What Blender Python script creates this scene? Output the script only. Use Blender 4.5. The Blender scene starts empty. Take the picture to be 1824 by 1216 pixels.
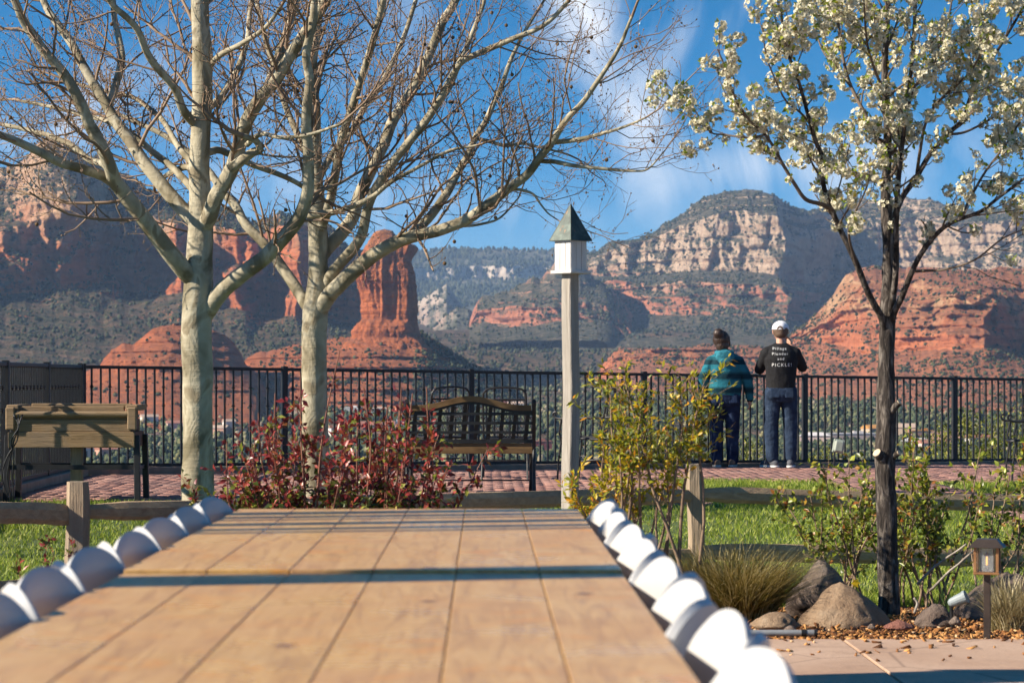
import bpy, bmesh, math, random
import numpy as np
from mathutils import Vector, Matrix
from mathutils.bvhtree import BVHTree
R = math.radians
random.seed(7)
rng = np.random.default_rng(7)
sc = bpy.context.scene
COL = sc.collection

# ------------------------------------------------------------ camera
FPX, CX, HY, CZ = 4600.0, 862.0, 675.0, 1.145        # focal length and vanishing point measured on the 1824 px photograph
cam = bpy.data.cameras.new('camera')
cam.sensor_width = 36.0
cam.lens = FPX * 36.0 / 1824.0
cam.shift_x = (912 - CX) / 1824.0
cam.shift_y = (HY - 608) / 1824.0
cam.clip_start = 0.1
cam.clip_end = 60000
cam.dof.use_dof = True
cam.dof.focus_distance = 22.0
cam.dof.aperture_fstop = 9.0
camo = bpy.data.objects.new('camera', cam)
camo.location = (0, 0, CZ)
camo.rotation_euler = (R(90), 0, 0)
COL.objects.link(camo)
sc.camera = camo

# ------------------------------------------------------------ sun and sky
SUN_EL, SUN_PHI = R(30), R(14)
S = Vector((-math.cos(SUN_EL) * math.cos(SUN_PHI), -math.cos(SUN_EL) * math.sin(SUN_PHI), math.sin(SUN_EL)))
sl = bpy.data.lights.new('sun', 'SUN')
sl.energy = 5.0
sl.angle = R(0.53)
sl.color = (1.0, 0.89, 0.74)
so = bpy.data.objects.new('sun', sl)
so.rotation_euler = S.to_track_quat('Z', 'Y').to_euler()
so.location = (-40, -10, 40)
COL.objects.link(so)

world = bpy.data.worlds.new('World')
sc.world = world
world.use_nodes = True


def build_sky():
    nt = world.node_tree
    nt.nodes.clear()
    N, L = nt.nodes.new, nt.links.new
    out = N('ShaderNodeOutputWorld')
    bg = N('ShaderNodeBackground')
    bg.inputs['Strength'].default_value = 0.057
    tc = N('ShaderNodeTexCoord')
    # the sky deepens quickly above the horizon (polarised, graded photograph): stretch its gradient everywhere alike
    mp = N('ShaderNodeVectorMath'); mp.operation = 'MULTIPLY'
    mp.inputs[1].default_value = (1, 1, 2.4)
    ad = N('ShaderNodeVectorMath'); ad.operation = 'ADD'
    ad.inputs[1].default_value = (0, 0, 0.03)
    nm = N('ShaderNodeVectorMath'); nm.operation = 'NORMALIZE'
    L(tc.outputs['Generated'], mp.inputs[0]); L(mp.outputs[0], ad.inputs[0]); L(ad.outputs[0], nm.inputs[0])
    sky = N('ShaderNodeTexSky')
    sky.sky_type = 'NISHITA'
    sky.sun_disc = False
    sky.sun_elevation = SUN_EL
    sky.sun_rotation = math.atan2(S.x, S.y)
    sky.altitude = 1400
    sky.air_density = 1.0
    sky.dust_density = 0.3
    sky.ozone_density = 2.0
    L(nm.outputs[0], sky.inputs['Vector'])
    hs = N('ShaderNodeHueSaturation')
    hs.inputs['Saturation'].default_value = 1.55
    hs.inputs['Hue'].default_value = 0.494
    hs.inputs['Value'].default_value = 1.42
    L(sky.outputs[0], hs.inputs['Color'])
    # cirrus: streaky noise on the sky, gathered in a few banks
    sx = N('ShaderNodeSeparateXYZ'); L(tc.outputs['Generated'], sx.inputs[0])

    def M(op, a, b=None):
        m = N('ShaderNodeMath'); m.operation = op
        for i, v in enumerate((a, b)):
            if v is None:
                continue
            if hasattr(v, 'links'):
                L(v, m.inputs[i])
            else:
                m.inputs[i].default_value = v
        return m.outputs[0]
    ay = M('ADD', M('ABSOLUTE', sx.outputs['Y']), 0.02)
    u = M('DIVIDE', sx.outputs['X'], ay)
    v = M('DIVIDE', sx.outputs['Z'], ay)

    def bank(px, py, ang, la, lb, amp):
        du = M('SUBTRACT', u, (px - CX) / FPX)
        dv = M('SUBTRACT', v, (HY - py) / FPX)
        c, s_ = math.cos(R(ang)), math.sin(R(ang))
        p = M('ADD', M('MULTIPLY', du, c * FPX / la), M('MULTIPLY', dv, s_ * FPX / la))
        q = M('ADD', M('MULTIPLY', du, -s_ * FPX / lb), M('MULTIPLY', dv, c * FPX / lb))
        e = M('MULTIPLY', M('ADD', M('MULTIPLY', p, p), M('MULTIPLY', q, q)), -1.0)
        return M('MULTIPLY', M('EXPONENT', e), amp)
    tot = None
    for b in ((1095, 150, 114, 260, 75, 1.25), (1010, 20, 100, 130, 60, 0.8), (1190, 95, 40, 110, 40, 0.55), (1330, 300, 8, 230, 50, 0.75), (1700, 270, 12, 330, 110, 0.75), (40, 245, 10, 220, 60, 0.9),
              (470, 230, 70, 260, 120, 0.62), (840, 372, -6, 330, 40, 0.55), (260, 120, 40, 330, 80, 0.35), (690, 20, 20, 300, 60, 0.22)):
        g = bank(*b)
        tot = g if tot is None else M('ADD', tot, g)
    m2 = N('ShaderNodeMapping')
    m2.inputs['Scale'].default_value = (1.2, 1.0, 0.62)
    m2.inputs['Rotation'].default_value = (0, R(28), 0)
    L(tc.outputs['Generated'], m2.inputs['Vector'])
    n1 = N('ShaderNodeTexNoise')
    n1.inputs['Scale'].default_value = 20
    n1.inputs['Detail'].default_value = 10
    n1.inputs['Roughness'].default_value = 0.6
    n1.inputs['Distortion'].default_value = 1.3
    L(m2.outputs[0], n1.inputs['Vector'])
    tot = M('ADD', M('MULTIPLY', tot, 0.62), M('MULTIPLY', M('SUBTRACT', n1.outputs['Fac'], 0.5), 1.9))
    r1 = N('ShaderNodeMapRange')
    r1.interpolation_type = 'SMOOTHSTEP'
    r1.inputs['From Min'].default_value = 0.02
    r1.inputs['From Max'].default_value = 1.7
    r1.inputs['To Max'].default_value = 0.95
    L(tot, r1.inputs['Value'])
    mu2 = r1
    mix = N('ShaderNodeMix'); mix.data_type = 'RGBA'
    mix.inputs['B'].default_value = (11.5, 11.5, 11.6, 1)
    L(mu2.outputs[0], mix.inputs['Factor'])
    # pale air towards the horizon, all round
    el = M('MAXIMUM', sx.outputs['Z'], 0.0)
    pf = M('MULTIPLY', M('EXPONENT', M('MULTIPLY', el, -1 / 0.042)), 0.82)
    pale = N('ShaderNodeMix'); pale.data_type = 'RGBA'
    pale.inputs['B'].default_value = (3.3, 4.9, 6.4, 1)
    L(pf, pale.inputs['Factor'])
    L(hs.outputs[0], pale.inputs['A'])
    L(pale.outputs['Result'], mix.inputs['A'])
    L(mix.outputs['Result'], bg.inputs['Color'])
    L(bg.outputs[0], out.inputs['Surface'])


build_sky()
vs = sc.view_settings
vs.view_transform = 'Standard'
vs.look = 'None'
vs.gamma = 1.0
vs.use_curve_mapping = False
vs.exposure = 0.95
sc.render.engine = 'CYCLES'
cy = sc.cycles
cy.use_denoising = True
cy.denoiser = 'OPENIMAGEDENOISE'
cy.max_bounces = 6
cy.diffuse_bounces = 3
cy.glossy_bounces = 3
cy.transmission_bounces = 4
cy.volume_bounces = 1
cy.transparent_max_bounces = 8
cy.use_adaptive_sampling = True
cy.adaptive_threshold = 0.02
cy.sample_clamp_indirect = 6


# ------------------------------------------------------------ helpers
def P(px, py, d):
    """a point of the place, from where it shows in the photograph and its distance in metres"""
    return Vector(((px - CX) * d / FPX, d, CZ - (py - HY) * d / FPX))


def mesh_np(name, V, F):
    V = np.ascontiguousarray(V, dtype=np.float32)
    F = np.ascontiguousarray(F, dtype=np.int32)
    me = bpy.data.meshes.new(name)
    n, k = F.shape
    me.vertices.add(len(V))
    me.vertices.foreach_set('co', V.ravel())
    me.loops.add(n * k)
    me.loops.foreach_set('vertex_index', F.ravel())
    me.polygons.add(n)
    me.polygons.foreach_set('loop_start', np.arange(0, n * k, k, dtype=np.int32))
    me.update(calc_edges=True)
    return me


def shade(me, smooth):
    me.polygons.foreach_set('use_smooth', np.full(len(me.polygons), smooth))


def put(name, me, mat, parent=None, loc=None, rot=None, smooth=False):
    if mat is not None and len(me.materials) == 0:
        me.materials.append(mat)
    if smooth:
        shade(me, True)
    o = bpy.data.objects.new(name, me)
    COL.objects.link(o)
    if parent is not None:
        o.parent = parent
    if loc is not None:
        o.location = loc
    if rot is not None:
        o.rotation_euler = rot
    return o


def tag(o, label, cat, group=None):
    o['label'] = label
    o['category'] = cat
    if group:
        o['group'] = group
    return o


def kind(o, k, label=None):
    o['kind'] = k
    if label:
        o['label'] = label
    return o


def thing(name, loc, label, cat, group=None, rz=0.0):
    o = bpy.data.objects.new(name, None)
    o.empty_display_size = 0.1
    COL.objects.link(o)
    o.location = loc
    o.rotation_euler = (0, 0, rz)
    return tag(o, label, cat, group)


def copy_tree(o, parent=None):
    c = o.copy()
    COL.objects.link(c)
    if parent is not None:
        c.parent = parent
    for ch in o.children:
        copy_tree(ch, c)
    return c


class MB:
    """collects simple solids into one mesh"""

    def __init__(s):
        s.V, s.F = [], []

    def add(s, V, F):
        b = len(s.V)
        s.V.extend([tuple(v) for v in V])
        s.F.extend([tuple(i + b for i in f) for f in F])
        return s

    def box(s, c, size, rot=None, ch=0.0):
        """box, optionally chamfered"""
        hx, hy, hz = size[0] / 2, size[1] / 2, size[2] / 2
        M = rot if rot is not None else Matrix.Identity(3)
        c = Vector(c)
        if ch <= 0:
            V = [(x, y, z) for z in (-hz, hz) for y in (-hy, hy) for x in (-hx, hx)]
            F = [(0, 2, 3, 1), (4, 5, 7, 6), (0, 1, 5, 4), (2, 6, 7, 3), (0, 4, 6, 2), (1, 3, 7, 5)]
        else:
            V, idx = [], {}
            for sx in (-1, 1):
                for sy in (-1, 1):
                    for sz in (-1, 1):
                        idx[sx, sy, sz] = len(V)
                        V += [(sx * hx, sy * (hy - ch), sz * (hz - ch)), (sx * (hx - ch), sy * hy, sz * (hz - ch)),
                              (sx * (hx - ch), sy * (hy - ch), sz * hz)]
            F = []
            g = lambda a, b, c_, k: idx[a, b, c_] + k
            for q in (-1, 1):
                F.append((g(q, -1, -1, 0), g(q, q, -q, 0) if 0 else g(q, 1, -1, 0), g(q, 1, 1, 0), g(q, -1, 1, 0)))
                F.append((g(-1, q, -1, 1), g(1, q, -1, 1), g(1, q, 1, 1), g(-1, q, 1, 1)))
                F.append((g(-1, -1, q, 2), g(1, -1, q, 2), g(1, 1, q, 2), g(-1, 1, q, 2)))
                for p in (-1, 1):
                    F.append((g(q, p, -1, 0), g(q, p, 1, 0), g(q, p, 1, 1), g(q, p, -1, 1)))
                    F.append((g(q, -1, p, 0), g(q, 1, p, 0), g(q, 1, p, 2), g(q, -1, p, 2)))
                    F.append((g(-1, q, p, 1), g(1, q, p, 1), g(1, q, p, 2), g(-1, q, p, 2)))
                    for t in (-1, 1):
                        F.append((g(q, p, t, 0), g(q, p, t, 1), g(q, p, t, 2)))
            # outward winding
            F2 = []
            for f in F:
                a, b, d = [Vector(V[i]) for i in f[:3]]
                cen = sum((Vector(V[i]) for i in f), Vector()) / len(f)
                F2.append(f if (b - a).cross(d - a).dot(cen) > 0 else tuple(reversed(f)))
            F = F2
        return s.add([c + M @ Vector(v) for v in V], F)

    def bar(s, p0, p1, w, h, up=(0, 0, 1), ch=0.0):
        p0, p1 = Vector(p0), Vector(p1)
        d = p1 - p0
        L = d.length
        x = d.normalized()
        u = Vector(up)
        y = u.cross(x)
        if y.length < 1e-4:
            y = Vector((0, 1, 0)).cross(x)
        y.normalize()
        z = x.cross(y)
        M = Matrix((x, y, z)).transposed()
        return s.box((p0 + p1) / 2, (L, w, h), M, ch)

    def tube(s, pts, r, n=8, cap=True):
        V, F = tube_arrays([(np.array([tuple(p) for p in pts], float), np.array(r if hasattr(r, '__len__') else [r] * len(pts), float))], n, cap)
        return s.add(V, [tuple(f) if f[3] >= 0 else tuple(f[:3]) for f in F])

    def lathe(s, prof, n=16, c=(0, 0, 0), M=None):
        V, F = [], []
        c = Vector(c)
        for (r, z) in prof:
            for k in range(n):
                a = 2 * math.pi * k / n
                v = Vector((r * math.cos(a), r * math.sin(a), z))
                V.append(c + (M @ v if M is not None else v))
        m = len(prof)
        for i in range(m - 1):
            for k in range(n):
                k2 = (k + 1) % n
                F.append((i * n + k, i * n + k2, (i + 1) * n + k2, (i + 1) * n + k))
        F.append(tuple(reversed(range(n))))
        F.append(tuple(range((m - 1) * n, m * n)))
        return s.add(V, F)

    def grid(s, G, close_u=False):
        """G[i][j] grid of points"""
        m, n = len(G), len(G[0])
        V = [p for row in G for p in row]
        F = []
        for i in range(m - 1):
            for j in range(n if close_u else n - 1):
                j2 = (j + 1) % n
                F.append((i * n + j, i * n + j2, (i + 1) * n + j2, (i + 1) * n + j))
        return s.add(V, F)

    def mesh(s, name='m'):
        me = bpy.data.meshes.new(name)
        me.from_pydata(s.V, [], s.F)
        me.update()
        return me

    def obj(s, name, mat, parent=None, loc=None, smooth=False, rot=None):
        return put(name, s.mesh(name), mat, parent, loc, rot, smooth)


def tube_arrays(polys, n=6, cap=True):
    """polys: list of (pts (k,3), radii (k)); returns V, quads (cap triangles have -1 as 4th index)"""
    Vs, Fs, base = [], [], 0
    ang = np.linspace(0, 2 * np.pi, n, endpoint=False)
    ca, sa = np.cos(ang), np.sin(ang)
    k_idx = np.arange(n)
    for pts, rad in polys:
        m = len(pts)
        T = np.empty_like(pts)
        T[1:-1] = pts[2:] - pts[:-2]
        T[0] = pts[1] - pts[0]
        T[-1] = pts[-1] - pts[-2]
        T /= np.linalg.norm(T, axis=1, keepdims=True) + 1e-12
        a = np.array([0, 0, 1.0]) if abs(T[0, 2]) < 0.9 else np.array([1.0, 0, 0])
        u = np.cross(T[0], a); u /= np.linalg.norm(u)
        U = np.empty_like(pts)
        for i in range(m):
            u = u - T[i] * np.dot(u, T[i])
            u /= np.linalg.norm(u) + 1e-12
            U[i] = u
        W_ = np.cross(T, U)
        ring = pts[:, None, :] + rad[:, None, None] * (U[:, None, :] * ca[None, :, None] + W_[:, None, :] * sa[None, :, None])
        Vs.append(ring.reshape(-1, 3))
        i = np.arange(m - 1)[:, None] * n
        k2 = (k_idx + 1) % n
        q = np.stack([i + k_idx, i + k2, i + n + k2, i + n + k_idx], -1).reshape(-1, 4) + base
        Fs.append(q)
        nb = m * n
        if cap:
            Vs.append(pts[[0, -1]])
            c0, c1 = base + nb, base + nb + 1
            t0 = np.stack([np.full(n, c0), base + k2, base + k_idx, np.full(n, -1)], -1)
            e = base + (m - 1) * n
            t1 = np.stack([np.full(n, c1), e + k_idx, e + k2, np.full(n, -1)], -1)
            Fs += [t0, t1]
            nb += 2
        base += nb
    return np.concatenate(Vs), np.concatenate(Fs)


def tubes_mesh(name, polys, n=5):
    V, F = tube_arrays(polys, n, cap=False)
    return mesh_np(name, V, F)


# ---- noise
def _hash(ix, iy, iz, seed):
    h = (ix.astype(np.int64) * 374761393 + iy.astype(np.int64) * 668265263 + iz.astype(np.int64) * 2147483647 + seed * 974634777) & 0xffffffff
    h = ((h ^ (h >> 13)) * 1274126177) & 0xffffffff
    h = ((h ^ (h >> 16)) * 2246822519) & 0xffffffff
    return ((h ^ (h >> 15)) & 0xffffff).astype(np.float64) / 0xffffff * 2 - 1


def vnoise(x, y, z, seed=0):
    x, y, z = np.broadcast_arrays(np.asarray(x, float), np.asarray(y, float), np.asarray(z, float))
    xi, yi, zi = np.floor(x), np.floor(y), np.floor(z)
    fx, fy, fz = x - xi, y - yi, z - zi
    fx, fy, fz = [f * f * f * (f * (f * 6 - 15) + 10) for f in (fx, fy, fz)]
    xi, yi, zi = xi.astype(np.int64), yi.astype(np.int64), zi.astype(np.int64)
    r = 0
    for dx in (0, 1):
        for dy in (0, 1):
            for dz in (0, 1):
                w = (fx if dx else 1 - fx) * (fy if dy else 1 - fy) * (fz if dz else 1 - fz)
                r = r + w * _hash(xi + dx, yi + dy, zi + dz, seed)
    return r


def fbm(x, y, z, octv=4, seed=0, gain=0.5, lac=2.03):
    a, s, t = 1.0, 0.0, 0.0
    for k in range(octv):
        f = lac ** k
        s = s + a * vnoise(np.asarray(x) * f, np.asarray(y) * f, np.asarray(z) * f, seed + k * 17)
        t += a
        a *= gain
    return s / t


# ---- materials
class NT:
    def __init__(s, name):
        s.m = bpy.data.materials.new(name)
        s.m.use_nodes = True
        s.t = s.m.node_tree
        s.t.nodes.clear()
        s.out = s.t.nodes.new('ShaderNodeOutputMaterial')
        s.b = s.t.nodes.new('ShaderNodeBsdfPrincipled')
        s.t.links.new(s.b.outputs[0], s.out.inputs['Surface'])

    def n(s, typ, **kw):
        nd = s.t.nodes.new('ShaderNode' + typ)
        for k, v in kw.items():
            setattr(nd, k, v)
        return nd

    def l(s, a, b):
        s.t.links.new(a, b)

    def coord(s, scale=(1, 1, 1), world=False, rot=(0, 0, 0), rnd=True):
        if world:
            g = s.n('NewGeometry'); src = g.outputs['Position']
        else:
            g = s.n('TexCoord'); src = g.outputs['Object']
            if rnd:
                oi = s.n('ObjectInfo')
                ml = s.n('Math', operation='MULTIPLY'); ml.inputs[1].default_value = 37.0
                s.l(oi.outputs['Random'], ml.inputs[0])
                va = s.n('VectorMath', operation='ADD')
                s.l(src, va.inputs[0]); s.l(ml.outputs[0], va.inputs[1])
                src = va.outputs[0]
        mp = s.n('Mapping')
        mp.inputs['Scale'].default_value = scale
        mp.inputs['Rotation'].default_value = rot
        s.l(src, mp.inputs['Vector'])
        return mp.outputs[0]

    def noise(s, vec, scale, detail=4, rough=0.55, dist=0.0):
        t = s.n('TexNoise')
        t.inputs['Scale'].default_value = scale
        t.inputs['Detail'].default_value = detail
        t.inputs['Roughness'].default_value = rough
        t.inputs['Distortion'].default_value = dist
        s.l(vec, t.inputs['Vector'])
        return t.outputs['Fac']

    def ramp(s, fac, stops, interp='LINEAR'):
        r = s.n('ValToRGB')
        r.color_ramp.interpolation = interp
        e = r.color_ramp.elements
        while len(e) < len(stops):
            e.new(0.5)
        for el, (p, c) in zip(e, stops):
            el.position = p
            el.color = (*c, 1) if len(c) == 3 else c
        s.l(fac, r.inputs['Fac'])
        return r.outputs['Color']

    def mix(s, fac, a, b, mode='MIX'):
        m = s.n('Mix', data_type='RGBA', blend_type=mode)
        for sock, v in (('Factor', fac), ('A', a), ('B', b)):
            if hasattr(v, 'is_linked') or hasattr(v, 'links'):
                s.l(v, m.inputs[sock])
            elif sock == 'Factor':
                m.inputs[sock].default_value = v
            else:
                m.inputs[sock].default_value = (*v, 1)
        return m.outputs['Result']

    def rng(s, v, a, b, c=0.0, d=1.0):
        m = s.n('MapRange')
        m.inputs['From Min'].default_value = a
        m.inputs['From Max'].default_value = b
        m.inputs['To Min'].default_value = c
        m.inputs['To Max'].default_value = d
        s.l(v, m.inputs['Value'])
        return m.outputs[0]

    def math(s, op, a, b=None):
        m = s.n('Math', operation=op)
        for i, v in enumerate((a, b)):
            if v is None:
                continue
            if hasattr(v, 'links'):
                s.l(v, m.inputs[i])
            else:
                m.inputs[i].default_value = v
        return m.outputs[0]

    def bump(s, h, dist, strength=1.0):
        b = s.n('Bump')
        b.inputs['Distance'].default_value = dist
        b.inputs['Strength'].default_value = strength
        s.l(h, b.inputs['Height'])
        s.l(b.outputs[0], s.b.inputs['Normal'])

    def base(s, c):
        if hasattr(c, 'links'):
            s.l(c, s.b.inputs['Base Color'])
        else:
            s.b.inputs['Base Color'].default_value = (*c, 1)
        return s

    def set(s, **kw):
        for k, v in kw.items():
            s.b.inputs[k.replace('_', ' ')].default_value = v
        return s


def simple(name, c1, c2, scale=8, rough=0.6, bump=0.0, stretch=(1, 1, 1), metal=0.0, detail=5, lo=0.3, hi=0.7, dist=0.0, spec=0.5):
    t = NT(name)
    v = t.coord(stretch)
    f = t.noise(v, scale, detail, 0.6, dist)
    t.base(t.ramp(f, [(lo, c1), (hi, c2)]))
    t.set(Roughness=rough, Metallic=metal, Specular_IOR_Level=spec)
    if bump:
        t.bump(t.noise(v, scale * 2.3, 5, 0.65, dist), bump)
    return t.m


def leafmat(name, stops, rough=0.5, trans=0.3, spec=0.3):
    t = NT(name)
    g = t.n('NewGeometry')
    c = t.ramp(g.outputs['Random Per Island'], stops)
    t.base(c)
    t.set(Roughness=rough, Specular_IOR_Level=spec)
    if trans > 0:
        tr = t.n('BsdfTranslucent')
        t.l(c, tr.inputs['Color'])
        mx = t.n('MixShader')
        mx.inputs[0].default_value = trans
        t.l(t.b.outputs[0], mx.inputs[1]); t.l(tr.outputs[0], mx.inputs[2])
        t.l(mx.outputs[0], t.out.inputs['Surface'])
    return t.m


# ============================================================ terrain
def rock_mat(name, red, red2, cream, cream2, z0, z1, soil, veg=0.6, nz0=0.62, nz1=0.8, band=0.045, sc_=1.0):
    t = NT(name)
    w = t.coord((1, 1, 1), world=True)
    sep = t.n('SeparateXYZ'); t.l(w, sep.inputs[0])
    big = t.noise(w, 0.006 * sc_, 5, 0.6)
    strat = t.noise(t.coord((0.004, 0.004, band), world=True), 1.0, 6, 0.65, 0.35)
    fine = t.noise(w, 0.05 * sc_, 8, 0.68)
    vert = t.noise(t.coord((0.06, 0.06, 0.008), world=True), 1.0, 5, 0.6, 0.5)
    z = t.math('ADD', sep.outputs['Z'], t.rng(big, 0.3, 0.7, -35, 35))
    z = t.math('ADD', z, t.rng(strat, 0.3, 0.7, -18, 18))
    up = t.rng(z, z0, z1)
    cr = t.ramp(strat, [(0.32, cream2), (0.5, cream), (0.62, tuple(0.82 * a for a in cream))])
    rd = t.ramp(strat, [(0.3, red2), (0.47, red), (0.56, tuple(1.18 * a for a in red)), (0.7, red2)])
    c = t.mix(up, rd, cr)
    c = t.mix(t.rng(vert, 0.5, 0.72, 0, 0.5), c, tuple(0.55 * a for a in red2))      # desert varnish streaks
    c = t.mix(t.rng(fine, 0.35, 0.75, 0.0, 0.45), c, t.mix(0.5, c, (0.62, 0.5, 0.4)), 'MULTIPLY')
    nrm = t.n('NewGeometry')
    ns = t.n('SeparateXYZ'); t.l(nrm.outputs['True Normal'], ns.inputs[0])
    flat = t.rng(ns.outputs['Z'], nz0, nz1)
    gr = t.rng(fine, 0.40, 0.56, 0, 1)
    grn = t.ramp(t.noise(w, 0.09, 4), [(0.35, (0.022, 0.03, 0.018)), (0.65, (0.06, 0.066, 0.036))])
    ground = t.mix(t.math('MULTIPLY', gr, veg), soil, grn)
    c = t.mix(flat, c, ground)
    t.base(c)
    t.set(Roughness=0.92, Specular_IOR_Level=0.1)
    h = t.math('ADD', t.math('MULTIPLY', fine, 1.0), t.math('MULTIPLY', strat, 1.1))
    t.bump(t.math('ADD', h, t.math('MULTIPLY', vert, 0.7)), 13.0, 0.9)
    return t.m


RED, RED2 = (0.45, 0.150, 0.066), (0.27, 0.088, 0.046)
CREAM, CREAM2 = (0.54, 0.36, 0.225), (0.38, 0.22, 0.135)
SOIL = (0.33, 0.135, 0.07)
M_left = rock_mat('left_rock', RED, RED2, CREAM, CREAM2, 150, 215, (0.14, 0.09, 0.06), 0.9)
M_spire = rock_mat('spire_rock', (0.50, 0.165, 0.066), (0.31, 0.095, 0.046), (0.52, 0.25, 0.12), (0.42, 0.18, 0.09), 95, 135, SOIL, 0.3, 0.75, 0.9, 0.09, 1.6)
M_dome = rock_mat('dome_rock', (0.47, 0.15, 0.06), (0.32, 0.10, 0.048), CREAM, CREAM2, 400, 500, (0.42, 0.14, 0.06), 0.25, 0.8, 0.95, 0.12, 2.0)
M_right = rock_mat('right_rock', (0.42, 0.17, 0.10), (0.28, 0.115, 0.075), (0.52, 0.385, 0.275), (0.36, 0.245, 0.165), 165, 215, (0.15, 0.12, 0.08), 0.95, 0.55, 0.75)
M_butte = rock_mat('butte_rock', (0.49, 0.175, 0.08), (0.34, 0.115, 0.058), (0.58, 0.36, 0.2), (0.44, 0.22, 0.115), 62, 92, (0.42, 0.16, 0.08), 0.45, 0.66, 0.85, 0.07, 1.4)
M_far = rock_mat('far_rock', (0.36, 0.26, 0.2), (0.26, 0.19, 0.15), (0.56, 0.47, 0.38), (0.36, 0.29, 0.23), 150, 260, (0.20, 0.18, 0.13), 0.8, 0.72, 0.9, 0.02, 0.5)
M_valley = rock_mat('valley_ground', (0.40, 0.15, 0.08), (0.30, 0.11, 0.06), (0.3, 0.2, 0.12), (0.3, 0.2, 0.12), 900, 950, (0.17, 0.105, 0.065), 0.85, 0.6, 0.8, 0.05)


def massif(name, px0, px1, step, lines, mat, seed, lam=70.0, zs=5.0, led=0.0, ledh=18.0, back=(500, 80), rough=3.0, sink=(0, 0), sinkz=45):
    """A rock mass as a sheet that climbs from its foot to its crest and falls away behind.
    lines: crest first; each (outline points, distance, rows to next, relief in metres)."""
    px = np.arange(px0, px1 + step, step, dtype=float)
    cols = len(px)
    PY, D, A, rows = [], [], [], []
    for k, (poly, d, nr, amp) in enumerate(lines):
        q = np.array(poly, float)
        y = np.interp(px, q[:, 0], q[:, 1])
        w = rough * (1.0 if k else 1.35)
        y = y + w * (fbm(px / 38.0, k * 3.1, seed, 4, seed) * 2.0) + w * 0.8 * fbm(px / 9.0, k * 3.1, seed, 3, seed + 5)
        dd = np.full(cols, float(d)) if not hasattr(d, '__len__') else np.interp(px, [a for a, _ in d], [b for _, b in d])
        PY.append(y); D.append(dd); rows.append(nr); A.append(np.full(cols, float(amp)))
    pts, amps = [], []
    X0 = (px - CX) / FPX
    # behind the crest
    d0, y0 = D[0], PY[0]
    z0 = CZ - (y0 - HY) * d0 / FPX
    for f in (1.0, 0.55, 0.2):
        dd = d0 + back[0] * f
        pts.append(np.stack([X0 * dd, dd, z0 - back[1] * f * f], -1)); amps.append(A[0] * (1 - f) * 0.5)
    for k in range(len(lines) - 1):
        za = CZ - (PY[k] - HY) * D[k] / FPX
        zb = CZ - (PY[k + 1] - HY) * D[k + 1] / FPX
        n = rows[k]
        for i in range(n + (1 if k == len(lines) - 2 else 0)):
            t = i / n
            pw = px + 34 * fbm(px / 70.0, (len(pts)) * 0.045, seed + 3, 3, seed + 51)
            d = (np.interp(pw, px, D[k])) * (1 - t) + np.interp(pw, px, D[k + 1]) * t
            z = za * (1 - t) + zb * t
            pts.append(np.stack([X0 * d, d, z], -1)); amps.append(A[k] * (1 - t) + A[k + 1] * t)
    G = np.array(pts); AM = np.array(amps)
    x, y, z = G[..., 0], G[..., 1], G[..., 2]
    n1 = fbm(x / lam, y / lam * 0.6, z / (lam * zs), 5, seed + 1, 0.55)
    rid = 1 - np.abs(fbm(x / (lam * 0.55), y / lam, z / (lam * zs * 0.6), 4, seed + 9)) * 2.6
    n3 = fbm(x / (lam * 0.22), y / (lam * 0.22), z / (lam * 0.3), 4, seed + 21, 0.6)
    off = AM * (1.55 * n1 - 0.55 * rid + 0.34 * n3)
    if led:
        ph = z / ledh + 0.5 * fbm(x / 260.0, y / 260.0, 0, 3, seed + 31)
        fr = ph - np.floor(ph)
        lw = 0.6 + 0.8 * (vnoise(x / 120.0, y / 120.0, np.floor(ph) * 7.7, seed + 41))
        off = off + led * np.clip(AM / (AM.max() + 1e-6) * 1.6, 0.25, 1) * lw * (np.clip(fr * 1.25, 0, 1) - 0.5)
    dist = np.sqrt(x * x + y * y + 1e-6)
    s = 1 + off / dist
    G = np.stack([x * s, y * s, CZ + (z - CZ) * s + 0.05 * AM * n3], -1)
    for side, width in enumerate(sink):          # ends of the mass dive under the ground
        if width:
            e = (px - px0) / width if side == 0 else (px1 - px) / width
            e = 1 - np.clip(e, 0, 1)
            G[..., 2] -= (e * e * sinkz)[None]
    m, n = G.shape[:2]
    i = np.arange(m - 1)[:, None] * n
    j = np.arange(n - 1)[None, :]
    F = np.stack([i + j, i + n + j, i + n + j + 1, i + j + 1], -1).reshape(-1, 4)
    me = mesh_np(name, G.reshape(-1, 3), F)
    o = put(name, me, mat, smooth=False)
    kind(o, 'structure')
    du = np.zeros_like(G); dv = np.zeros_like(G)
    du[:, 1:-1] = G[:, 2:] - G[:, :-2]
    dv[1:-1] = G[2:] - G[:-2]
    N = np.cross(dv, du)
    N /= np.linalg.norm(N, axis=-1, keepdims=True) + 1e-9
    return o, G, N, px


ICO_V = []
_t = (1 + 5 ** 0.5) / 2
for a_ in (-1, 1):
    for b_ in (-_t, _t):
        ICO_V += [(0, a_, b_), (a_, b_, 0), (b_, 0, a_)]
ICO_V = np.array(ICO_V) / math.sqrt(1 + _t * _t)
_bm = bmesh.new()
for v_ in ICO_V:
    _bm.verts.new(v_)
bmesh.ops.convex_hull(_bm, input=_bm.verts[:])
_bm.verts.index_update()
ICO_V = np.array([tuple(v_.co) for v_ in _bm.verts])
ICO_F = np.array([[v_.index for v_ in f_.verts] for f_ in _bm.faces])
_bm.free()


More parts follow.
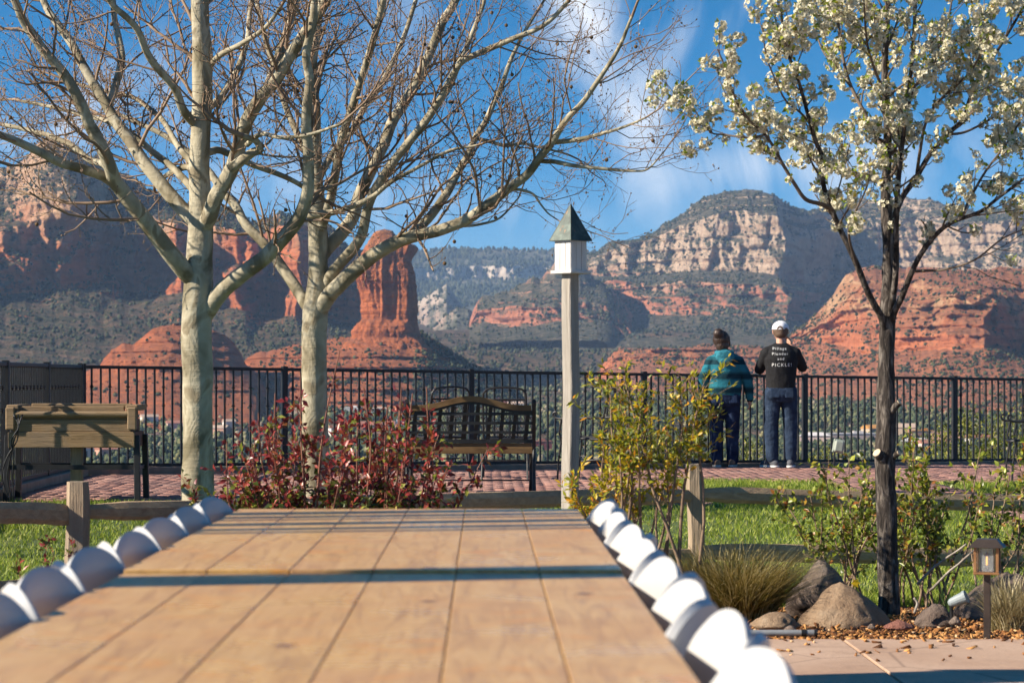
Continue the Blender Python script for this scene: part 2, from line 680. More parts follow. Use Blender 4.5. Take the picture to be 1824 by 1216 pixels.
def blobs(pos, rad, flat=0.95, jit=0.32, seed=1, lift=0.55):
    g = np.random.default_rng(seed)
    n = len(pos)
    J = 1 + jit * (g.random((n, len(ICO_V), 1)) * 2 - 1)
    a = g.random(n) * 6.283
    c, s = np.cos(a)[:, None], np.sin(a)[:, None]
    x = ICO_V[None, :, 0] * c - ICO_V[None, :, 1] * s
    y = ICO_V[None, :, 0] * s + ICO_V[None, :, 1] * c
    z = np.broadcast_to(ICO_V[None, :, 2], x.shape) * flat
    V = np.stack([x, y, z], -1) * J * rad[:, None, None] + pos[:, None, :]
    V[..., 2] += lift * rad[:, None]
    F = ICO_F[None] + (np.arange(n) * len(ICO_V))[:, None, None]
    return V.reshape(-1, 3), F.reshape(-1, 3)


def scrub(name, label, G, N, count, r0, r1, nz, mat, seed, dens=0.05, px=None, rng_px=(-60, 1900), rows=(0, 1), tall=0.95):
    g = np.random.default_rng(seed)
    m, n = G.shape[:2]
    ok_c = np.where((px > rng_px[0]) & (px < rng_px[1]))[0]
    pos, rad = [], []
    tries = 0
    while sum(len(p) for p in pos) < count and tries < 14:
        i = g.integers(int(rows[0] * m) + 1, max(int(rows[1] * m) - 1, 3), count * 3)
        j = g.choice(ok_c[1:-1], count * 3)
        p = G[i, j]
        nn = 1.5 * fbm(p[:, 0] / 110, p[:, 1] / 110, p[:, 2] / 110, 5, seed, 0.7)
        keep = (N[i, j, 2] > nz + 0.16 * g.standard_normal(len(i))) & (nn + 0.32 * g.standard_normal(len(i)) > dens)
        jj = np.clip(j + 1, 0, n - 1)
        f = g.random((len(i), 1))
        p = p * (1 - f) + G[i, jj] * f
        pos.append(p[keep])
        rad.append((r0 * 0.75 + (r1 - r0 * 0.75) * g.random(keep.sum()) ** 2.4))
        tries += 1
    pos = np.concatenate(pos)[:count]; rad = np.concatenate(rad)[:count]
    V, F = blobs(pos, rad, tall, 0.3, seed)
    o = put(name, mesh_np(name, V, F), mat)
    kind(o, 'stuff', label)
    return o


M_scrub = leafmat('scrub_leaf', [(0.0, (0.020, 0.030, 0.016)), (0.5, (0.036, 0.045, 0.024)), (0.85, (0.062, 0.070, 0.034)), (1.0, (0.10, 0.10, 0.045))], 0.8, 0.0, 0.1)
M_trees = leafmat('valley_tree_leaf', [(0.0, (0.028, 0.042, 0.022)), (0.45, (0.06, 0.078, 0.038)), (0.75, (0.11, 0.12, 0.055)), (0.92, (0.18, 0.17, 0.07)), (1.0, (0.26, 0.21, 0.15))], 0.8, 0.0, 0.1)

# ---- the valley floor: one sheet from under the terrace to beyond the horizon
def build_valley():
    core = np.arange(-120, 1945, 4.0)
    px = np.concatenate([np.linspace(-9000, -124, 60), core, np.linspace(1949, 11000, 60)])
    dd = np.concatenate([[36, 40, 46, 55, 70, 100, 160, 260, 420, 650, 900, 1100], np.linspace(1200, 3000, 150), np.geomspace(3015, 5200, 90), np.geomspace(5300, 18000, 22)])
    kd = [36, 40, 55, 100, 260, 650, 1100]
    kz = [-1.2, -3.2, -9, -22, -40, -46, -44]
    yd = [1200, 1350, 1500, 1800, 2100, 2500, 3000, 3500, 4200, 4800, 6500, 9000, 30000]
    yy = [842, 822, 799, 757, 726, 706, 690, 662, 622, 592, 585, 590, 640]
    zz = CZ - (np.interp(dd, yd, yy) - HY) * dd / FPX
    zz = np.where(dd < 1150, np.interp(dd, kd, kz), zz)
    X0 = (px - CX) / FPX
    x = X0[None] * dd[:, None]
    y = np.broadcast_to(dd[:, None], x.shape)
    amp = np.interp(dd, [100, 600, 1400, 2600, 4500, 9000], [0.5, 2.0, 4.0, 9, 30, 40])[:, None]
    z = zz[:, None] + amp * fbm(x / 320, y / 320, 0, 5, 3, 0.5)
    z = z - np.clip(np.abs(X0[None]) - 0.35, 0, 2) * 0.0
    G = np.stack([x, y, z], -1)
    m, n = G.shape[:2]
    i = np.arange(m - 1)[:, None] * n
    j = np.arange(n - 1)[None]
    F = np.stack([i + j, i + j + 1, i + n + j + 1, i + n + j], -1).reshape(-1, 4)
    o = put('valley_floor', mesh_np('valley_floor', G.reshape(-1, 3), F), M_valley, smooth=True)
    kind(o, 'structure')
    N = np.zeros_like(G); N[..., 2] = 1
    return G, N, px, dd


VG, VN, VPX, VD = build_valley()


def valley_z(x, y):
    i = np.clip(np.searchsorted(VD, y), 1, len(VD) - 1)
    t = (y - VD[i - 1]) / (VD[i] - VD[i - 1])
    pxx = x / y * FPX + CX
    a = np.interp(pxx, VPX, VG[i - 1, :, 2]); b = np.interp(pxx, VPX, VG[i, :, 2])
    return a * (1 - t) + b * t


# ---- left massif
left_lines = [
    ([(-2600, 330), (-1500, 270), (-800, 260), (-300, 285), (-60, 295), (0, 300), (40, 283), (62, 260), (92, 246), (122, 252), (150, 272), (176, 276), (205, 306),
      (245, 320), (290, 345), (330, 358), (380, 364), (405, 366), (424, 372), (450, 402), (474, 396), (500, 376), (524, 386), (545, 396),
      (592, 404), (612, 436), (640, 446), (672, 443), (700, 470), (728, 590), (760, 625), (830, 650)],
     [(-2600, 2500), (-600, 3050), (-100, 3420), (110, 3180), (250, 3400), (700, 3150), (830, 3100)], 30, 26),
    ([(-2600, 410), (-700, 360), (0, 372), (100, 360), (200, 372), (280, 378), (400, 392), (450, 415), (500, 392), (560, 400), (620, 450), (690, 490), (740, 615), (830, 655)],
     [(-2600, 2300), (-600, 2850), (-100, 3200), (130, 2960), (200, 3180), (280, 3130), (420, 3180), (500, 3080), (700, 3080), (830, 3050)], 14, 28),
    ([(-2600, 440), (-700, 400), (0, 408), (100, 402), (200, 405), (280, 395), (400, 405), (450, 424), (500, 402), (560, 410), (620, 455), (690, 497), (740, 620), (830, 657)],
     [(-2600, 2250), (-600, 2700), (-100, 2930), (130, 3040), (200, 3140), (275, 3085), (318, 2995), (336, 3110), (440, 2985), (458, 3095), (535, 2965), (562, 3080), (700, 3050), (830, 3040)], 62, 36),
    ([(-2600, 540), (-700, 500), (0, 528), (100, 520), (200, 508), (270, 525), (320, 520), (400, 548), (470, 560), (530, 565), (600, 570), (690, 590), (740, 632), (830, 662)],
     [(-2600, 2200), (-600, 2600), (-100, 2800), (130, 3010), (200, 3120), (275, 3065), (318, 2972), (336, 3086), (440, 2962), (458, 3072), (535, 2942), (562, 3058), (700, 3035), (830, 3030)], 46, 24),
    ([(-2600, 660), (0, 652), (200, 650), (400, 650), (560, 650), (830, 690)], [(-2600, 1900), (0, 2450), (830, 2500)], 6, 4),
    ([(-2600, 720), (0, 715), (830, 730)], [(-2600, 1850), (830, 2350)], 1, 2),
]
o, G, N, px = massif('left_mountain', -2600, 830, 2.2, left_lines, M_left, 11, 78, 7.5, 5, 17, (700, 160), 3.2)
scrub('juniper_scrub', 'dark juniper scrub over the slopes of the left mountain', G, N, 9000, 0.9, 2.7, 0.52, M_scrub, 5, -0.02, px)

# ---- slope and ledges under the spire
ledge_lines = [
    ([(380, 660), (430, 640), (500, 618), (560, 606), (620, 598), (690, 592), (750, 590), (790, 616), (850, 655), (905, 684), (980, 700)], [(380, 2350), (690, 2260), (980, 2300)], 26, 5),
    ([(380, 670), (430, 660), (500, 640), (560, 630), (620, 622), (690, 622), (750, 625), (790, 640), (850, 668), (905, 692), (980, 705)], [(380, 2250), (690, 2150), (980, 2250)], 42, 9),
    ([(380, 712), (500, 690), (600, 690), (690, 694), (790, 700), (900, 718), (980, 722)], [(380, 2120), (690, 2040), (980, 2150)], 28, 7),
    ([(380, 750), (600, 742), (980, 750)], [(380, 1980), (980, 2000)], 10, 2),
    ([(380, 800), (980, 800)], 1700, 1, 1),
]
o, G, N, px = massif('rock_ledges', 380, 980, 1.7, ledge_lines, M_dome, 23, 60, 1.2, 14, 9, (250, 60), 2.0, (70, 90))
scrub('juniper_scrub', 'dark juniper scrub on the ledges under the rock spire', G, N, 1500, 0.7, 2.1, 0.45, M_scrub, 6, 0.0, px)
scrub('juniper_scrub', 'dense dark scrub down the slope right of the rock spire', G, N, 1900, 1.0, 2.4, 0.1, M_scrub, 66, -0.4, px, (735, 960), (0.05, 0.8))

# ---- the tall spire, a free-standing column of rock
def build_spire():
    prof = [(411, 670, 700), (416, 664, 704), (427, 658, 710), (433, 654, 728), (437, 650, 741), (443, 647, 744), (450, 644, 739), (465, 640, 733), (485, 635, 736),
            (500, 636, 738), (520, 642, 739), (540, 646, 741), (560, 646, 744), (568, 646, 743), (578, 634, 745), (590, 626, 747), (602, 628, 751), (614, 612, 760), (640, 590, 790)]
    yy = np.linspace(411, 640, 150)
    q = np.array(prof, float)
    l = np.interp(yy, q[:, 0], q[:, 1]); r = np.interp(yy, q[:, 0], q[:, 2])
    d0 = 2200.0
    nth = 220
    th = np.linspace(0, 2 * np.pi, nth, endpoint=False)
    cx = ((l + r) / 2 - CX) * d0 / FPX
    hw = (r - l) / 2 * d0 / FPX
    z = CZ - (yy - HY) * d0 / FPX
    c, s = np.cos(th), np.sin(th)
    e = 0.68
    ux = np.sign(c) * np.abs(c) ** e; uy = np.sign(s) * np.abs(s) ** e
    X = cx[:, None] + hw[:, None] * ux[None]
    Y = d0 + hw[:, None] * 0.95 * uy[None] + 4
    Z = np.broadcast_to(z[:, None], X.shape)
    n1 = fbm(X / 13, Y / 13, Z / 110, 4, 77)
    rid = 1 - np.abs(fbm(X / 7, Y / 7, Z / 90, 4, 78)) * 2.5
    n3 = fbm(X / 4, Y / 4, Z / 4, 3, 79)
    bed = fbm(0 * X, X / 200, Z / 3.2, 4, 80)
    wcl = np.interp(yy, [411, 440, 560, 580, 640], [0.5, 1, 1, 0.35, 0.3])[:, None]
    k = 1 + (n1 * 0.22 - 0.13 * rid) * wcl + 0.05 * n3 + 0.03 * bed
    X = cx[:, None] + (X - cx[:, None]) * (1 + (k - 1) * 0.8)
    Y = d0 + (Y - d0) * k
    V = np.stack([X, Y, Z + 0.5 * n3], -1).reshape(-1, 3)
    m = len(yy)
    i = np.arange(m - 1)[:, None] * nth
    j = np.arange(nth)[None]
    j2 = (j + 1) % nth
    F = np.stack([i + j, i + nth + j, i + nth + j2, i + j2], -1).reshape(-1, 4)
    V = np.concatenate([V, [[cx[0], d0, z[0] + 1.5]]])
    me = mesh_np('rock_spire', V, F)
    bm = bmesh.new(); bm.from_mesh(me); bm.verts.ensure_lookup_table()
    for j in range(nth):
        bm.faces.new((bm.verts[len(V) - 1], bm.verts[j], bm.verts[(j + 1) % nth]))
    bmesh.ops.recalc_face_normals(bm, faces=bm.faces[:])
    bm.to_mesh(me); bm.free()
    kind(put('rock_spire', me, M_spire), 'structure')


build_spire()

# ---- red slickrock dome at left
dome_lines = [
    ([(90, 672), (150, 664), (176, 655), (184, 640), (200, 622), (222, 613), (236, 616), (248, 606), (268, 590), (290, 579), (315, 574), (342, 577), (378, 588), (405, 600), (425, 622), (438, 650), (470, 668), (520, 680)],
     [(90, 2100), (300, 2080), (520, 2150)], 30, 5),
    ([(90, 680), (150, 672), (184, 662), (222, 645), (268, 640), (315, 640), (378, 642), (425, 660), (470, 676), (520, 690)], [(90, 2020), (300, 1975), (420, 2040), (520, 2100)], 30, 8),
    ([(90, 708), (184, 705), (300, 700), (400, 705), (520, 715)], [(90, 1900), (300, 1870), (520, 1930)], 14, 6),
    ([(90, 752), (300, 742), (520, 750)], [(90, 1790), (300, 1790), (520, 1790)], 12, 3),
    ([(90, 812), (520, 812)], 1560, 1, 1),
]
o, G, N, px = massif('rock_dome', 90, 520, 1.5, dome_lines, M_dome, 37, 55, 0.9, 7, 8, (180, 70), 1.6, (70, 80))
scrub('juniper_scrub', 'scattered dark shrubs round the red rock dome', G, N, 220, 0.6, 2.0, 0.65, M_scrub, 7, 0.12, px)

# ---- far plateau, mid ridges
far_lines = [
    ([(-400, 450), (600, 448), (740, 447), (800, 444), (900, 444), (985, 447), (1100, 450), (2300, 455)], 9800, 10, 10),
    ([(-400, 462), (740, 464), (800, 458), (985, 466), (2300, 470)], 9500, 12, 60),
    ([(-400, 476), (740, 475), (850, 474), (985, 474), (2300, 478)], 9250, 22, 110),
    ([(-400, 500), (740, 502), (850, 498), (985, 496), (2300, 500)], 9225, 40, 120),
    ([(-400, 580), (740, 566), (850, 556), (985, 556), (2300, 580)], 7600, 4, 60),
    ([(-400, 620), (2300, 620)], 6500, 1, 10),
]
o, G, N, px = massif('far_plateau', 560, 1120, 1.5, far_lines, M_far, 51, 420, 1.6, 0, 18, (1500, 60), 1.0)
scrub('pine_forest', 'dark pine forest along the rim and slopes of the far plateau', G, N, 5200, 3.0, 7.5, 0.74, M_scrub, 8, -0.1, px, (700, 1060), (0, 0.9), 1.9)
ridge_lines = [
    ([(640, 600), (700, 585), (735, 548), (752, 533), (775, 522), (796, 505), (812, 530), (840, 560), (870, 585), (930, 612)], [(640, 7200), (800, 6700), (930, 7000)], 30, 45),
    ([(640, 612), (735, 585), (796, 562), (840, 590), (930, 620)], [(640, 6600), (800, 6200), (930, 6500)], 14, 40),
    ([(640, 640), (930, 640)], 5600, 1, 10),
]
o, G, N, px = massif('canyon_ridge', 640, 930, 1.5, ridge_lines, M_far, 63, 260, 1.4, 0, 18, (600, 200), 2.0)
scrub('pine_forest', 'dark scrub on the pale ridge in the canyon', G, N, 900, 2.4, 5.5, 0.3, M_scrub, 9, 0.0, px)
knoll_lines = [
    ([(760, 600), (775, 580), (795, 560), (815, 547), (835, 548), (855, 568), (880, 596), (900, 604)], 5600, 26, 14),
    ([(760, 606), (815, 590), (855, 600), (900, 610)], 5250, 8, 14),
    ([(760, 640), (900, 640)], 4900, 1, 4),
]
o, G, N, px = massif('canyon_knoll', 760, 900, 1.4, knoll_lines, M_far, 71, 120, 1.2, 0, 18, (300, 90), 1.4)
scrub('pine_forest', 'dark scrub on the small pale knoll in the canyon', G, N, 260, 2, 4.5, 0.3, M_scrub, 10, 0.1, px)

# ---- right mountain
right_lines = [
    ([(985, 520), (992, 480), (1010, 468), (1040, 458), (1060, 447), (1085, 430), (1110, 428), (1140, 428), (1165, 412), (1185, 392), (1205, 384), (1235, 364), (1262, 349), (1290, 341), (1318, 337),
      (1350, 339), (1380, 346), (1410, 360), (1440, 372), (1480, 366), (1520, 352), (1570, 355), (1620, 351), (1660, 356), (1700, 372), (1740, 380), (1790, 368), (1830, 358), (2100, 350), (3300, 420)],
     [(985, 5700), (1250, 5500), (1390, 5350), (1500, 5900), (1650, 5700), (2100, 5200), (3300, 5200)], 26, 14),
    ([(985, 525), (1010, 480), (1060, 458), (1110, 438), (1165, 424), (1205, 405), (1262, 385), (1318, 374), (1380, 386), (1440, 412), (1520, 395), (1620, 392), (1700, 405), (1790, 398), (1830, 390), (3300, 440)],
     [(985, 5500), (1150, 5350), (1300, 5150), (1395, 5050), (1500, 5750), (1640, 5600), (2100, 5000), (3300, 5000)], 40, 44),
    ([(985, 530), (1010, 500), (1060, 492), (1150, 488), (1250, 480), (1350, 484), (1440, 505), (1520, 500), (1700, 490), (1830, 485), (3300, 500)],
     [(985, 5450), (1150, 5290), (1300, 5085), (1395, 4985), (1480, 5690), (1640, 5550), (2100, 4950), (3300, 4950)], 14, 34),
    ([(985, 532), (1010, 512), (1040, 505), (1100, 500), (1150, 506), (1220, 498), (1300, 504), (1400, 512), (1480, 520), (1600, 515), (1830, 505), (3300, 520)],
     [(985, 5200), (1150, 4900), (1300, 4720), (1395, 4640), (1480, 5200), (1640, 5200), (2100, 4600), (3300, 4600)], 40, 34),
    ([(985, 556), (1040, 560), (1100, 560), (1180, 562), (1250, 560), (1300, 562), (1400, 572), (1480, 585), (1600, 590), (1830, 590), (3300, 600)],
     [(985, 5150), (1150, 4840), (1300, 4650), (1395, 4570), (1480, 5000), (1640, 5000), (2100, 4500), (3300, 4500)], 20, 14),
    ([(985, 596), (1200, 592), (1400, 600), (1830, 620), (3300, 640)], [(985, 4500), (3300, 4200)], 2, 4),
    ([(985, 640), (3300, 680)], 3900, 1, 2),
]
o, G, N, px = massif('right_mountain', 985, 2500, 1.8, right_lines, M_right, 83, 105, 2.6, 16, 22, (900, 120), 2.2)
scrub('juniper_scrub', 'dark scrub over the cap and ledges of the right mountain', G, N, 9000, 1.3, 3.6, 0.5, M_scrub, 12, -0.05, px)
foot_lines = [
    ([(836, 575), (843, 552), (850, 538), (862, 528), (878, 527), (890, 520), (906, 516), (918, 508), (935, 502), (950, 494), (962, 497), (978, 478), (990, 464), (1010, 458), (1035, 470), (1060, 500), (1150, 520)],
     [(836, 5050), (950, 4900), (1150, 4850)], 16, 14),
    ([(836, 578), (850, 545), (870, 543), (906, 534), (950, 526), (990, 520), (1060, 528), (1150, 535)], [(836, 4900), (950, 4650), (1150, 4600)], 10, 20),
    ([(836, 580), (850, 552), (880, 552), (906, 545), (950, 540), (990, 536), (1060, 540), (1150, 548)], [(836, 4820), (950, 4520), (1150, 4480)], 30, 26),
    ([(836, 588), (860, 574), (906, 582), (950, 580), (990, 574), (1060, 572)], [(836, 4790), (950, 4480), (1150, 4440)], 14, 10),
    ([(836, 610), (1060, 605)], 4150, 1, 3),
]
o, G, N, px = massif('red_cliffs', 836, 1150, 1.4, foot_lines, M_right, 97, 70, 2.2, 12, 18, (400, 80), 1.8, (0, 90), 90)
scrub('juniper_scrub', 'dark scrub on the ledges of the low red cliffs', G, N, 1000, 1.2, 3.2, 0.5, M_scrub, 13, -0.05, px)

# ---- near right butte
butte_lines = [
    ([(1290, 650), (1350, 628), (1405, 598), (1440, 572), (1468, 545), (1490, 515), (1505, 495), (1530, 480), (1556, 474), (1600, 476), (1650, 474), (1700, 480), (1760, 478), (1830, 480), (2000, 470), (3000, 500)],
     [(1290, 3350), (1405, 3300), (1530, 3050), (1830, 2900), (3000, 2700)], 14, 10),
    ([(1290, 654), (1405, 602), (1468, 560), (1505, 520), (1540, 500), (1600, 498), (1700, 502), (1830, 500), (3000, 520)], [(1405, 3220), (1530, 2880), (1700, 2750), (1830, 2780), (3000, 2500)], 26, 24),
    ([(1290, 657), (1405, 606), (1468, 572), (1505, 545), (1560, 538), (1640, 545), (1700, 525), (1780, 530), (1830, 535), (3000, 545)], [(1405, 3180), (1530, 2800), (1700, 2600), (1760, 2580), (1830, 2720), (3000, 2400)], 46, 34),
    ([(1290, 664), (1405, 622), (1468, 610), (1520, 618), (1600, 628), (1700, 622), (1780, 615), (1830, 625), (3000, 625)], [(1405, 3120), (1530, 2700), (1700, 2500), (1760, 2470), (1830, 2640), (3000, 2300)], 44, 12),
    ([(1290, 684), (1405, 668), (1500, 672), (1700, 680), (3000, 690)], [(1405, 2700), (1700, 2250), (3000, 2000)], 46, 10),
    ([(1290, 715), (1405, 722), (1500, 735), (1700, 748), (3000, 760)], [(1405, 2350), (1700, 1900), (3000, 1750)], 24, 5),
    ([(1290, 800), (3000, 812)], 1560, 1, 2),
]
o, G, N, px = massif('right_butte', 1290, 2400, 1.7, butte_lines, M_butte, 109, 75, 2.2, 15, 11, (500, 50), 2.2, (70, 0), 20)
scrub('juniper_scrub', 'dark juniper scrub dotted over the near right butte', G, N, 5200, 0.8, 2.3, 0.5, M_scrub, 14, 0.02, px, (1290, 1900))

# ---- low red mesa rim in the middle
mesa_lines = [
    ([(1020, 668), (1060, 648), (1085, 630), (1100, 620), (1160, 618), (1215, 619), (1262, 614), (1330, 616), (1400, 624), (1450, 640), (1520, 660)], [(1020, 3400), (1200, 3250), (1520, 3100)], 10, 4),
    ([(1020, 672), (1060, 652), (1085, 636), (1100, 625), (1160, 623), (1262, 620), (1330, 622), (1400, 630), (1450, 648), (1520, 665)], [(1020, 3200), (1200, 3050), (1520, 2950)], 24, 20),
    ([(1020, 678), (1085, 654), (1160, 646), (1262, 644), (1400, 652), (1450, 665), (1520, 675)], [(1020, 3170), (1200, 3000), (1520, 2900)], 24, 9),
    ([(1020, 690), (1160, 684), (1400, 690), (1520, 700)], [(1020, 2750), (1520, 2550)], 24, 7),
    ([(1020, 735), (1520, 745)], [(1020, 2350), (1520, 2200)], 2, 2),
    ([(1020, 790), (1520, 800)], 1900, 1, 1),
]
o, G, N, px = massif('low_mesa', 1020, 1520, 1.6, mesa_lines, M_butte, 127, 60, 1.6, 16, 9, (300, 20), 1.5, (90, 60))
scrub('juniper_scrub', 'dark scrub on and below the low red mesa rim', G, N, 2200, 0.9, 2.4, 0.4, M_scrub, 15, -0.05, px)
# off to the left, outside the picture, the range goes on and shades the lower slopes
spur_lines = [
    ([(-3600, 260), (-2400, 240), (-1500, 170), (-900, 260), (-560, 370), (-420, 490), (-330, 640)], [(-3600, 1900), (-1500, 2350), (-330, 2500)], 20, 25),
    ([(-3600, 480), (-1500, 420), (-560, 520), (-330, 660)], [(-3600, 1800), (-330, 2400)], 30, 35),
    ([(-3600, 700), (-330, 700)], 1900, 1, 4),
]
massif('left_spur', -3600, -330, 12, spur_lines, M_left, 141, 100, 3, 8, 18, (700, 300), 3)


# ---- trees on the valley floor and green slopes behind
def build_woods():
    g = np.random.default_rng(91)
    pos, rad = [], []
    for (n, d0, d1, r0, r1, mode) in ((12500, 1230, 2100, 0.9, 2.7, 'near'), (7000, 2050, 3100, 1.0, 2.6, 'mid'), (11000, 3000, 4700, 1.3, 3.4, 'far')):
        d = d0 + (d1 - d0) * g.random(n * 2)
        px = -80 + 2000 * g.random(n * 2)
        x = (px - CX) / FPX * d
        nn = fbm(x / 120, d / 120, 0, 3, 7)
        k = nn + 0.35 * g.standard_normal(n * 2) > (-0.12 if mode != 'far' else -0.05)
        x, d = x[k][:n], d[k][:n]
        z = np.array([valley_z(a, b) for a, b in zip(x, d)])
        pos.append(np.stack([x, d, z], -1))
        rad.append(r0 + (r1 - r0) * g.random(len(x)) ** 1.6)
    for k, nm, lab in ((0, 'valley_woodland', 'green juniper and cottonwood wood filling the valley among the houses'),
                       (1, 'valley_scrubland', 'dark scrub wood on the valley floor before the red rocks'),
                       (2, 'hillside_woodland', 'grey green scrub wood over the far slopes of the valley')):
        p, r = pos[k], rad[k]
        V, F = blobs(p, r, 1.15, 0.42, 100 + k, 0.8)
        if k == 0:      # fuller crowns on the nearer trees
            q = p + np.stack([g.normal(0, 1, len(p)) * r * 0.5, g.normal(0, 1, len(p)) * r * 0.5, r * (0.7 + 0.7 * g.random(len(p)))], -1)
            V2, F2 = blobs(q, r * 0.72, 1.1, 0.35, 300, 0.6)
            F = np.concatenate([F, F2 + len(V)]); V = np.concatenate([V, V2])
        kind(put(nm, mesh_np(nm, V, F), M_trees if k < 2 else M_scrub), 'stuff', lab)


build_woods()

# ---- the air
hz = MB().box((0, 8000, 170), (92000, 24000, 580)).obj('haze', None)
def haze_mat():
    m = bpy.data.materials.new('haze')
    m.use_nodes = True
    t = m.node_tree
    t.nodes.clear()
    o = t.nodes.new('ShaderNodeOutputMaterial')
    v = t.nodes.new('ShaderNodeVolumePrincipled')
    v.inputs['Color'].default_value = (0.44, 0.66, 1.0, 1)
    v.inputs['Density'].default_value = 4.6e-5
    v.inputs['Anisotropy'].default_value = 0.15
    t.links.new(v.outputs[0], o.inputs['Volume'])
    return m
hz.data.materials.append(haze_mat())
kind(hz, 'stuff', 'thin blue haze filling the valley air')


# ============================================================ the terrace garden
def wood_mat(name, c1, c2, axis, sc_=3.0, rough=0.75, bump=0.004, grey=None):
    t = NT(name)
    st = [14.0, 14.0, 14.0]
    st['XYZ'.index(axis)] = 0.9
    v = t.coord(tuple(st))
    f = t.noise(v, sc_, 6, 0.65, 0.9)
    c = t.ramp(f, [(0.28, c1), (0.5, tuple((a + b) / 2 for a, b in zip(c1, c2))), (0.72, c2)])
    big = t.noise(t.coord((1, 1, 1)), 3.5, 4, 0.6)
    c = t.mix(t.rng(big, 0.35, 0.7, 0, 0.6), c, grey or tuple(0.6 * a for a in c1))
    cr = t.noise(v, sc_ * 3.2, 4, 0.7, 0.4)
    c = t.mix(t.rng(cr, 0.66, 0.74, 0, 0.75), c, tuple(0.22 * a for a in c1))
    t.base(c)
    t.set(Roughness=rough, Specular_IOR_Level=0.25)
    t.bump(t.math('ADD', f, t.math('MULTIPLY', cr, -0.6)), bump)
    return t.m


M_iron = simple('black_iron', (0.006, 0.006, 0.0065), (0.016, 0.016, 0.017), 20, 0.5, 0.0006, spec=0.5)
def paving_mat():
    t = NT('terrace_concrete')
    w = t.coord((1, 1, 1))
    c = t.ramp(t.noise(w, 1.3, 5, 0.6), [(0.3, (0.40, 0.255, 0.17)), (0.7, (0.53, 0.37, 0.265))])
    c = t.mix(t.rng(t.noise(w, 3.4, 4, 0.65, 0.8), 0.54, 0.72, 0, 0.4), c, (0.27, 0.17, 0.115))
    c = t.mix(t.rng(t.noise(w, 55, 3, 0.7), 0.56, 0.7, 0, 0.45), c, (0.30, 0.20, 0.14))
    vo = t.n('TexVoronoi', feature='DISTANCE_TO_EDGE'); vo.inputs['Scale'].default_value = 0.55
    t.l(t.coord((1, 1, 0)), vo.inputs['Vector'])
    c = t.mix(t.rng(vo.outputs['Distance'], 0.0, 0.006, 0.55, 0), c, (0.14, 0.09, 0.065))
    t.base(c).set(Roughness=0.75, Specular_IOR_Level=0.3)
    t.bump(t.noise(w, 30, 6, 0.7), 0.004)
    return t.m


M_paving = paving_mat()
M_bedsoil = simple('bed_soil', (0.05, 0.028, 0.018), (0.12, 0.065, 0.036), 9, 0.95, 0.03)
M_lawn = simple('lawn_soil', (0.055, 0.085, 0.02), (0.10, 0.14, 0.035), 3.0, 0.95, 0.02)
M_kerb = simple('kerb_stone', (0.24, 0.16, 0.115), (0.36, 0.25, 0.18), 6, 0.9, 0.006)
M_rail = wood_mat('rail_wood', (0.23, 0.165, 0.105), (0.40, 0.30, 0.195), 'X', 2.6, 0.85, 0.008, (0.20, 0.165, 0.13))
M_post = wood_mat('post_wood', (0.28, 0.20, 0.13), (0.50, 0.38, 0.25), 'Z', 2.6, 0.85, 0.008, (0.22, 0.19, 0.15))
M_pole = wood_mat('pole_wood', (0.26, 0.23, 0.19), (0.46, 0.42, 0.36), 'Z', 2.4, 0.8, 0.010, (0.30, 0.27, 0.225))
M_planter = wood_mat('planter_wood', (0.15, 0.095, 0.045), (0.40, 0.27, 0.14), 'X', 3.4, 0.8, 0.006, (0.26, 0.2, 0.14))
M_planter_end = wood_mat('planter_end_wood', (0.12, 0.062, 0.045), (0.22, 0.12, 0.085), 'Y', 3.0, 0.8, 0.004)


def gz(x, y):
    """height of the garden ground"""
    a = np.interp(y, [11.0, 11.45, 12.6, 14, 16.5, 19, 21.5, 23, 40], [-0.02, -0.03, -0.07, -0.13, -0.2, -0.10, 0.06, 0.093, 0.093])
    return a - 0.0065 * x * np.interp(y, [14, 22], [0, 1])


def fence_y(x):
    return 27.6 + (x + 4.29) * 0.546


# ---- ground sheets
def sheet(name, xs, ys, zf, mat, hole=None):
    X, Y = np.meshgrid(xs, ys)
    Z = zf(X, Y)
    V = np.stack([X, Y, Z], -1).reshape(-1, 3)
    m, n = X.shape
    i = np.arange(m - 1)[:, None] * n
    j = np.arange(n - 1)[None]
    F = np.stack([i + j, i + j + 1, i + n + j + 1, i + n + j], -1).reshape(-1, 4)
    return kind(put(name, mesh_np(name, V, F), mat, smooth=True), 'structure')


sheet('ground', np.linspace(-14, 16, 61), np.linspace(11.35, 36.5, 71),
      lambda x, y: gz(x, y) - 0.12 - 1.6 * np.clip(y - (fence_y(x) + 0.35), 0, 3), M_bedsoil)
lw_y0 = 14.6


def in_patio(x, y):
    a = (x < 1.9) & (y > 22.2)
    b = (y > 27.2)
    c = (x > 4.25 + 0.02 * (y - 20)) & (y > 19.6) & (y < 24.4)
    d = (x > 3.6) & (x < 4.7) & (y > 24.0)
    return (a | b | c | d) & (y < fence_y(x) - 0.12) & (x > -4.2)


